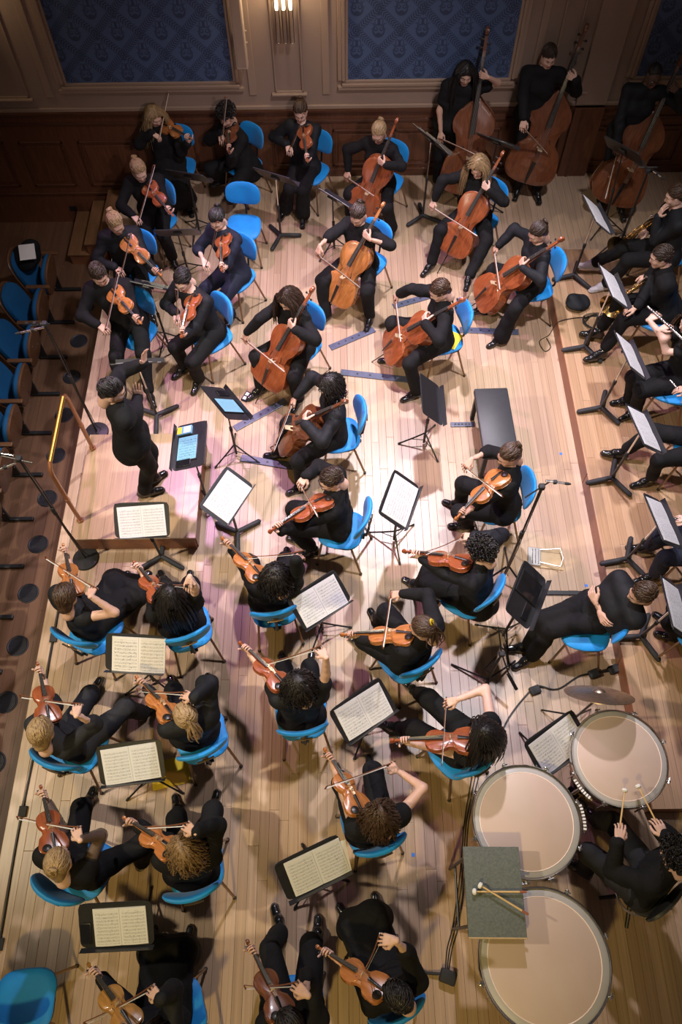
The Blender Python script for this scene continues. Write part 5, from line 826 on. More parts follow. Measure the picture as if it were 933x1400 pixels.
{"k":"W1","z0":0,"inst":{"t":"violin","o":[-2.249,2.603,1.095],"x":[-0.358,0.91,-0.208],"z":[0.325,0.33,0.886]},"hL":{"w":[-2.416,3.028,0.913],"x":[0.138,0.398,0.907],"z":[0.876,0.249,-0.414],"g":"neck"},"bow":{"o":[-2.044,2.597,1.21],"x":[-0.766,0.558,-0.318],"z":[0.063,0.558,0.827],"ln":0.73},"hR":{"w":[-2.042,2.511,1.262],"x":[-0.027,0.921,-0.39],"z":[-0.005,0.18,0.984],"g":"bow"},"eL":[-2.337,2.817,0.805],"eR":[-1.878,2.433,1.091],"pel":[-2.281,2.57,0.545],"nb":[-2.276,2.527,1.07],"head":[-2.258,2.534,1.225],"fv":[0.042,0.92,-0.389],"f":[0.647,0.763,0.0],"shL":[-2.404,2.637,1.015],"shR":[-2.152,2.423,1.015],"kL":[-2.122,2.953,0.495],"kR":[-1.886,2.847,0.501],"aL":[-2.209,3.126,0.1],"aR":[-2.029,3.124,0.191],"s":[0.034,-0.052,0.998],"chair":{"o":[-2.224,2.515,0.0],"a":67.994},"hair":"short2","hc":"brown","top":"bare","leg":"skirt","lab":"person in sleeveless lace top and long black skirt playing violin below the podium"},
{"k":"W2","z0":0,"inst":{"t":"violin","o":[-1.49,2.541,1.095],"x":[-0.58,0.758,-0.3],"z":[0.171,0.473,0.864]},"hL":{"w":[-1.756,2.889,0.87],"x":[-0.028,0.488,0.873],"z":[0.797,0.45,-0.403],"g":"neck"},"bow":{"o":[-1.207,2.462,1.521],"x":[-0.56,0.378,-0.738],"z":[-0.168,0.82,0.547],"ln":0.73},"hR":{"w":[-1.19,2.536,1.545],"x":[-0.235,-0.76,-0.606],"z":[-0.05,-0.162,0.985],"g":"bow"},"eL":[-1.632,2.674,0.834],"eR":[-1.193,2.555,1.295],"pel":[-1.427,2.538,0.545],"nb":[-1.403,2.502,1.07],"head":[-1.402,2.517,1.225],"fv":[-0.433,0.813,-0.389],"f":[-0.239,0.971,0.0],"shL":[-1.565,2.464,1.015],"shR":[-1.245,2.543,1.015],"kL":[-1.632,2.896,0.498],"kR":[-1.403,2.949,0.477],"aL":[-1.72,3.12,0.129],"aR":[-1.504,3.117,0.085],"s":[0.037,-0.031,0.999],"chair":{"o":[-1.4,2.528,0.0],"a":110.068},"hair":"long","hc":"black","top":"short","leg":"trousers","lab":"person in sleeveless black dress playing violin below the podium corner"},
{"k":"W3","z0":0,"inst":{"t":"violin","o":[-0.664,2.724,1.086],"x":[-0.661,0.742,-0.11],"z":[0.25,0.356,0.901]},"hL":{"w":[-0.979,3.077,0.951],"x":[0.053,0.353,0.934],"z":[0.708,0.568,-0.42],"g":"neck"},"bow":{"o":[-0.316,2.742,1.521],"x":[-0.732,0.251,-0.634],"z":[-0.316,0.699,0.642],"ln":0.73},"hR":{"w":[-0.364,2.682,1.537],"x":[0.448,0.665,-0.597],"z":[0.095,0.142,0.985],"g":"bow"},"eL":[-0.828,2.901,0.857],"eR":[-0.363,2.714,1.289],"pel":[-0.637,2.774,0.545],"nb":[-0.566,2.692,1.062],"head":[-0.549,2.693,1.215],"fv":[-0.433,0.813,-0.389],"f":[-0.128,0.992,0.0],"shL":[-0.737,2.677,1.008],"shR":[-0.41,2.719,1.008],"kL":[-0.849,3.141,0.494],"kR":[-0.53,3.183,0.497],"aL":[-0.867,3.306,0.087],"aR":[-0.563,3.358,0.095],"s":[0.13,-0.119,0.984],"chair":{"o":[-0.624,2.743,0.0],"a":99.4},"hair":"curlylong","hc":"black","top":"long","leg":"trousers","lab":"person with silver hair tie in black jacket playing violin"},
{"k":"W4","z0":0,"inst":{"t":"violin","o":[-0.446,1.787,1.09],"x":[-0.687,0.708,-0.164],"z":[0.2,0.401,0.894]},"hL":{"w":[-0.77,2.121,0.929],"x":[0.003,0.391,0.92],"z":[0.699,0.581,-0.417],"g":"neck"},"bow":{"o":[-0.169,1.962,1.484],"x":[-0.726,0.033,-0.687],"z":[-0.513,0.64,0.572],"ln":0.73},"hR":{"w":[-0.126,1.886,1.522],"x":[-0.483,0.78,-0.398],"z":[-0.095,0.153,0.984],"g":"bow"},"eL":[-0.613,1.936,0.868],"eR":[-0.131,1.836,1.277],"pel":[-0.356,1.708,0.545],"nb":[-0.346,1.735,1.066],"head":[-0.346,1.769,1.22],"fv":[-0.449,0.804,-0.389],"f":[-0.11,0.994,0.0],"shL":[-0.511,1.712,1.011],"shR":[-0.183,1.748,1.011],"kL":[-0.511,2.117,0.5],"kR":[-0.295,2.141,0.5],"aL":[-0.523,2.255,0.085],"aR":[-0.306,2.253,0.085],"s":[0.016,0.09,0.996],"chair":{"o":[-0.356,1.733,0.0],"a":97.756},"hair":"curlylong","hc":"black","top":"short","leg":"trousers","lab":"person in black short-sleeve top playing violin with bow arm outstretched"},
{"k":"W5","z0":0,"inst":{"t":"violin","o":[0.131,0.849,1.095],"x":[-0.477,0.846,-0.238],"z":[0.262,0.395,0.88]},"hL":{"w":[-0.091,1.242,0.899],"x":[0.068,0.437,0.897],"z":[0.839,0.358,-0.411],"g":"neck"},"bow":{"o":[0.356,1.241,0.814],"x":[-0.698,-0.346,0.628],"z":[0.437,0.489,0.755],"ln":0.73},"hR":{"w":[0.417,1.183,0.871],"x":[-0.653,0.617,-0.439],"z":[-0.13,0.123,0.984],"g":"bow"},"eL":[-0.004,1.008,0.916],"eR":[0.592,1.039,0.978],"pel":[0.208,0.816,0.545],"nb":[0.238,0.795,1.07],"head":[0.241,0.813,1.225],"fv":[-0.368,0.845,-0.389],"f":[-0.253,0.968,0.0],"shL":[0.076,0.753,1.015],"shR":[0.395,0.837,1.015],"kL":[-0.021,1.165,0.499],"kR":[0.229,1.264,0.5],"aL":[0.006,1.253,0.085],"aR":[0.235,1.299,0.085],"s":[0.048,-0.004,0.999],"chair":{"o":[0.204,0.856,0.0],"a":108.087},"hair":"curlylong","hc":"brown","top":"bare","leg":"trousers","lab":"person in black sleeveless top playing violin with bent bare arm"},
{"k":"W6","z0":0,"inst":{"t":"violin","o":[-2.264,1.535,1.091],"x":[-0.395,0.891,-0.223],"z":[0.305,0.356,0.883]},"hL":{"w":[-2.448,1.951,0.902],"x":[0.116,0.416,0.902],"z":[0.867,0.281,-0.412],"g":"neck"},"bow":{"o":[-2.004,1.614,1.262],"x":[-0.839,0.241,-0.487],"z":[-0.249,0.626,0.739],"ln":0.73},"hR":{"w":[-1.987,1.53,1.317],"x":[-0.18,0.891,-0.416],"z":[-0.036,0.176,0.984],"g":"bow"},"eL":[-2.362,1.734,0.81],"eR":[-1.916,1.519,1.078],"pel":[-2.257,1.507,0.545],"nb":[-2.274,1.439,1.066],"head":[-2.264,1.441,1.22],"fv":[-0.018,0.921,-0.389],"f":[0.564,0.826,0.0],"shL":[-2.409,1.538,1.011],"shR":[-2.137,1.352,1.011],"kL":[-2.181,1.926,0.497],"kR":[-1.861,1.797,0.503],"aL":[-2.321,2.037,0.095],"aR":[-1.808,1.87,0.085],"s":[-0.009,-0.097,0.995],"chair":{"o":[-2.217,1.501,0.0],"a":68.719},"hair":"short2","hc":"blonde","top":"half","leg":"trousers","topc":"grey","lab":"person in charcoal top playing violin at the stage edge"},
{"k":"W7","z0":0,"inst":{"t":"violin","o":[-1.298,1.554,1.09],"x":[-0.668,0.677,-0.31],"z":[0.104,0.497,0.862]},"hL":{"w":[-1.604,1.864,0.861],"x":[-0.095,0.487,0.868],"z":[0.737,0.543,-0.402],"g":"neck"},"bow":{"o":[-1.198,1.673,1.314],"x":[-0.687,0.246,-0.684],"z":[-0.316,0.746,0.586],"ln":0.73},"hR":{"w":[-1.121,1.633,1.362],"x":[-0.835,0.433,-0.339],"z":[-0.16,0.083,0.984],"g":"bow"},"eL":[-1.436,1.686,0.807],"eR":[-1.026,1.791,1.193],"pel":[-1.245,1.585,0.545],"nb":[-1.2,1.533,1.066],"head":[-1.193,1.543,1.22],"fv":[-0.488,0.781,-0.389],"f":[-0.222,0.975,0.0],"shL":[-1.366,1.5,1.011],"shR":[-1.044,1.573,1.011],"kL":[-1.466,1.94,0.499],"kR":[-1.199,2.0,0.498],"aL":[-1.535,2.061,0.085],"aR":[-1.254,2.058,0.085],"s":[0.077,-0.062,0.995],"chair":{"o":[-1.198,1.564,0.0],"a":111.716},"hair":"pony","hc":"blonde","top":"long","leg":"trousers","lab":"person in black shirt playing violin above the yellow envelope"},
{"k":"W8","z0":0,"inst":{"t":"violin","o":[-2.06,0.613,1.095],"x":[-0.443,0.836,-0.324],"z":[0.236,0.458,0.857]},"hL":{"w":[-2.263,0.994,0.86],"x":[0.043,0.505,0.862],"z":[0.865,0.304,-0.4],"g":"neck"},"bow":{"o":[-1.888,0.744,1.236],"x":[-0.821,0.182,-0.541],"z":[-0.288,0.687,0.668],"ln":0.73},"hR":{"w":[-1.84,0.673,1.287],"x":[-0.521,0.768,-0.372],"z":[-0.101,0.149,0.984],"g":"bow"},"eL":[-2.135,0.788,0.8],"eR":[-1.769,0.723,1.052],"pel":[-2.029,0.563,0.545],"nb":[-2.005,0.527,1.07],"head":[-1.986,0.539,1.225],"fv":[-0.106,0.915,-0.389],"f":[0.445,0.896,0.0],"shL":[-2.156,0.602,1.016],"shR":[-1.86,0.455,1.016],"kL":[-2.107,1.003,0.499],"kR":[-1.601,0.717,0.485],"aL":[-2.221,1.058,0.085],"aR":[-1.674,0.635,0.085],"s":[0.064,-0.035,0.997],"chair":{"o":[-2.028,0.565,0.0],"a":63.771},"hair":"bun","hc":"blonde","top":"sheer","leg":"trousers","lab":"person in sheer black sleeves playing violin at the stage edge"},
{"k":"W9","z0":0,"inst":{"t":"violin","o":[-1.201,0.602,1.094],"x":[-0.798,0.464,-0.384],"z":[-0.088,0.54,0.837]},"hL":{"w":[-1.56,0.811,0.831],"x":[-0.277,0.478,0.833],"z":[0.596,0.702,-0.391],"g":"neck"},"bow":{"o":[-1.091,0.742,1.372],"x":[-0.661,0.074,-0.747],"z":[-0.513,0.682,0.522],"ln":0.73},"hR":{"w":[-1.02,0.692,1.421],"x":[-0.767,0.537,-0.352],"z":[-0.147,0.103,0.984],"g":"bow"},"eL":[-1.339,0.713,0.77],"eR":[-0.905,0.763,1.211],"pel":[-1.182,0.528,0.545],"nb":[-1.132,0.575,1.062],"head":[-1.119,0.614,1.215],"fv":[-0.56,0.731,-0.389],"f":[-0.045,0.999,0.0],"shL":[-1.302,0.56,1.008],"shR":[-0.972,0.575,1.008],"kL":[-1.344,0.916,0.5],"kR":[-1.056,0.968,0.5],"aL":[-1.417,0.99,0.085],"aR":[-1.127,1.016,0.085],"s":[0.093,0.127,0.988],"chair":{"o":[-1.165,0.564,0.0],"a":102.039},"hair":"curlylong","hc":"lightbrown","top":"long","leg":"trousers","lab":"person in loose black shirt playing violin with both knees forward"},
{"k":"W10","z0":0,"inst":{"t":"violin","o":[-1.385,-0.445,1.086],"x":[-0.693,0.626,-0.358],"z":[0.043,0.531,0.846]},"hL":{"w":[-1.699,-0.161,0.836],"x":[-0.155,0.51,0.846],"z":[0.72,0.571,-0.395],"g":"neck"},"bow":{"o":[-1.255,-0.224,1.251],"x":[-0.727,-0.301,-0.616],"z":[-0.678,0.451,0.58],"ln":0.73},"hR":{"w":[-1.183,-0.27,1.304],"x":[-0.773,0.496,-0.396],"z":[-0.151,0.097,0.984],"g":"bow"},"eL":[-1.524,-0.336,0.802],"eR":[-1.154,-0.235,1.058],"pel":[-1.31,-0.424,0.545],"nb":[-1.3,-0.528,1.062],"head":[-1.298,-0.533,1.215],"fv":[-0.456,0.801,-0.389],"f":[-0.029,1.0,0.0],"shL":[-1.466,-0.524,1.008],"shR":[-1.136,-0.515,1.008],"kL":[-1.436,-0.017,0.5],"kR":[-1.206,-0.024,0.497],"aL":[-1.502,-0.018,0.085],"aR":[-1.273,-0.021,0.085],"s":[0.018,-0.161,0.987],"chair":{"o":[-1.235,-0.404,0.0],"a":112.448},"hair":"long","hc":"dark","top":"long","leg":"skirt","lab":"person in long black skirt playing golden violin"},
{"k":"W11","z0":0,"inst":{"t":"violin","o":[-0.402,-0.402,1.107],"x":[-0.499,0.773,-0.391],"z":[0.163,0.527,0.834]},"hL":{"w":[-0.626,-0.054,0.841],"x":[-0.034,0.558,0.829],"z":[0.851,0.353,-0.389],"g":"neck"},"bow":{"o":[-0.321,-0.21,1.334],"x":[-0.546,-0.049,-0.836],"z":[-0.481,0.835,0.265],"ln":0.73},"hR":{"w":[-0.249,-0.257,1.384],"x":[-0.78,0.509,-0.364],"z":[-0.151,0.098,0.984],"g":"bow"},"eL":[-0.536,-0.28,0.784],"eR":[-0.258,-0.165,1.152],"pel":[-0.373,-0.381,0.545],"nb":[-0.365,-0.43,1.07],"head":[-0.365,-0.419,1.225],"fv":[-0.351,0.851,-0.389],"f":[-0.116,0.993,0.0],"shL":[-0.529,-0.446,1.015],"shR":[-0.202,-0.408,1.015],"kL":[-0.563,-0.007,0.492],"kR":[-0.264,0.024,0.481],"aL":[-0.519,0.133,0.085],"aR":[-0.234,0.039,0.085],"s":[0.011,-0.056,0.998],"chair":{"o":[-0.385,-0.386,0.0],"a":93.067},"hair":"short2","hc":"black","top":"half","leg":"trousers","sock":"blue","lab":"person in black with pale blue socks playing violin"},
{"k":"W12","z0":0,"inst":{"t":"violin","o":[0.257,-0.263,1.103],"x":[-0.793,0.467,-0.392],"z":[-0.092,0.545,0.834]},"hL":{"w":[-0.099,-0.054,0.837],"x":[-0.281,0.484,0.829],"z":[0.602,0.697,-0.389],"g":"neck"},"bow":{"o":[0.227,0.043,1.4],"x":[-0.209,-0.395,-0.895],"z":[-0.858,0.513,-0.026],"ln":0.73},"hR":{"w":[0.311,0.035,1.457],"x":[-0.898,0.085,-0.431],"z":[-0.178,0.017,0.984],"g":"bow"},"eL":[0.105,-0.183,0.774],"eR":[0.401,-0.043,1.237],"pel":[0.278,-0.2,0.545],"nb":[0.319,-0.272,1.066],"head":[0.321,-0.269,1.22],"fv":[-0.649,0.654,-0.389],"f":[-0.381,0.925,0.0],"shL":[0.163,-0.329,1.012],"shR":[0.468,-0.204,1.012],"kL":[0.038,0.13,0.497],"kR":[0.216,0.204,0.498],"aL":[0.05,0.153,0.085],"aR":[0.273,0.202,0.085],"s":[0.063,-0.101,0.993],"chair":{"o":[0.272,-0.192,0.0],"a":111.614},"hair":"short","hc":"black","top":"half","leg":"skirt","lab":"person in loose black trousers playing violin beside the cable bundle"},
{"k":"S","z0":0,"hL":{"w":[2.187,2.574,0.84],"x":[-0.319,0.91,0.266],"z":[-0.835,-0.193,0.514],"g":"relax"},"hR":{"w":[2.217,2.487,0.812],"x":[0.22,-0.951,0.217],"z":[-0.871,-0.201,0.447],"g":"relax"},"eL":[2.348,2.406,0.712],"eR":[2.304,2.708,0.696],"pel":[2.258,2.609,0.545],"nb":[2.433,2.536,1.039],"head":[2.46,2.509,1.185],"fv":[-0.966,-0.076,-0.247],"f":[-0.974,-0.225,0.0],"shL":[2.459,2.359,0.987],"shR":[2.374,2.729,0.987],"kL":[1.867,2.464,0.5],"kR":[1.822,2.562,0.5],"aL":[1.76,2.346,0.09],"aR":[1.741,2.46,0.085],"s":[0.297,-0.147,0.943],"chair":{"o":[2.193,2.484,0.0],"a":166.0},"hair":"short","hc":"brown","top":"half","leg":"trousers","male":1,"lab":"person lounging with crossed arms and outstretched legs"},
{"k":"T","z0":0,"hL":{"w":[1.981,0.645,1.002],"x":[0.321,0.946,-0.033],"z":[0.0,0.0,1.0],"g":"bow"},"malL":{"o":[1.988,0.664,0.982],"x":[0.321,0.946,-0.033],"z":[0.0,0.0,1.0],"ln":0.36},"hR":{"w":[2.325,0.671,1.002],"x":[-0.303,0.952,-0.035],"z":[0.0,0.0,1.0],"g":"bow"},"malR":{"o":[2.319,0.69,0.982],"x":[-0.303,0.952,-0.035],"z":[0.0,0.0,1.0],"ln":0.36},"eL":[1.961,0.474,0.802],"eR":[2.391,0.757,0.761],"pel":[2.286,0.378,0.545],"nb":[2.305,0.487,1.054],"head":[2.294,0.539,1.205],"fv":[-0.474,0.765,-0.435],"f":[-0.609,0.793,0.0],"shL":[2.153,0.358,1.001],"shR":[2.455,0.589,1.001],"kL":[1.902,0.627,0.5],"kR":[2.125,0.84,0.5],"aL":[1.961,0.529,0.085],"aR":[2.118,0.921,0.085],"s":[0.012,0.237,0.971],"hair":"curlyshort","hc":"black","top":"long","leg":"trousers","male":1,"lab":"person in black holding two mallets on a stool behind the kettledrums"},
{"k":"C","z0":0.24,"hL":{"w":[-1.735,4.564,1.71],"x":[0.204,0.105,0.973],"z":[-0.921,0.39,-0.0],"g":"open"},"hR":{"w":[-1.844,4.411,1.41],"x":[0.193,0.099,0.976],"z":[0.117,-0.993,0.0],"g":"open"},"eL":[-1.97,4.548,1.59],"eR":[-1.82,4.164,1.503],"pel":[-1.914,4.12,1.17],"nb":[-1.926,4.1,1.748],"head":[-1.906,4.106,1.903],"fv":[0.93,0.13,-0.343],"f":[0.889,0.458,0.0],"shL":[-2.013,4.27,1.693],"shR":[-1.839,3.932,1.693],"kL":[-1.862,4.248,0.75],"kR":[-1.859,4.085,0.74],"aL":[-1.949,4.196,0.33],"aR":[-1.994,4.058,0.33],"s":[0.01,-0.018,1.0],"hair":"short","hc":"black","top":"long","leg":"trousers","male":1,"glasses":1,"lab":"person in black suit conducting with raised hands on the podium"},
{"k":"H1","z0":0.19,"inst":{"t":"horn","o":[3.431,7.045,0.93],"x":[-0.58,-0.643,0.499],"z":[-0.756,0.234,0.612]},"hL":{"w":[3.542,7.007,1.17],"x":[0.217,-0.009,0.976],"z":[-0.975,0.038,0.217],"g":"open"},"hR":{"w":[3.577,7.122,0.87],"x":[-0.918,0.036,-0.394],"z":[0.0,0.0,1.0],"g":"relax"},"eL":[3.569,6.894,0.932],"eR":[3.756,7.315,0.903],"pel":[3.796,6.914,0.735],"nb":[3.717,7.037,1.237],"head":[3.667,7.074,1.385],"fv":[-0.939,0.037,-0.343],"f":[-0.999,0.039,0.0],"shL":[3.72,6.834,1.185],"shR":[3.734,7.214,1.185],"kL":[3.324,6.82,0.7],"kR":[3.332,7.042,0.705],"aL":[3.204,6.894,0.283],"aR":[3.101,7.163,0.351],"s":[-0.19,0.234,0.953],"chair":{"o":[3.777,6.965,0.19],"a":-165.113},"hair":"short","hc":"brown","top":"long","leg":"trousers","male":1,"shoe":"white","lab":"person in white sneakers with hand at face holding french horn"},
{"k":"H2","z0":0.19,"inst":{"t":"horn","o":[3.188,6.135,0.93],"x":[-0.574,-0.649,0.499],"z":[-0.758,0.226,0.612]},"hL":{"w":[3.309,6.236,1.05],"x":[-0.612,-0.51,-0.604],"z":[0.0,0.0,1.0],"g":"relax"},"hR":{"w":[3.177,5.919,0.903],"x":[-0.919,0.026,-0.394],"z":[0.0,0.0,1.0],"g":"relax"},"eL":[3.383,6.047,0.879],"eR":[3.304,6.13,1.0],"pel":[3.591,6.073,0.735],"nb":[3.411,6.162,1.214],"head":[3.333,6.189,1.355],"fv":[-0.939,0.027,-0.343],"f":[-1.0,0.029,0.0],"shL":[3.427,5.963,1.164],"shR":[3.438,6.343,1.164],"kL":[3.121,5.947,0.696],"kR":[3.128,6.224,0.697],"aL":[2.953,5.802,0.316],"aR":[2.976,6.127,0.296],"s":[-0.379,0.17,0.91],"chair":{"o":[3.527,6.006,0.19],"a":150.156},"hair":"short","hc":"dark","top":"long","leg":"trousers","male":1,"sock":"teal","lab":"person in teal socks holding french horn on lap"},
{"k":"F1","z0":0.19,"inst":{"t":"flute","o":[3.09,5.556,1.29],"x":[0.463,-0.885,0.059],"z":[0.0,0.0,1.0]},"hR":{"w":[3.086,5.42,1.248],"x":[0.88,0.162,0.447],"z":[-0.695,-0.128,0.707],"g":"relax"},"hL":{"w":[3.16,5.278,1.258],"x":[0.88,0.162,0.447],"z":[-0.695,-0.128,0.707],"g":"relax"},"eL":[3.268,5.155,1.069],"eR":[3.216,5.212,1.199],"pel":[3.541,5.138,0.735],"nb":[3.465,5.228,1.245],"head":[3.418,5.25,1.395],"fv":[-0.953,-0.176,-0.247],"f":[-0.983,-0.181,0.0],"shL":[3.505,5.057,1.191],"shR":[3.446,5.381,1.191],"kL":[3.099,4.957,0.696],"kR":[3.063,5.151,0.693],"aL":[3.199,5.033,0.275],"aR":[3.164,5.181,0.275],"s":[-0.182,0.164,0.97],"chair":{"o":[3.468,5.036,0.19],"a":155.577},"hair":"long","hc":"brown","top":"short","leg":"trousers","lab":"person in short sleeves playing silver flute"},
{"k":"F2","z0":0.19,"inst":{"t":"flute","o":[3.296,4.893,0.95],"x":[0.369,-0.927,0.071],"z":[0.0,0.0,1.0]},"hR":{"w":[3.438,4.758,0.97],"x":[-0.998,0.059,0.0],"z":[0.0,0.0,1.0],"g":"relax"},"hL":{"w":[3.497,4.609,0.981],"x":[-0.998,0.059,0.0],"z":[0.0,0.0,1.0],"g":"relax"},"eL":[3.506,4.345,0.966],"eR":[3.633,4.584,0.926],"pel":[3.578,4.246,0.735],"nb":[3.471,4.342,1.237],"head":[3.413,4.372,1.385],"fv":[-0.967,0.057,-0.247],"f":[-0.998,0.059,0.0],"shL":[3.473,4.142,1.185],"shR":[3.495,4.522,1.185],"kL":[3.105,4.11,0.701],"kR":[3.136,4.458,0.69],"aL":[3.177,4.153,0.275],"aR":[2.936,4.471,0.298],"s":[-0.241,0.185,0.953],"chair":{"o":[3.52,4.237,0.19],"a":164.584},"hair":"short","hc":"dark","top":"long","leg":"trousers","male":1,"sock":"yellow","lab":"person in yellow socks holding flute across lap"},
{"k":"F3","z0":0.19,"inst":{"t":"clarinet","o":[2.873,3.307,0.95],"x":[0.995,0.053,0.089],"z":[0.0,0.0,1.0]},"hR":{"w":[3.103,3.312,0.972],"x":[-1.0,0.028,0.0],"z":[0.0,0.0,1.0],"g":"relax"},"hL":{"w":[3.262,3.32,0.987],"x":[-1.0,0.028,0.0],"z":[0.0,0.0,1.0],"g":"relax"},"eL":[3.305,3.088,0.905],"eR":[3.267,3.491,0.914],"pel":[3.353,3.167,0.735],"nb":[3.262,3.26,1.241],"head":[3.209,3.288,1.39],"fv":[-0.969,0.028,-0.247],"f":[-1.0,0.028,0.0],"shL":[3.269,3.085,1.188],"shR":[3.278,3.415,1.188],"kL":[2.954,3.067,0.684],"kR":[2.962,3.292,0.675],"aL":[2.992,3.08,0.275],"aR":[2.997,3.377,0.275],"s":[-0.212,0.178,0.961],"chair":{"o":[3.284,3.158,0.19],"a":162.642},"hair":"long","hc":"dark","top":"long","leg":"trousers","sock":"grey","lab":"person in dark trousers and laced shoes holding clarinet"},
{"k":"F4","z0":0.19,"hL":{"w":[2.975,2.387,0.76],"x":[-0.833,0.554,0.0],"z":[0.0,0.0,1.0],"g":"relax"},"hR":{"w":[3.048,2.505,0.777],"x":[-0.833,0.554,0.0],"z":[0.0,0.0,1.0],"g":"relax"},"eL":[3.016,2.163,0.896],"eR":[3.271,2.605,0.88],"pel":[3.236,2.291,0.735],"nb":[3.151,2.432,1.23],"head":[3.104,2.488,1.375],"fv":[-0.816,0.543,-0.199],"f":[-0.833,0.554,0.0],"shL":[3.056,2.258,1.178],"shR":[3.267,2.575,1.178],"kL":[2.875,2.453,0.66],"kR":[2.948,2.572,0.677],"aL":[3.086,2.46,0.275],"aR":[3.074,2.589,0.275],"s":[-0.193,0.288,0.938],"chair":{"o":[3.163,2.341,0.19],"a":144.211},"hair":"short","hc":"dark","top":"long","leg":"trousers","male":1,"lab":"person in black shoes behind the crossed-arm sitter"}]
STANDS=[
["M1",[-1.8,8.183,0.85],[-1.806,8.182,0.0],"t",76.2,52,"sheet"],
["M2",[-0.734,8.053,0.925],[-0.737,8.053,0.0],"h",65.3,52,"sheet"],
["M3",[-0.055,7.827,0.805],[-0.045,7.826,0.0],"t",47.3,48,"sheet"],
["M4",[-1.858,7.263,0.8],[-1.876,7.406,0.0],"t",91.5,52,"sheet"],
["M5",[-2.055,6.267,0.95],[-2.032,6.275,0.0],"t",72.3,50,"none"],
["M6",[-2.058,5.2,0.94],[-2.043,5.207,0.0],"h",92.8,50,"sheet"],
["M7",[-1.129,4.694,0.93],[-1.129,4.695,0.0],"t",36.2,42,"tablet"],
["M8",[-1.393,4.077,1.105],[-1.393,4.076,0.0],"t",-179.8,18,"tools"],
["M9",[-1.072,3.709,0.8],[-1.061,3.718,0.0],"h",-27.3,30,"sheet"],
["M10",[0.541,3.623,0.84],[0.537,3.625,0.0],"t",-20.0,35,"sheet"],
["M11",[-1.83,3.442,0.835],[-1.813,3.452,0.0],"h",-89.1,35,"sheet"],
["M12",[-0.197,2.647,0.8],[-0.19,2.663,0.0],"t",-54.9,35,"sheet"],
["M13",[-1.749,2.183,0.8],[-1.762,2.182,0.0],"t",-94.1,35,"book"],
["M14",[-1.669,1.283,0.835],[-1.661,1.295,0.0],"t",-83.9,35,"sheet"],
["M15",[0.161,1.677,0.8],[0.208,1.706,0.0],"t",-55.4,35,"sheet"],
["M16",[-0.236,0.509,0.9],[-0.25,0.508,0.0],"t",-66.2,40,"loose"],
["M17",[-1.585,0.154,1.035],[-1.585,0.172,0.0],"t",-88.1,35,"sheetphone"],
["M18",[1.692,1.396,0.8],[1.729,1.432,0.0],"t",-58.2,30,"sheet"],
["M19",[0.923,4.808,0.8],[0.916,4.813,0.0],"t",-0.2,46,"none"],
["M20",[1.549,2.57,1.04],[1.533,2.581,0.0],"t",-25.7,40,"tabletphone"],
["M21",[1.131,8.389,1.155],[1.124,8.39,0.0],"h",36.1,50,"sheet"],
["M22",[1.944,8.488,1.045],[1.919,8.495,0.0],"t",57.6,42,"sheet"],
["M23",[3.388,8.172,1.135],[3.466,8.138,0.0],"t",44.6,52,"sheet"],
["M24",[2.87,7.081,1.15],[2.861,7.084,0.19],"h",9.7,42,"sheet"],
["M25",[2.839,5.942,1.19],[2.81,5.957,0.19],"h",6.9,42,"sheet"],
["M26",[2.871,5.083,1.12],[2.847,5.096,0.19],"h",8.5,44,"sheet"],
["M27",[2.821,4.18,1.14],[2.796,4.197,0.19],"h",9.9,40,"sheet"],
["M28",[2.815,3.24,1.075],[2.78,3.272,0.19],"h",9.0,42,"sheet"],
["M29",[2.777,2.45,1.02],[2.756,2.478,0.19],"h",0.5,46,"sheet"]]

# ================================================================== THE SETTING
WALL = 9.29; EDGE = -2.90; RX = 2.57; RZ = .19; HALL = -.72
def struct(name, b, m, parent=None, smooth=False):
    o = b.build(name, m, parent, smooth)
    if parent is None: o['kind'] = 'structure'
    return o
floor = struct('floor', MB().box(((EDGE+5.2)/2, 4.0, -.06), (5.2-EDGE, 10.6, .09)), 'dark_gap')
PW = .083
plank = MB().box((0, 0, 0), (PW-.0018, 1, .018), bevel=.0012).mesh('plank', 'stage_plank')
rplank = plank.copy(); rplank.materials[0] = MATS['riser_plank']
def lay(parent, x0, x1, y0, y1, ztop, me, segs, rs):
    n = int(round((x1-x0)/PW)); pw = (x1-x0)/n
    for i in range(n):
        cuts = [y0]; L_ = (y1-y0)/segs
        for k in range(1, segs): cuts.append(y0+L_*k+rs.uniform(-.42, .42)*L_)
        cuts.append(y1)
        for a, b in zip(cuts[:-1], cuts[1:]):
            o = obj('plank', me, parent); o.location = (x0+(i+.5)*pw, (a+b)/2, ztop-.009-rs.uniform(0, .0008)); o.scale = (pw/PW, b-a-.0015, 1)
rs_ = np.random.RandomState(3)
lay(floor, EDGE+.11, RX, -1.25, WALL, 0, plank, 4, rs_)
lay(floor, RX, 5.19, -1.25, .98, 0, plank, 1, rs_)
b = MB()
for i in range(31): b.box((RX+.042+i*.0845, (7.58+WALL)/2, -.009), (.0825, WALL-7.58-.004, .018))
o = b.build('plank', 'stage_plank', floor); o['kind'] = 'stuff'
struct('trim_1', MB().box((EDGE+.055, 4.0, -.012), (.108, 10.5, .026), bevel=.004), 'stage_plank')
riser = struct('floor_riser', MB().box(((RX+.02+5.19)/2, (1.0+7.56)/2, .085), (5.19-RX-.04, 6.54, .165)), 'dark_gap')
lay(riser, RX+.03, 5.19, .98, 7.58, RZ, rplank, 3, rs_)
for k in range(2): MB().box((RX+.012, 1.0+.02+k*3.28+1.62, .0935), (.024, 3.27, .187)).build('riser_board', 'riser_face', riser)
MB().box(((RX+5.19)/2, .992, .0935), (5.19-RX, .024, .187)).build('riser_board', 'riser_face', riser)
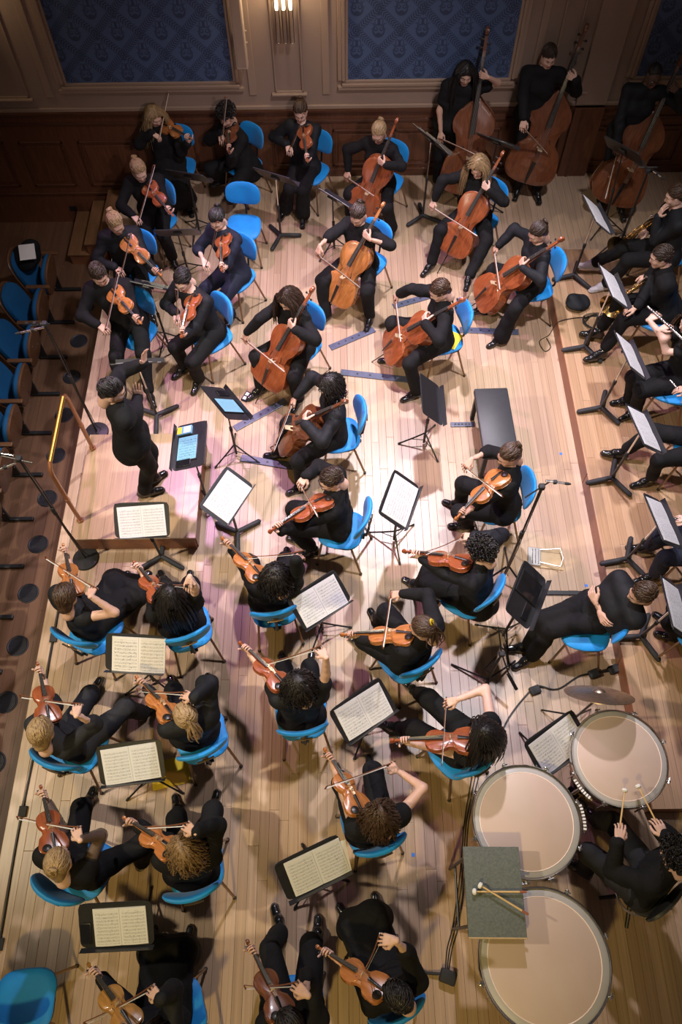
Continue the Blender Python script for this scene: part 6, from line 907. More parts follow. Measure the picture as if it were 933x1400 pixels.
MB().box((RX+.022, 4.28, RZ-.008), (.030, 6.6, .017), bevel=.004).build('nosing', 'riser_plank', riser)
# hall floor, stage front, steps, vents
hall = struct('floor_hall', MB().box((-5.2, 4.0, HALL-.05), (4.7, 10.6, .06)), 'dark_gap')
hb = MB().box((0, 0, 0), (.118, 1, .018)).mesh('hall_plank', 'hall_floor')
for i in range(21):
    for a, c in ((-1.25, 2.2+(i % 3)*.5), (2.2+(i % 3)*.5, 6.0+(i % 4)*.3), (6.0+(i % 4)*.3, WALL)):
        o = obj('plank', hb, hall); o.location = (EDGE-.065-i*.12, (a+c)/2, HALL-.009); o.scale = (1, c-a-.002, 1)
struct('wall_stage_front', MB().box((EDGE+.03, 3.6, HALL/2-.03), (.05, 9.7, -HALL-.02)), 'riser_face')
for k, (x0, z) in enumerate(((-3.18, -.18), (-3.44, -.36), (-3.72, -.54))):
    st = struct('step_%d' % (k+1), MB().box(((x0+EDGE)/2+.0, (8.40+WALL)/2, (z+HALL)/2-.012), (EDGE-x0-.004 if k == 0 else .275, WALL-8.40, z-HALL-.026) if k == 0 else (.275, WALL-8.40, z-HALL-.026)) if k == 0 else MB().box((x0+.14, (8.40+WALL)/2, (z+HALL)/2-.012), (.272, WALL-8.40, z-HALL-.026)), 'riser_face')
    MB().box((x0+.13, (8.39+WALL)/2, z-.012), (.30, WALL-8.39, .025), bevel=.004).build('tread', 'step_wood', st)
vent = Proto('floor_vent'); v = MB(); v.lathe([(.095, .001), (.105, .008), (.112, .006), (.116, 0)], 28); vent.part('ring', v.mesh('vent_ring', 'vent_metal', True))
v = MB()
for r_ in (.02, .038, .056, .074, .09): v.lathe([(r_-.005, .003), (r_-.004, .006), (r_+.004, .006), (r_+.005, .003)], 24)
v.lathe([(0, .006), (.010, .006), (.012, .003)], 16)
for a in range(6): v.box((.05*math.cos(a*math.pi/3), .05*math.sin(a*math.pi/3), .004), (.085, .006, .004), Matrix.Rotation(a*math.pi/3, 3, 'Z'))
vent.part('grille', v.mesh('vent_grille', 'vent_metal', True)); vent.part('dish', MB().lathe([(0, .001), (.10, .001), (.10, .003)], 24).mesh('vent_dish', 'seat_iron'))
for k in range(14): vent.stamp(Matrix.Translation((-3.42, 7.59-.598*k, HALL)), 'round dark floor vent in front of the folded hall seats', 'vent', 'round vents in a row on the hall floor')
# back wall
wall = struct('wall_back', MB().box((-1.0, WALL+.08, 1.9), (13.2, .16, 5.3)), 'wall_beige')
struct('wall_left', MB().box((-7.53, 4.0, 1.9), (.10, 10.6, 5.3)), 'wall_beige'); struct('wall_right', MB().box((5.26, 4.0, 1.9), (.10, 10.6, 5.3)), 'wall_beige')
def wpart(nm, m, *boxes, bev=0, sm=False):
    b = MB()
    for (x0, x1, y, d, z0, z1) in boxes: b.box(((x0+x1)/2, y-d/2, (z0+z1)/2), (x1-x0, d, z1-z0), bevel=bev)
    return b.build(nm, m, wall, sm)
wpart('wainscot_board', 'wainscot', (-7.48, 5.2, WALL, .02, HALL, .97))
wpart('wainscot_cap', 'wainscot_dark', (-7.48, 5.2, WALL, .06, .955, .985), (-7.48, 5.2, WALL, .045, .925, .955))
wpart('wall_base_rail', 'wall_trim', (-7.48, 5.2, WALL, .035, .985, 1.035), bev=.008)
wpart('wainscot_rail', 'wainscot_dark', (-7.48, 5.2, WALL, .04, .80, .84), bev=.008)
wpart('baseboard_rail', 'wainscot_dark', (-7.48, -2.9, WALL, .05, -.235, -.205), bev=.006); wpart('baseboard', 'wainscot_dark', (-2.9, 5.2, WALL, .035, 0, .11), bev=.006)
wpart('outlet', 'seat_iron', (-3.83, -3.73, WALL, .03, -.52, -.45))
xs = [-7.4, -6.6, -5.85, -5.1, -4.28, -3.50, -2.55, -1.75, -.95, -.15, .65, 1.45, 2.25, 3.05, 3.85, 4.65]
for a, c in zip(xs[:-1], xs[1:]):
    z0, z1 = (-.10, .58) if c < -2.5 else (.17, .70)
    b = MB(); x0, x1 = a+.10, c-.10
    for (p, q, s_, t) in ((x0, x1, z1-.03, z1), (x0, x1, z0, z0+.03), (x0, x0+.03, z0, z1), (x1-.03, x1, z0, z1)): b.box(((p+q)/2, WALL-.032, (s_+t)/2), (q-p, .026, t-s_), bevel=.006)
    fr = b.build('panel_frame', 'wainscot_dark', wall); MB().box(((x0+x1)/2, WALL-.026, (z0+z1)/2), (x1-x0-.14, .012, z1-z0-.14), bevel=.005).build('panel_field', 'wainscot', fr)
PZ0, PZ1 = 1.355, 4.2
for (x0, x1) in ((-3.297, -1.258), (.15, 2.112), (3.68, 5.05)):
    dm = MB().box(((x0+x1)/2, WALL-.006, (PZ0+PZ1)/2), (x1-x0, .012, PZ1-PZ0)).build('damask_panel', 'blue_damask', wall)
    for e, (w, d) in enumerate(((.035, .030), (.075, .055), (.125, .040))):
        i0 = (0, .035, .075)[e]; b = MB(); w2 = w
        b.box(((x0+x1)/2, WALL-d/2, PZ0-(i0+w2)/2), (x1-x0+2*w2, d, w2-i0), bevel=.008)
        for xx, sg in ((x0, -1), (x1, 1)): b.box((xx+sg*(i0+w2)/2, WALL-d/2, (PZ0+PZ1)/2), (w2-i0, d, PZ1-PZ0), bevel=.008)
        b.build('panel_moulding', 'wall_trim', wall)
def narrow(x0, x1, z0, proud=.0):
    b = MB()
    for (p, q, s_, t) in ((x0, x0+.022, z0, PZ1), (x1-.022, x1, z0, PZ1), (x0, x1, z0, z0+.022)): b.box(((p+q)/2, WALL-.012-proud, (s_+t)/2), (q-p, .024, t-s_), bevel=.005)
    b.box(((x0+x1)/2, WALL-.03-proud, z0-.012), (x1-x0+.09, .06, .030), bevel=.009); b.build('narrow_panel', 'wall_trim', wall)
narrow(-.75, -.40, 1.20); narrow(-4.45, -3.82, 1.17); narrow(2.62, 2.86, 1.19)
for x in (-1.03, -.12, -3.56, 2.42): wpart('pilaster_strip', 'wall_trim', (x-.045, x+.045, WALL, .018, 1.17, PZ1), bev=.006)
wpart('pilaster', 'wall_beige', (3.02, 3.40, WALL, .07, 1.02, PZ1), bev=.006); wpart('pilaster_foot', 'wainscot', (3.02, 3.40, WALL, .09, 0, .985), bev=.006)
wpart('pilaster_cap', 'wall_trim', (3.0, 3.12, WALL, .085, 1.17, 1.20), bev=.006)
wpart('door_edge', 'wainscot_dark', (3.12, 3.15, WALL, .10, .0, .98))
# wall lamp with three glass rods
lamp = Proto('wall_lamp')
for k in (-1, 0, 1):
    g = MB(); g.lathe([(.020, .0), (.026, -.002), (.028, .004), (.028, .80), (.024, .81), (.024, .008), (.020, .0)], 18, (k*.078, 0, 0)); i = lamp.part('glass_rod', g.mesh('glass_rod', 'glass_tube', True))
    lamp.part('glow_tube', MB().lathe([(0, .36), (.019, .365), (.019, .78), (0, .785)], 14, (k*.078, 0, 0)).mesh('glow', 'lamp_glow', True), None, i)
lamp.part('bracket', MB().box((0, .06, .72), (.27, .05, .10), bevel=.01).mesh('lamp_bracket', 'brass'))
lamp.stamp(Matrix.Translation((-.575, WALL-.115, 1.87)), 'lit wall lamp of three clear glass rods between the damask panels', 'lamp')
pl = bpy.data.lights.new('lamp_bulb', 'POINT'); pl.energy = 14; pl.color = (1, .78, .5); pl.shadow_soft_size = .06; po = bpy.data.objects.new('lamp_bulb', pl); COL.objects.link(po); po.location = (-.575, WALL-.24, 2.55)
pl = bpy.data.lights.new('lamp_bulb_far', 'POINT'); pl.energy = 6; pl.color = (1, .74, .45); pl.shadow_soft_size = .06; po = bpy.data.objects.new('lamp_bulb_far', pl); COL.objects.link(po); po.location = (-4.15, WALL-.24, 2.6)
lamp.stamp(Matrix.Translation((-4.15, WALL-.115, 1.99)), 'lit wall lamp of glass rods over the hall floor beside the steps', 'lamp')
sp = empty('column_speaker', Matrix.Translation((-1.10, WALL-.17, 1.62))); tag(sp, 'slim beige column loudspeaker on the wall beside the lamp', 'speaker')
MB().box((0, 0, .75), (.135, .11, 1.5), bevel=.010).build('cabinet', 'speaker_beige', sp); MB().box((0, -.058, .75), (.105, .008, 1.44), bevel=.003).build('grille', 'wall_trim', sp)
for z in (.35, 1.1): MB().box((.0, .085, z), (.06, .07, .05)).build('bracket', 'speaker_beige', sp)
for z in (.27, .40): MB().tube([(.06, .03, z), (.085, .03, z)], .010, 8).build('hinge_knob', 'speaker_beige', sp, True)

# hall seats, tipped up
hs = Proto('hall_seat'); o2 = superell(.235, .30, 26, 2.7); Tb = Matrix.Rotation(R(-16), 3, 'Y'); rg = []
for s_, t in ((.80, -.03), (.96, -.02), (1., 0), (.96, .035), (.75, .055), (.3, .06)): rg.append([Tb @ Vector((t+.16*(y*s_)**2*2.2, y*s_, z*s_))+Vector((-.20, 0, .62)) for (y, z) in o2])
hs.part('backrest', MB().loft(rg).mesh('hall_back', 'hall_velvet', True)); rg = []
for s_, t in ((.85, -.055), (1., -.055), (1.03, -.04), (1.0, -.03)): rg.append([Tb @ Vector((t+.16*(y*s_)**2*2.2, y*s_*1.02, z*s_*1.05))+Vector((-.20, 0, .62)) for (y, z) in o2])
hs.part('back_shell', MB().loft(rg).mesh('hall_shell', 'seat_wood', True))
o3 = superell(.235, .22, 26, 2.9); Ts = Matrix.Rotation(R(8), 3, 'Y'); rg = []
for s_, t in ((.5, .0), (.92, -.0), (1., .02), (1., .055)): rg.append([Ts @ Vector((t, y*s_, z*s_))+Vector((.02, 0, .57)) for (y, z) in o3])
hs.part('seat_pad', MB().loft(rg).mesh('hall_pad', 'hall_velvet', True)); rg = []
for s_, t in ((1., .055), (1.02, .07), (.97, .085), (.5, .095)): rg.append([Ts @ Vector((t+.02*(1-s_), y*s_, z*s_))+Vector((.02, 0, .57)) for (y, z) in o3])
sh_ = hs.part('seat_pan', MB().loft(rg).mesh('hall_pan', 'seat_wood', True)); q = MB()
for y in (-.12, .12):
    for z in (.45, .68): q.lathe([(0, .006), (.008, .004), (.009, 0)], 8, (.135-.14*(z-.57)*-1*.14, y, z), Matrix.Rotation(R(90), 3, 'Y'))
hs.part('screws', q.mesh('hall_screws', 'steel_wire', True), None, sh_)
b = MB(); b.box((-.02, .285, .30), (.09, .03, .60), bevel=.008); b.box((.10, .285, .02), (.36, .045, .04), bevel=.008); hs.part('standard', b.mesh('hall_standard', 'seat_iron'))
b = MB(); b.box((.01, .285, .655), (.30, .055, .03), bevel=.01); hs.part('armrest', b.mesh('hall_arm', 'seat_wood'))
for k in range(15):
    y = 7.62-.598*k
    hs.stamp(Matrix.Translation((-3.80, y, HALL)), 'tipped-up blue hall seat with wooden underside facing the stage' if k else 'tipped-up blue hall seat holding a black bag and paper', 'seat', 'front row hall seats' if k else None)
for k in range(15): hs.stamp(Matrix.Translation((-4.75, 7.62-.598*k, HALL)), 'blue hall seat in the second row behind the front seats', 'seat', 'second row hall seats')
F_ = Field((-.25, -.25, -.2), (.25, .25, .2), .016); F_.ell((0, 0, 0), (.17, .2, .13)).ell((.05, .08, .08), (.11, .09, .08)); F_.ripple(.02, 26, 4); V_, Q_ = F_.mesh()
bg = obj('bag', np_mesh('bag', V_, [Q_], ['black_cloth'])); bg.location = (-3.93, 7.66, .10); tag(bg, 'crumpled black bag slumped on the hall seat by the steps', 'bag')
pp = MB().box((0, 0, 0), (.19, .27, .002)).build('paper_sheet', 'paper_back'); pp.matrix_world = frame((-3.86, 7.58, .255), (.9, .25, -.1), (.1, 0, 1)); tag(pp, 'white paper sheet lying on the black bag', 'paper')

# ================================================================== PODIUM AND FIXTURES
pod = empty('podium', Matrix.Translation((-2.065, 4.19, 0))); tag(pod, 'low pale wooden conductor podium at the stage edge', 'podium')
for i in range(8): obj('top_board', MB().box((0, 0, 0), (1.23/8-.001, 1.26, .022), bevel=.0015).mesh('podium_board', 'podium_wood'), pod, Matrix.Translation((-1.23/2+(i+.5)*1.23/8, 0, .229)))
for (c, d) in (((0, -.615, .109), (1.20, .02, .218)), ((0, .615, .109), (1.20, .02, .218)), ((.60, 0, .109), (.02, 1.21, .218)), ((-.60, 0, .109), (.02, 1.21, .218))): MB().box(c, d, bevel=.002).build('side_panel', 'riser_face', pod)
rl = empty('hand_rail', Matrix.Translation((-2.62, 4.2, .24))); tag(rl, 'bent tube safety rail with polished brass top on the podium', 'rail')
for y in (-.43, .44):
    MB().tube([(0, y, 0), (0, y, .86), (0, y-math.copysign(.02, y), .93), (0, y-math.copysign(.08, y), .97)], .021, 12).build('post', 'rail_copper', rl, True); MB().tube([(0, y, 0), (0, y, .03)], .032, 12).build('flange', 'rail_copper', rl, True); MB().tube([(0, y, .40), (0, y, .44)], .025, 12).build('joint_ring', 'rail_copper', rl, True)
MB().tube([(0, -.36, .97), (0, .37, .97)], .0215, 12).build('top_bar', 'brass_polish', rl, True)

def mic_stand(x, y, z0, h, kind, label, mics, boom=None):
    m = empty('microphone_stand', Matrix.Translation((x, y, z0))); tag(m, label, 'stand')
    if kind == 'disc': MB().lathe([(0, .028), (.05, .026), (.125, .018), (.132, .008), (.132, 0), (0, 0)], 32).build('base', 'black_metal', m, True)
    else:
        for a in (80, 200, 320):
            ca, sa = math.cos(R(a)), math.sin(R(a)); MB().tube([(.02*ca, .02*sa, .30), (.33*ca, .33*sa, .015)], .010, 8).build('leg', 'black_metal', m, True); MB().tube([(.31*ca, .31*sa, .03), (.35*ca, .35*sa, .008)], .014, 8).build('foot', 'black_rubber', m, True)
    MB().tube([(0, 0, .01), (0, 0, h*.55)], .0125, 10).build('pole', 'black_metal', m, True); MB().tube([(0, 0, h*.53), (0, 0, h)], .009, 10).build('upper_tube', 'black_metal', m, True); MB().tube([(0, 0, h*.51), (0, 0, h*.57)], .020, 10).build('clutch', 'black_rubber', m, True)
    if boom: MB().tube([Vector(boom[0])+Vector((0, 0, h)), Vector(boom[1])+Vector((0, 0, h))], .007, 8).build('boom', 'black_metal', m, True); MB().box((0, 0, h), (.05, .05, .05), bevel=.012).build('boom_clamp', 'black_rubber', m)
    for (a, c) in mics:
        a, c = Vector(a)+Vector((0, 0, h)), Vector(c)+Vector((0, 0, h)); d = (c-a).normalized(); mc = MB().tube([a, c], .0105, 10).build('microphone', 'silver', m, True); MB().tube([c, c+d*.03, c+d*.05], [.0115, .012, .006], 10).build('grille', 'black_rubber', mc, True); MB().box((a+c)/2, (.03, .03, .03), bevel=.006).build('shock_mount', 'black_rubber', m)
    pts = [(.014, 0, h-.05), (.02, .01, h*.7), (.016, -.012, h*.4), (.02, .012, .12), (.05, .02, .03)]; MB().tube(pts, .004, 6).build('cable', 'cable_black', m, True); return m
mic_stand(-2.59, 3.46, 0, 1.85, 'disc', 'tall microphone stand on round base in front of the podium', [((-.04, .02, .02), (-.26, .06, .03)), ((-.02, -.04, 0), (-.18, -.10, -.02))], ((.12, -.04, 0), (-.25, .06, .0)))
mic_stand(-2.70, 5.02, 0, 1.72, 'disc', 'tall microphone stand on round base behind the podium', [((-.02, -.02, .03), (-.16, .03, -.02)), ((.0, -.03, -.01), (-.2, -.10, .0))], ((.05, 0, 0), (-.12, -.02, .0)))
mic_stand(1.60, 3.18, 0, 1.78, 'tripod', 'tall tripod microphone stand beside the dark tablet music stand', [((.02, .02, .06), (.17, .0, .05))], ((-.12, -.04, -.10), (.06, .02, .05)))
mic_stand(3.46, 7.50, .19, 1.18, 'tripod', 'microphone stand in front of the double bass on the riser', [((-.12, .02, .03), (.06, .03, .02)), ((.06, 0, .0), (.15, -.05, -.04))], ((-.16, .06, .06), (.10, -.02, 0)))
m = empty('microphone_stand', Matrix.Translation((1.33, 2.13, 0))); tag(m, 'low microphone stand with spread legs behind the sleeveless violist', 'stand')
for a in (35, 150, 268): MB().tube([(0, 0, .10), (.36*math.cos(R(a)), .36*math.sin(R(a)), .012)], .009, 8).build('leg', 'black_metal', m, True)
MB().tube([(0, 0, .02), (.06, .09, .55)], .011, 8).build('pole', 'black_metal', m, True); MB().tube([(.02, .28, .72), (.06, .09, .55), (.14, -.08, .40)], .007, 8).build('boom', 'black_metal', m, True); MB().tube([(.12, -.05, .43), (.20, -.16, .33)], .016, 10).build('microphone', 'black_metal', m, True); MB().tube([(.05, .08, .5), (-.02, .02, .42), (.05, .14, .34), (-.05, .05, .25), (.03, .06, .12), (.1, .0, .02)], .005, 6).build('cable', 'cable_black', m, True)
MB().box((.06, .09, .55), (.05, .05, .05), bevel=.012).build('boom_clamp', 'black_rubber', m)

# padded bench
bn = empty('padded_bench', rotz((1.625, 4.76, 0), 1.5)); tag(bn, 'long black padded piano bench behind the violist with the bun', 'bench')
MB().box((0, 0, .455), (.36, .86, .07), bevel=.018).build('cushion', 'bench_vinyl', bn, True); MB().box((0, 0, .405), (.33, .83, .04), bevel=.004).build('seat_frame', 'seat_iron', bn)
for x in (-.14, .14):
    for y in (-.38, .38): MB().box((x, y, .195), (.045, .045, .39), bevel=.005).build('leg', 'seat_iron', bn)
# cello endpin boards on the floor
def board(x, y, deg, ln, lab, w=.085):
    b = empty('endpin_board', rotz((x, y, 0), deg)); tag(b, lab, 'board'); MB().box((0, 0, .007), (ln, w, .013), bevel=.003).build('strip', 'endpin_board', b)
    for i in range(5): MB().lathe([(0, .001), (.012, .001), (.013, 0)], 12, (-ln*.3+i*ln*.15, 0, .0135)).build('pin_hole', 'seat_iron', b)
board(-.89, 5.23, 34, .68, 'dark endpin board on the floor beside the small tuner'); board(-.665, 4.565, -12, .85, 'long endpin board on the floor under the dark brown cello')
board(.50, 5.745, -9, .98, 'endpin board on the floor under the cellist with the yellow folder'); board(1.80, 6.42, -4, .70, 'endpin board on the floor under the cellist at the riser edge')
board(.93, 6.93, 20, .55, 'endpin board on the floor under the satin-bloused cellist'); board(1.36, 5.06, 0, .26, 'short endpin board tucked under the padded bench', .06)
board(.16, 6.33, 28, .6, 'endpin board on the floor under the half-sleeved cellist')
tn = empty('tuner', rotz((-1.06, 5.48, 0), 64)); tag(tn, 'small blue digital tuner lying on the floor among the cellos', 'tuner')
MB().box((0, 0, .011), (.135, .075, .022), bevel=.005).build('case', 'navy_cloth', tn)
for x in (-.03, .03): MB().box((x, .005, .0225), (.045, .04, .002)).build('display', 'white_plastic', tn)
ev = MB().box((0, 0, .003), (.33, .24, .005)).build('envelope', 'yellow_card'); ev.matrix_world = rotz((-1.53, 1.36, 0), 12); tag(ev, 'yellow envelope lying on the floor under a music stand', 'envelope')
yf = MB().box((0, 0, .003), (.23, .16, .005)).build('folder', 'yellow_card')
# wire book rest
wr = empty('wire_rest', rotz((2.05, 3.40, 0), -8)); tag(wr, 'folded wire stand on a beige board lying by the microphone stand', 'rest')
MB().box((.06, 0, .006), (.24, .22, .012)).build('board', 'wood_edge', wr); MB().box((-.11, .0, .018), (.13, .20, .03), bevel=.004).build('clip_block', 'steel_wire', wr)
for i in range(3): MB().box((-.13+.03*i, .0, .036), (.006, .16, .008)).build('slot', 'seat_iron', wr)
MB().tube([(-.05, .08, .03), (.14, .10, .06), (.17, .0, .06), (.14, -.10, .06), (-.05, -.06, .03)], .005, 6).build('wire', 'steel_wire', wr, True)
F_ = Field((-.2, -.2, -.02), (.2, .2, .2), .014); F_.ell((0, 0, .04), (.15, .13, .05)).ell((-.05, .05, .05), (.08, .06, .06)); F_.ripple(.02, 30, 9); F_.cut((0, 0, 0), (0, 0, -1)); V_, Q_ = F_.mesh()
bg = obj('cloth_bag', np_mesh('cloth_bag', V_, [Q_], ['black_satin'])); bg.location = (2.83, 6.62, RZ+.01); tag(bg, 'small black cloth bag on the riser beside the coiled cable', 'bag')
b = MB()
for k in range(5): b.tube([(.13*math.cos(a)*(1+.06*k)+.02*math.sin(3*a+k), .10*math.sin(a)*(1+.05*k), .008+.007*k+.004*math.sin(2*a+k)) for a in np.linspace(0, 6.28, 22)], .005, 6, False)
o = b.build('cable_coil', 'cable_black', None, True); o.location = (3.02, 6.36, RZ); tag(o, 'coiled black cable on the riser beside the cloth bag', 'cable')
def cable(pts, lab, r=.006, n=6):
    pp_ = [Vector(q) for q in pts]; out = []
    for i in range(len(pp_)-1):
        a, b_, c, d = pp_[max(i-1, 0)], pp_[i], pp_[i+1], pp_[min(i+2, len(pp_)-1)]
        for k in range(n): t = k/n; out.append(.5*((2*b_)+(c-a)*t+(2*a-5*b_+4*c-d)*t*t+(3*b_-a-3*c+d)*t**3))
    out.append(pp_[-1]); o = MB().tube(out, r, 6).build('floor_cable', 'cable_black', None, True); tag(o, lab, 'cable'); return o
cable([(2.95, 6.45, RZ+.006), (2.75, 6.43, RZ+.006), (2.585, 6.38, RZ+.008), (2.535, 6.36, .10), (2.50, 6.34, .006), (2.38, 6.25, .006), (2.42, 6.10, .006), (2.5, 6.16, .006), (2.47, 6.3, .006)], 'thin black cable dropping over the riser edge', .005)
cable([(1.33, 1.50, .008), (1.50, 1.80, .008), (1.72, 2.04, .008), (1.80, 2.09, .02), (1.98, 2.06, .008), (2.20, 2.18, .008), (2.38, 2.21, .02), (2.50, 2.23, .008)], 'black cable running from the kettledrums to the riser', .008)
for (x, y, lb) in ((1.77, 2.05, 'beside the cymbal'), (2.34, 2.20, 'near the crossed-arm sitter'), (2.53, 2.24, 'against the riser')):
    o = MB().box((0, 0, .02), (.10, .08, .04), bevel=.01).build('cable_plug', 'black_rubber'); o.matrix_world = rotz((x, y, 0), 20); tag(o, 'black cable plug on the floor '+lb, 'plug')
for k in range(3): cable([(1.12+.03*k, 1.30, .008), (1.02+.018*k, .92, .008), (.955+.02*k, .55, .008), (.86+.022*k, .15, .008), (.80+.02*k, -.02, .008), (.775+.012*k, -.17, .014)], 'black cable in the bundle beside the trap table', .0048)['group'] = 'cables beside the trap table'
bx_ = MB(); bx_.box((0, 0, .03), (.13, .10, .06), bevel=.015); bx_.tube([(-.06, 0, .03), (-.16, -.03, .015), (-.24, -.02, .012)], .011, 8); o = bx_.build('cable_box', 'black_rubber', None, True); o.matrix_world = rotz((.79, -.21, 0), -20); tag(o, 'black junction box at the end of the cable bundle', 'box')
cable([(EDGE+.13, 3.2, .006), (EDGE+.125, 2.4, .006), (EDGE+.135, 1.6, .006), (EDGE+.12, .8, .006), (EDGE+.13, 0, .006), (EDGE+.12, -1.0, .006)], 'black cable taped along the open stage edge', .011)
for y in (1.05, 2.62, .05): o = MB().box((0, 0, .012), (.07, .09, .024), bevel=.006).build('cable_clip', 'black_rubber'); o.location = (EDGE+.13, y, 0); tag(o, 'black clip holding the cable at the stage edge', 'clip', 'clips on the edge cable')
o = MB().box((0, 0, .01), (.78, .045, .018), bevel=.004).build('floor_bar', 'black_metal'); o.matrix_world = rotz((2.17, 3.02, 0), -1.5); tag(o, 'flat black cable channel on the floor behind the tablet stand', 'channel')
for i, (x, y, z) in enumerate(((2.57-.17, 4.66, 0), (2.42, 3.10, 0), (.57, .67, 0), (-2.04, .30, 0), (-1.5, -.42, 0))):
    o = MB().box((0, 0, .001), (.028, .028, .0015)).build('tape_mark', 'blue_tape'); o.location = (x, y, z); tag(o, 'tiny square of blue tape marking the stage floor', 'tape', 'blue tape marks')

# ================================================================== PERCUSSION
def timpano(x, y, rad, label, gauge):
    t = empty('kettledrum', Matrix.Translation((x, y, 0))); tag(t, label, 'drum'); h = .86
    MB().lathe([(0, .34), (rad*.35, .36), (rad*.70, .45), (rad*.92, .60), (rad*.99, .76), (rad, .835)], 40).build('bowl', 'copper_bowl', t, True)
    hd = MB().lathe([(0, h+.003), (rad*.90, h+.003), (rad*.905, h+.002)], 56).build('drum_skin', 'drum_head', t, True); MB().lathe([(rad*.895, h+.0035), (rad*.905, h+.006), (rad*.915, h+.0035)], 56).build('bearing_line', 'head_ring', hd, True)
    MB().lathe([(rad*.905, h+.0025), (rad*1.0, h-.004), (rad*1.035, h-.012), (rad*1.04, h-.03)], 56).build('collar', 'drum_collar', t, True)
    MB().lathe([(rad*1.03, h+.006), (rad*1.045, h+.012), (rad*1.06, h+.006), (rad*1.06, h-.045), (rad*1.04, h-.045)], 56).build('counter_hoop', 'chrome', t, True)
    for k in range(8):
        a = 2*math.pi*k/8+.3; ca, sa = math.cos(a), math.sin(a); b = MB(); r_ = rad*1.085; b.tube([(r_*ca, r_*sa, h-.20), (r_*ca, r_*sa, h+.010)], .006, 7); b.box((r_*ca, r_*sa, h+.0), (.034, .020, .018), Matrix.Rotation(a, 3, 'Z'), bevel=.004); b.tube([(r_*ca-sa*.022, r_*sa+ca*.022, h+.018), (r_*ca+sa*.022, r_*sa-ca*.022, h+.018)], .006, 7); b.build('tension_rod', 'chrome', t, True)
    for k in range(4):
        a = 2*math.pi*k/4+.6; ca, sa = math.cos(a), math.sin(a); MB().tube([(rad*1.03*ca, rad*1.03*sa, h-.06), (rad*.95*ca, rad*.95*sa, .40), (rad*.55*ca, rad*.55*sa, .16), (rad*.50*ca, rad*.50*sa, .06)], .014, 8).build('strut', 'chrome', t, True); MB().lathe([(0, -.03), (.028, -.028), (.03, 0), (.028, .028), (0, .03)], 12, (rad*.52*ca, rad*.52*sa, .032), Matrix.Rotation(R(90), 3, 'X')).build('caster', 'black_rubber', t, True)
    MB().lathe([(rad*.35, .12), (rad*.56, .12), (rad*.56, .15), (rad*.35, .15), (rad*.35, .12)], 32).build('base_ring', 'black_metal', t, True)
    ga = gauge; b = MB()
    for i in range(8): a = ga+(i-3.5)*.055; b.box((rad*1.13*math.cos(a), rad*1.13*math.sin(a), h-.012), (.024, .014, .006), Matrix.Rotation(a, 3, 'Z'))
    g = MB().tube([(rad*1.13*math.cos(ga+d), rad*1.13*math.sin(ga+d), h-.028) for d in np.linspace(-.26, .26, 7)], .013, 8).build('tuning_gauge', 'chrome', t, True); b.build('gauge_marks', 'white_plastic', g)
    b = MB().box((rad*.88*math.cos(ga), rad*.88*math.sin(ga), .10), (.24, .11, .03), Matrix.Rotation(ga, 3, 'Z') @ Matrix.Rotation(R(-15), 3, 'Y'), bevel=.008); b.build('pedal', 'black_metal', t); return t
timpano(2.145, 1.265, .355, 'kettledrum with pinkish head beside the riser corner', 3.75); timpano(1.365, .815, .385, 'middle kettledrum under the corner of the trap table', .05); timpano(1.375, -.09, .435, 'largest kettledrum partly under the grey trap table', 1.9)
ct = empty('trap_table', rotz((1.045, .335, 0), -1)); tag(ct, 'grey felt-topped trap table between two kettledrums', 'table')
MB().box((0, 0, 1.0), (.40, .575, .035), bevel=.003).build('felt_top', 'trap_felt', ct); MB().box((0, -.291, .992), (.405, .012, .05), bevel=.003).build('edge_strip', 'wood_edge', ct); MB().box((0, 0, .972), (.39, .56, .018)).build('tray', 'seat_iron', ct)
for x in (-.18,):
    for y in (-.22, .22): MB().tube([(x, y, 0), (x, y, .97)], .013, 8).build('leg', 'black_metal', ct, True)
MB().tube([(-.18, -.22, .35), (-.18, .22, .35)], .010, 8).build('stretcher', 'black_metal', ct, True)
def mallet(mtx, ln, label, wrap=True):
    p_ = Proto('mallet'); p_.part('handle', MB().tube([(0, 0, 0), (ln, 0, 0)], [.007, .0055], 8).mesh('mallet_handle', 'bamboo', True)); p_.part('head', MB().lathe([(0, -.016), (.014, -.014), (.022, -.006), (.022, .006), (.014, .014), (0, .016)], 14, (ln, 0, 0), Matrix.Rotation(R(90), 3, 'Y')).mesh('mallet_head', 'white_felt', True))
    if wrap: p_.part('grip', MB().tube([(-.004, 0, 0), (.045, 0, 0)], .0085, 8).mesh('mallet_grip', 'cork_red', True))
    return p_.stamp(mtx, label, 'mallet')
mallet(frame((1.262, .325, 1.042), (-1, .015, 0), (0, 0, 1)), .36, 'bamboo mallet lying straight across the trap table'); mallet(frame((1.255, .185, 1.055), (-.86, .51, -.01), (0, 0, 1)), .36, 'bamboo mallet lying slanted over another on the trap table')
cy = empty('cymbal_stand', Matrix.Translation((2.03, 1.74, 0))); tag(cy, 'bronze suspended cymbal on a stand behind the kettledrum', 'cymbal')
Tc = Matrix.Rotation(R(-58), 3, 'X') @ Matrix.Rotation(R(4), 3, 'Y')
MB().lathe([(.005, .035), (.035, .028), (.05, .012), (.15, .004), (.27, -.016), (.27, -.019), (.15, .0), (.05, .008), (.005, .03)], 48, (0, 0, 1.0), Tc).build('cymbal', 'cymbal_bronze', cy, True); MB().tube([(0, 0, .1), (0, -.03, .97)], .010, 8).build('pole', 'black_metal', cy, True); MB().lathe([(0, -.02), (.02, -.018), (.022, .0), (.0, .012)], 12, (0, -.02, .965)).build('felt_washer', 'black_rubber', cy, True)
for a in (30, 150, 270): MB().tube([(0, 0, .30), (.26*math.cos(R(a)), .26*math.sin(R(a)), .012)], .008, 7).build('leg', 'black_metal', cy, True)
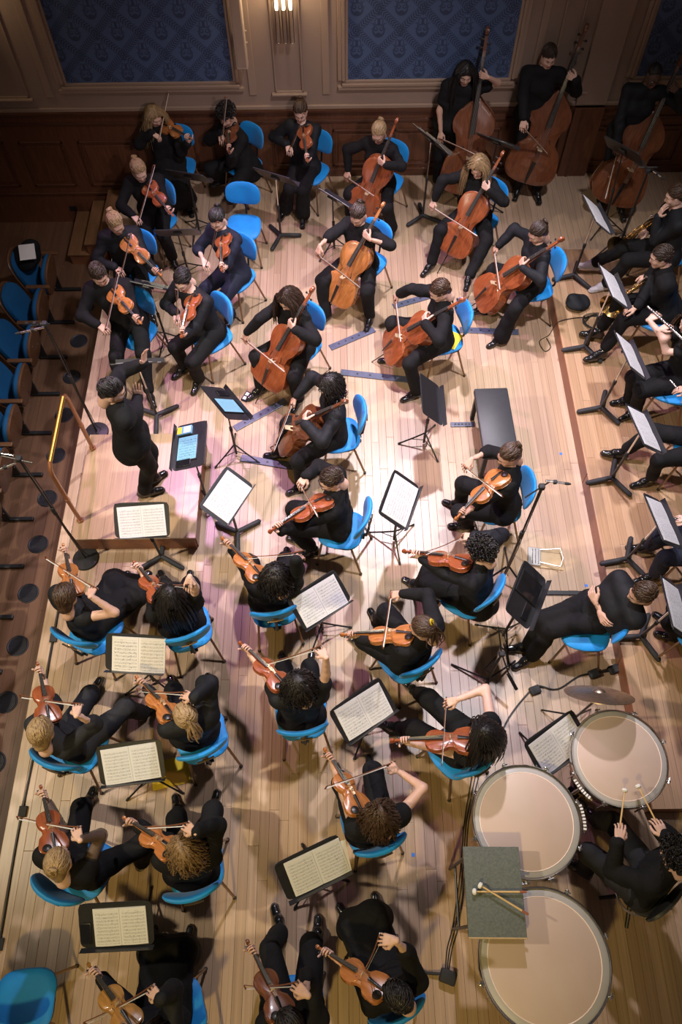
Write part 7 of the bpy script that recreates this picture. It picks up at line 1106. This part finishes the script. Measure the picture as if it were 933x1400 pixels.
so = empty('drum_stool', Matrix.Translation((2.30, .345, 0))); tag(so, 'black stool with curved back under the drummer', 'stool')
MB().lathe([(0, .40), (.14, .40), (.17, .415), (.175, .44), (.165, .462), (.12, .47), (0, .472)], 32).build('seat', 'bench_vinyl', so, True); MB().tube([(0, 0, .12), (0, 0, .41)], .022, 10).build('pole', 'black_metal', so, True)
for a in (40, 112, 184, 256, 328): MB().tube([(0, 0, .12), (.24*math.cos(R(a)), .24*math.sin(R(a)), .03)], [.02, .014], 8).build('leg', 'black_metal', so, True)
MB().tube([(.15*math.cos(a), .15*math.sin(a), .22) for a in np.linspace(0, 6.28, 25)], .009, 7).build('foot_ring', 'chrome', so, True)
rg = [[Vector((.10+t, y*s_, .66+z*s_))+Vector((-.5*(y*s_)**2, 0, 0)) for (y, z) in superell(.20, .115, 20, 2.6)] for s_, t in ((.8, .0), (1, .01), (1, .03), (.8, .04))]
rb = Matrix.Rotation(R(-52), 4, 'Z'); MB().loft(rg).build('backrest', 'bench_vinyl', so, True, rb); MB().tube([(.08, 0, .41), (.15, 0, .46), (.15, 0, .66)], .013, 8).build('back_post', 'black_metal', so, True, rb)

# ================================================================== PLAYERS, INSTRUMENTS, CHAIRS
OF = {'P1': 'the player in a black dress at the wainscot', 'P2': 'the suited player at the wainscot', 'P3': 'the player in flared trousers at the wainscot', 'P4': 'the cellist in glasses at the wainscot', 'P5': 'the jacketed player by the stage steps', 'P6': 'the player just below the stage steps', 'P7': 'the player in a navy top', 'P8': 'the player behind the conductor at the stage edge', 'P9': 'the player in glasses beside the conductor',
      'P10': 'the cellist in half sleeves', 'P11': 'the cellist in a satin blouse', 'P12': 'the cellist at the riser edge', 'P13': 'the cellist with the yellow folder', 'P14': 'the cellist beside the tuner box', 'P15': 'the cellist with two floor boards', 'B1': 'the short-sleeved bass player', 'B2': 'the bass player in a buttoned shirt', 'B3': 'the bass player in glasses',
      'V1': 'the violist in pink socks', 'V2': 'the violist beside the padded bench', 'V3': 'the violist in red socks', 'V4': 'the violist with a yellow hair clip', 'V5': 'the sleeveless violist by the kettledrums', 'W1': 'the player in a lace top', 'W2': 'the player below the podium corner', 'W3': 'the player with a silver hair tie', 'W4': 'the player with outstretched bow arm', 'W5': 'the player with bent bare arm',
      'W6': 'the player in a charcoal top', 'W7': 'the player above the yellow envelope', 'W8': 'the player in sheer sleeves', 'W9': 'the player with both knees forward', 'W10': 'the player in a long black skirt', 'W11': 'the player in pale blue socks', 'W12': 'the player left alone beside the cable bundle', 'S': 'the sitter with crossed arms', 'H1': 'the hornist in white sneakers', 'H2': 'the hornist in teal socks', 'F1': 'the flutist in short sleeves', 'F2': 'the player in yellow socks', 'F3': 'the clarinettist in dark trousers', 'F4': 'the player behind the crossed-arm sitter'}
OF['W12'] = 'the player beside the cable bundle'
VAR = {'P4': 'red', 'P10': 'amber', 'P11': 'red', 'P12': 'red', 'P13': 'red', 'P14': 'red', 'P15': 'brown', 'B1': 'brown', 'B2': 'brown', 'B3': 'brown', 'W10': 'gold', 'W11': 'brown', 'W12': 'amber', 'P1': 'amber', 'P2': 'brown'}
VW = {'red': 'reddish', 'amber': 'amber', 'brown': 'dark brown', 'gold': 'golden'}
for i, p in enumerate(PEOPLE):
    k = p['k']; make_person(p, i); of = OF.get(k)
    ins = p.get('inst'); bw = p.get('bow')
    if ins:
        t = ins['t']; o_ = Vector(ins['o']); X_ = Vector(ins['x']); Z_ = Vector(ins['z'])
        if t in ('cello', 'bass'):
            t = 'double_bass' if t == 'bass' else t; Ln, brx, brh, dep, el = (.755, .47, .118, .118, .28) if t == 'cello' else (1.13, .42, .165, .20, .28)
            mt = frame((0, 0, 0), X_, Z_) @ Matrix.Scale(1.05 if t == 'cello' else 1., 4); mt.translation = o_-mt.to_3x3() @ Vector((brx*Ln, 0, brh*.6)); tip = mt @ Vector((-el, 0, -dep*.5)); mt.translation = mt.translation+X_*((p['z0']-tip.z)/X_.z); v = VAR[k]
            INST[t].stamp(mt, VW[v]+' '+t.replace('_', ' ')+' of '+of, t.replace('_', ' '), swap=varnished(t, v))
        elif t in INST:
            v = VAR.get(k, ('red', 'amber', 'red', 'amber')[i % 4]); INST[t].stamp(frame(o_, X_, Z_), VW[v]+' '+t+' held by '+of, t, swap=varnished(t, v))
        elif t == 'horn': HORN.stamp(frame(o_, X_, Z_), 'brass french horn on the lap of '+of, 'french horn')
        elif t == 'flute': FLUTE.stamp(frame(o_, X_, Z_), 'silver flute held by '+of, 'flute')
        elif t == 'clarinet': CLARI.stamp(frame(o_, X_, Z_), 'black clarinet with silver keys held by '+of, 'clarinet')
        if bw: tt_ = 'double_bass' if t == 'double_bass' else t; BOWS[tt_].stamp(frame(bw['o'], bw['x'], bw['z']), 'bow in the hand of '+of, 'bow')
    for h in ('malL', 'malR'):
        if h in p: mallet(frame(p[h]['o'], p[h]['x'], (0, 0, 1)), p[h]['ln'], 'felt-headed mallet in the left hand of the seated drummer' if h == 'malL' else 'felt-headed mallet in the right hand of the seated drummer', False)
    if 'chair' in p: CHAIR.stamp(rotz(p['chair']['o'], p['chair']['a']), 'blue upholstered chair under '+of, 'chair', 'blue concert chairs')
    if k == 'P13': yf.matrix_world = rotz((p['chair']['o'][0]+.10, p['chair']['o'][1]-.05, .494), 60)
tag(yf, 'yellow folder lying on a cellist\'s blue chair', 'folder')
CHAIR.stamp(rotz((-1.16, 7.74, 0), -97), 'empty blue upholstered chair between the back violinists', 'chair', 'blue concert chairs')
CHAIR.stamp(rotz((-2.33, -.32, 0), 94), 'empty blue upholstered chair at the stage edge', 'chair', 'blue concert chairs')
SL = {'M1': 'the wainscot players', 'M2': 'the player in flared trousers', 'M3': 'the cellist in glasses', 'M4': 'the jacketed player by the steps', 'M5': 'the player just below the steps', 'M6': 'the player behind the conductor', 'M7': 'the tuner box on the floor', 'M8': 'the conductor on the podium', 'M9': 'the podium corner', 'M10': 'the violist in pink socks, on bare floor', 'M11': 'the podium front', 'M12': 'the player with a silver hair tie', 'M13': 'the chair of the lace-topped player', 'M14': 'the yellow envelope', 'M15': 'the outstretched bow arm player', 'M16': 'the bent-arm player, standing alone', 'M17': 'the sheer-sleeved player', 'M18': 'the kettledrums', 'M19': 'the padded bench, bare of paper', 'M20': 'the crossed-arm sitter', 'M21': 'the short-sleeved bass player', 'M22': 'the bass player in a buttoned shirt', 'M23': 'the bass player in glasses', 'M24': 'the hornist in white sneakers', 'M25': 'the hornist in teal socks', 'M26': 'the flutist in short sleeves', 'M27': 'the player in yellow socks', 'M28': 'the clarinettist in dark trousers', 'M29': 'the crossed-arm sitter, on the riser'}
for i, (n, dk, bs, ty, ang, tilt, con) in enumerate(STANDS):
    a = ang+90; base = rotz(bs, a); off = base.inverted() @ Vector(dk); h = off.z
    pr = stand_parts(ty, tilt, h, (off.x, off.y)); what = SL[n]
    r0 = pr.stamp(base, ('black music stand with chunky Y base' if ty == 'h' else 'black music stand on thin tripod legs')+' by '+what, 'music stand', 'music stands')
    D = base @ Matrix.Translation((off.x, off.y, h)) @ Matrix.Rotation(R(tilt), 4, 'X')
    if con in ('sheet', 'loose', 'sheetphone', 'book'):
        q = 1 if con == 'book' else 2 if n in ('M17', 'M3', 'M4') else 0
        SHEETS[q].stamp(D @ Matrix.Translation((.03 if con != 'sheet' else 0, -.012, .001)) @ Matrix.Rotation(R((i*37 % 7)-3), 4, 'Z'), 'open sheet music on the stand by '+what, 'sheet music', 'open music booklets')
    if con == 'loose':
        o = MB().box((0, 0, .003), (.20, .27, .002)).build('paper_sheet', 'paper_back'); o.matrix_world = D @ Matrix.Translation((.17, -.03, -.0)) @ Matrix.Rotation(R(-8), 4, 'Z'); tag(o, 'loose white sheet sticking out behind the open music', 'paper')
    if con == 'tablet': TAB_ON.stamp(D @ Matrix.Translation((-.05, -.01, .002)), 'lit tablet on the stand by the tuner box', 'tablet'); PHONE.stamp(D @ Matrix.Translation((.15, -.07, .002)), 'dark phone on the stand by the tuner box', 'phone')
    if con == 'tabletphone': TAB_OFF.stamp(D @ Matrix.Translation((.07, .0, .002)), 'dark tablet on the stand before the crossed-arm sitter', 'tablet'); PHONE.stamp(D @ Matrix.Translation((-.13, -.06, .002)) @ Matrix.Rotation(R(90), 4, 'Z'), 'dark phone on the stand before the crossed-arm sitter', 'phone')
    if con == 'sheetphone': PHONE.stamp(D @ Matrix.Translation((-.21, -.05, .002)), 'dark phone beside sheet music on the stand', 'phone')
    if con == 'tools':
        TAB_ON.stamp(D @ Matrix.Translation((.03, -.02, .002)) @ Matrix.Rotation(R(90), 4, 'Z'), 'lit tablet score on the conductor stand', 'tablet'); PHONE.stamp(D @ Matrix.Translation((.185, -.05, .002)), 'dark phone on the conductor stand', 'phone')
        t = empty('metronome', D @ Matrix.Translation((-.17, -.06, .001))); tag(t, 'yellow and blue tuner box on the conductor stand', 'tuner'); MB().box((0, 0, .014), (.09, .15, .026), bevel=.004).build('case', 'sock_blue', t); MB().box((-.0, -.05, .0285), (.075, .045, .003)).build('label', 'yellow_card', t); MB().box((.0, .03, .0285), (.07, .07, .003)).build('display', 'paper_back', t)
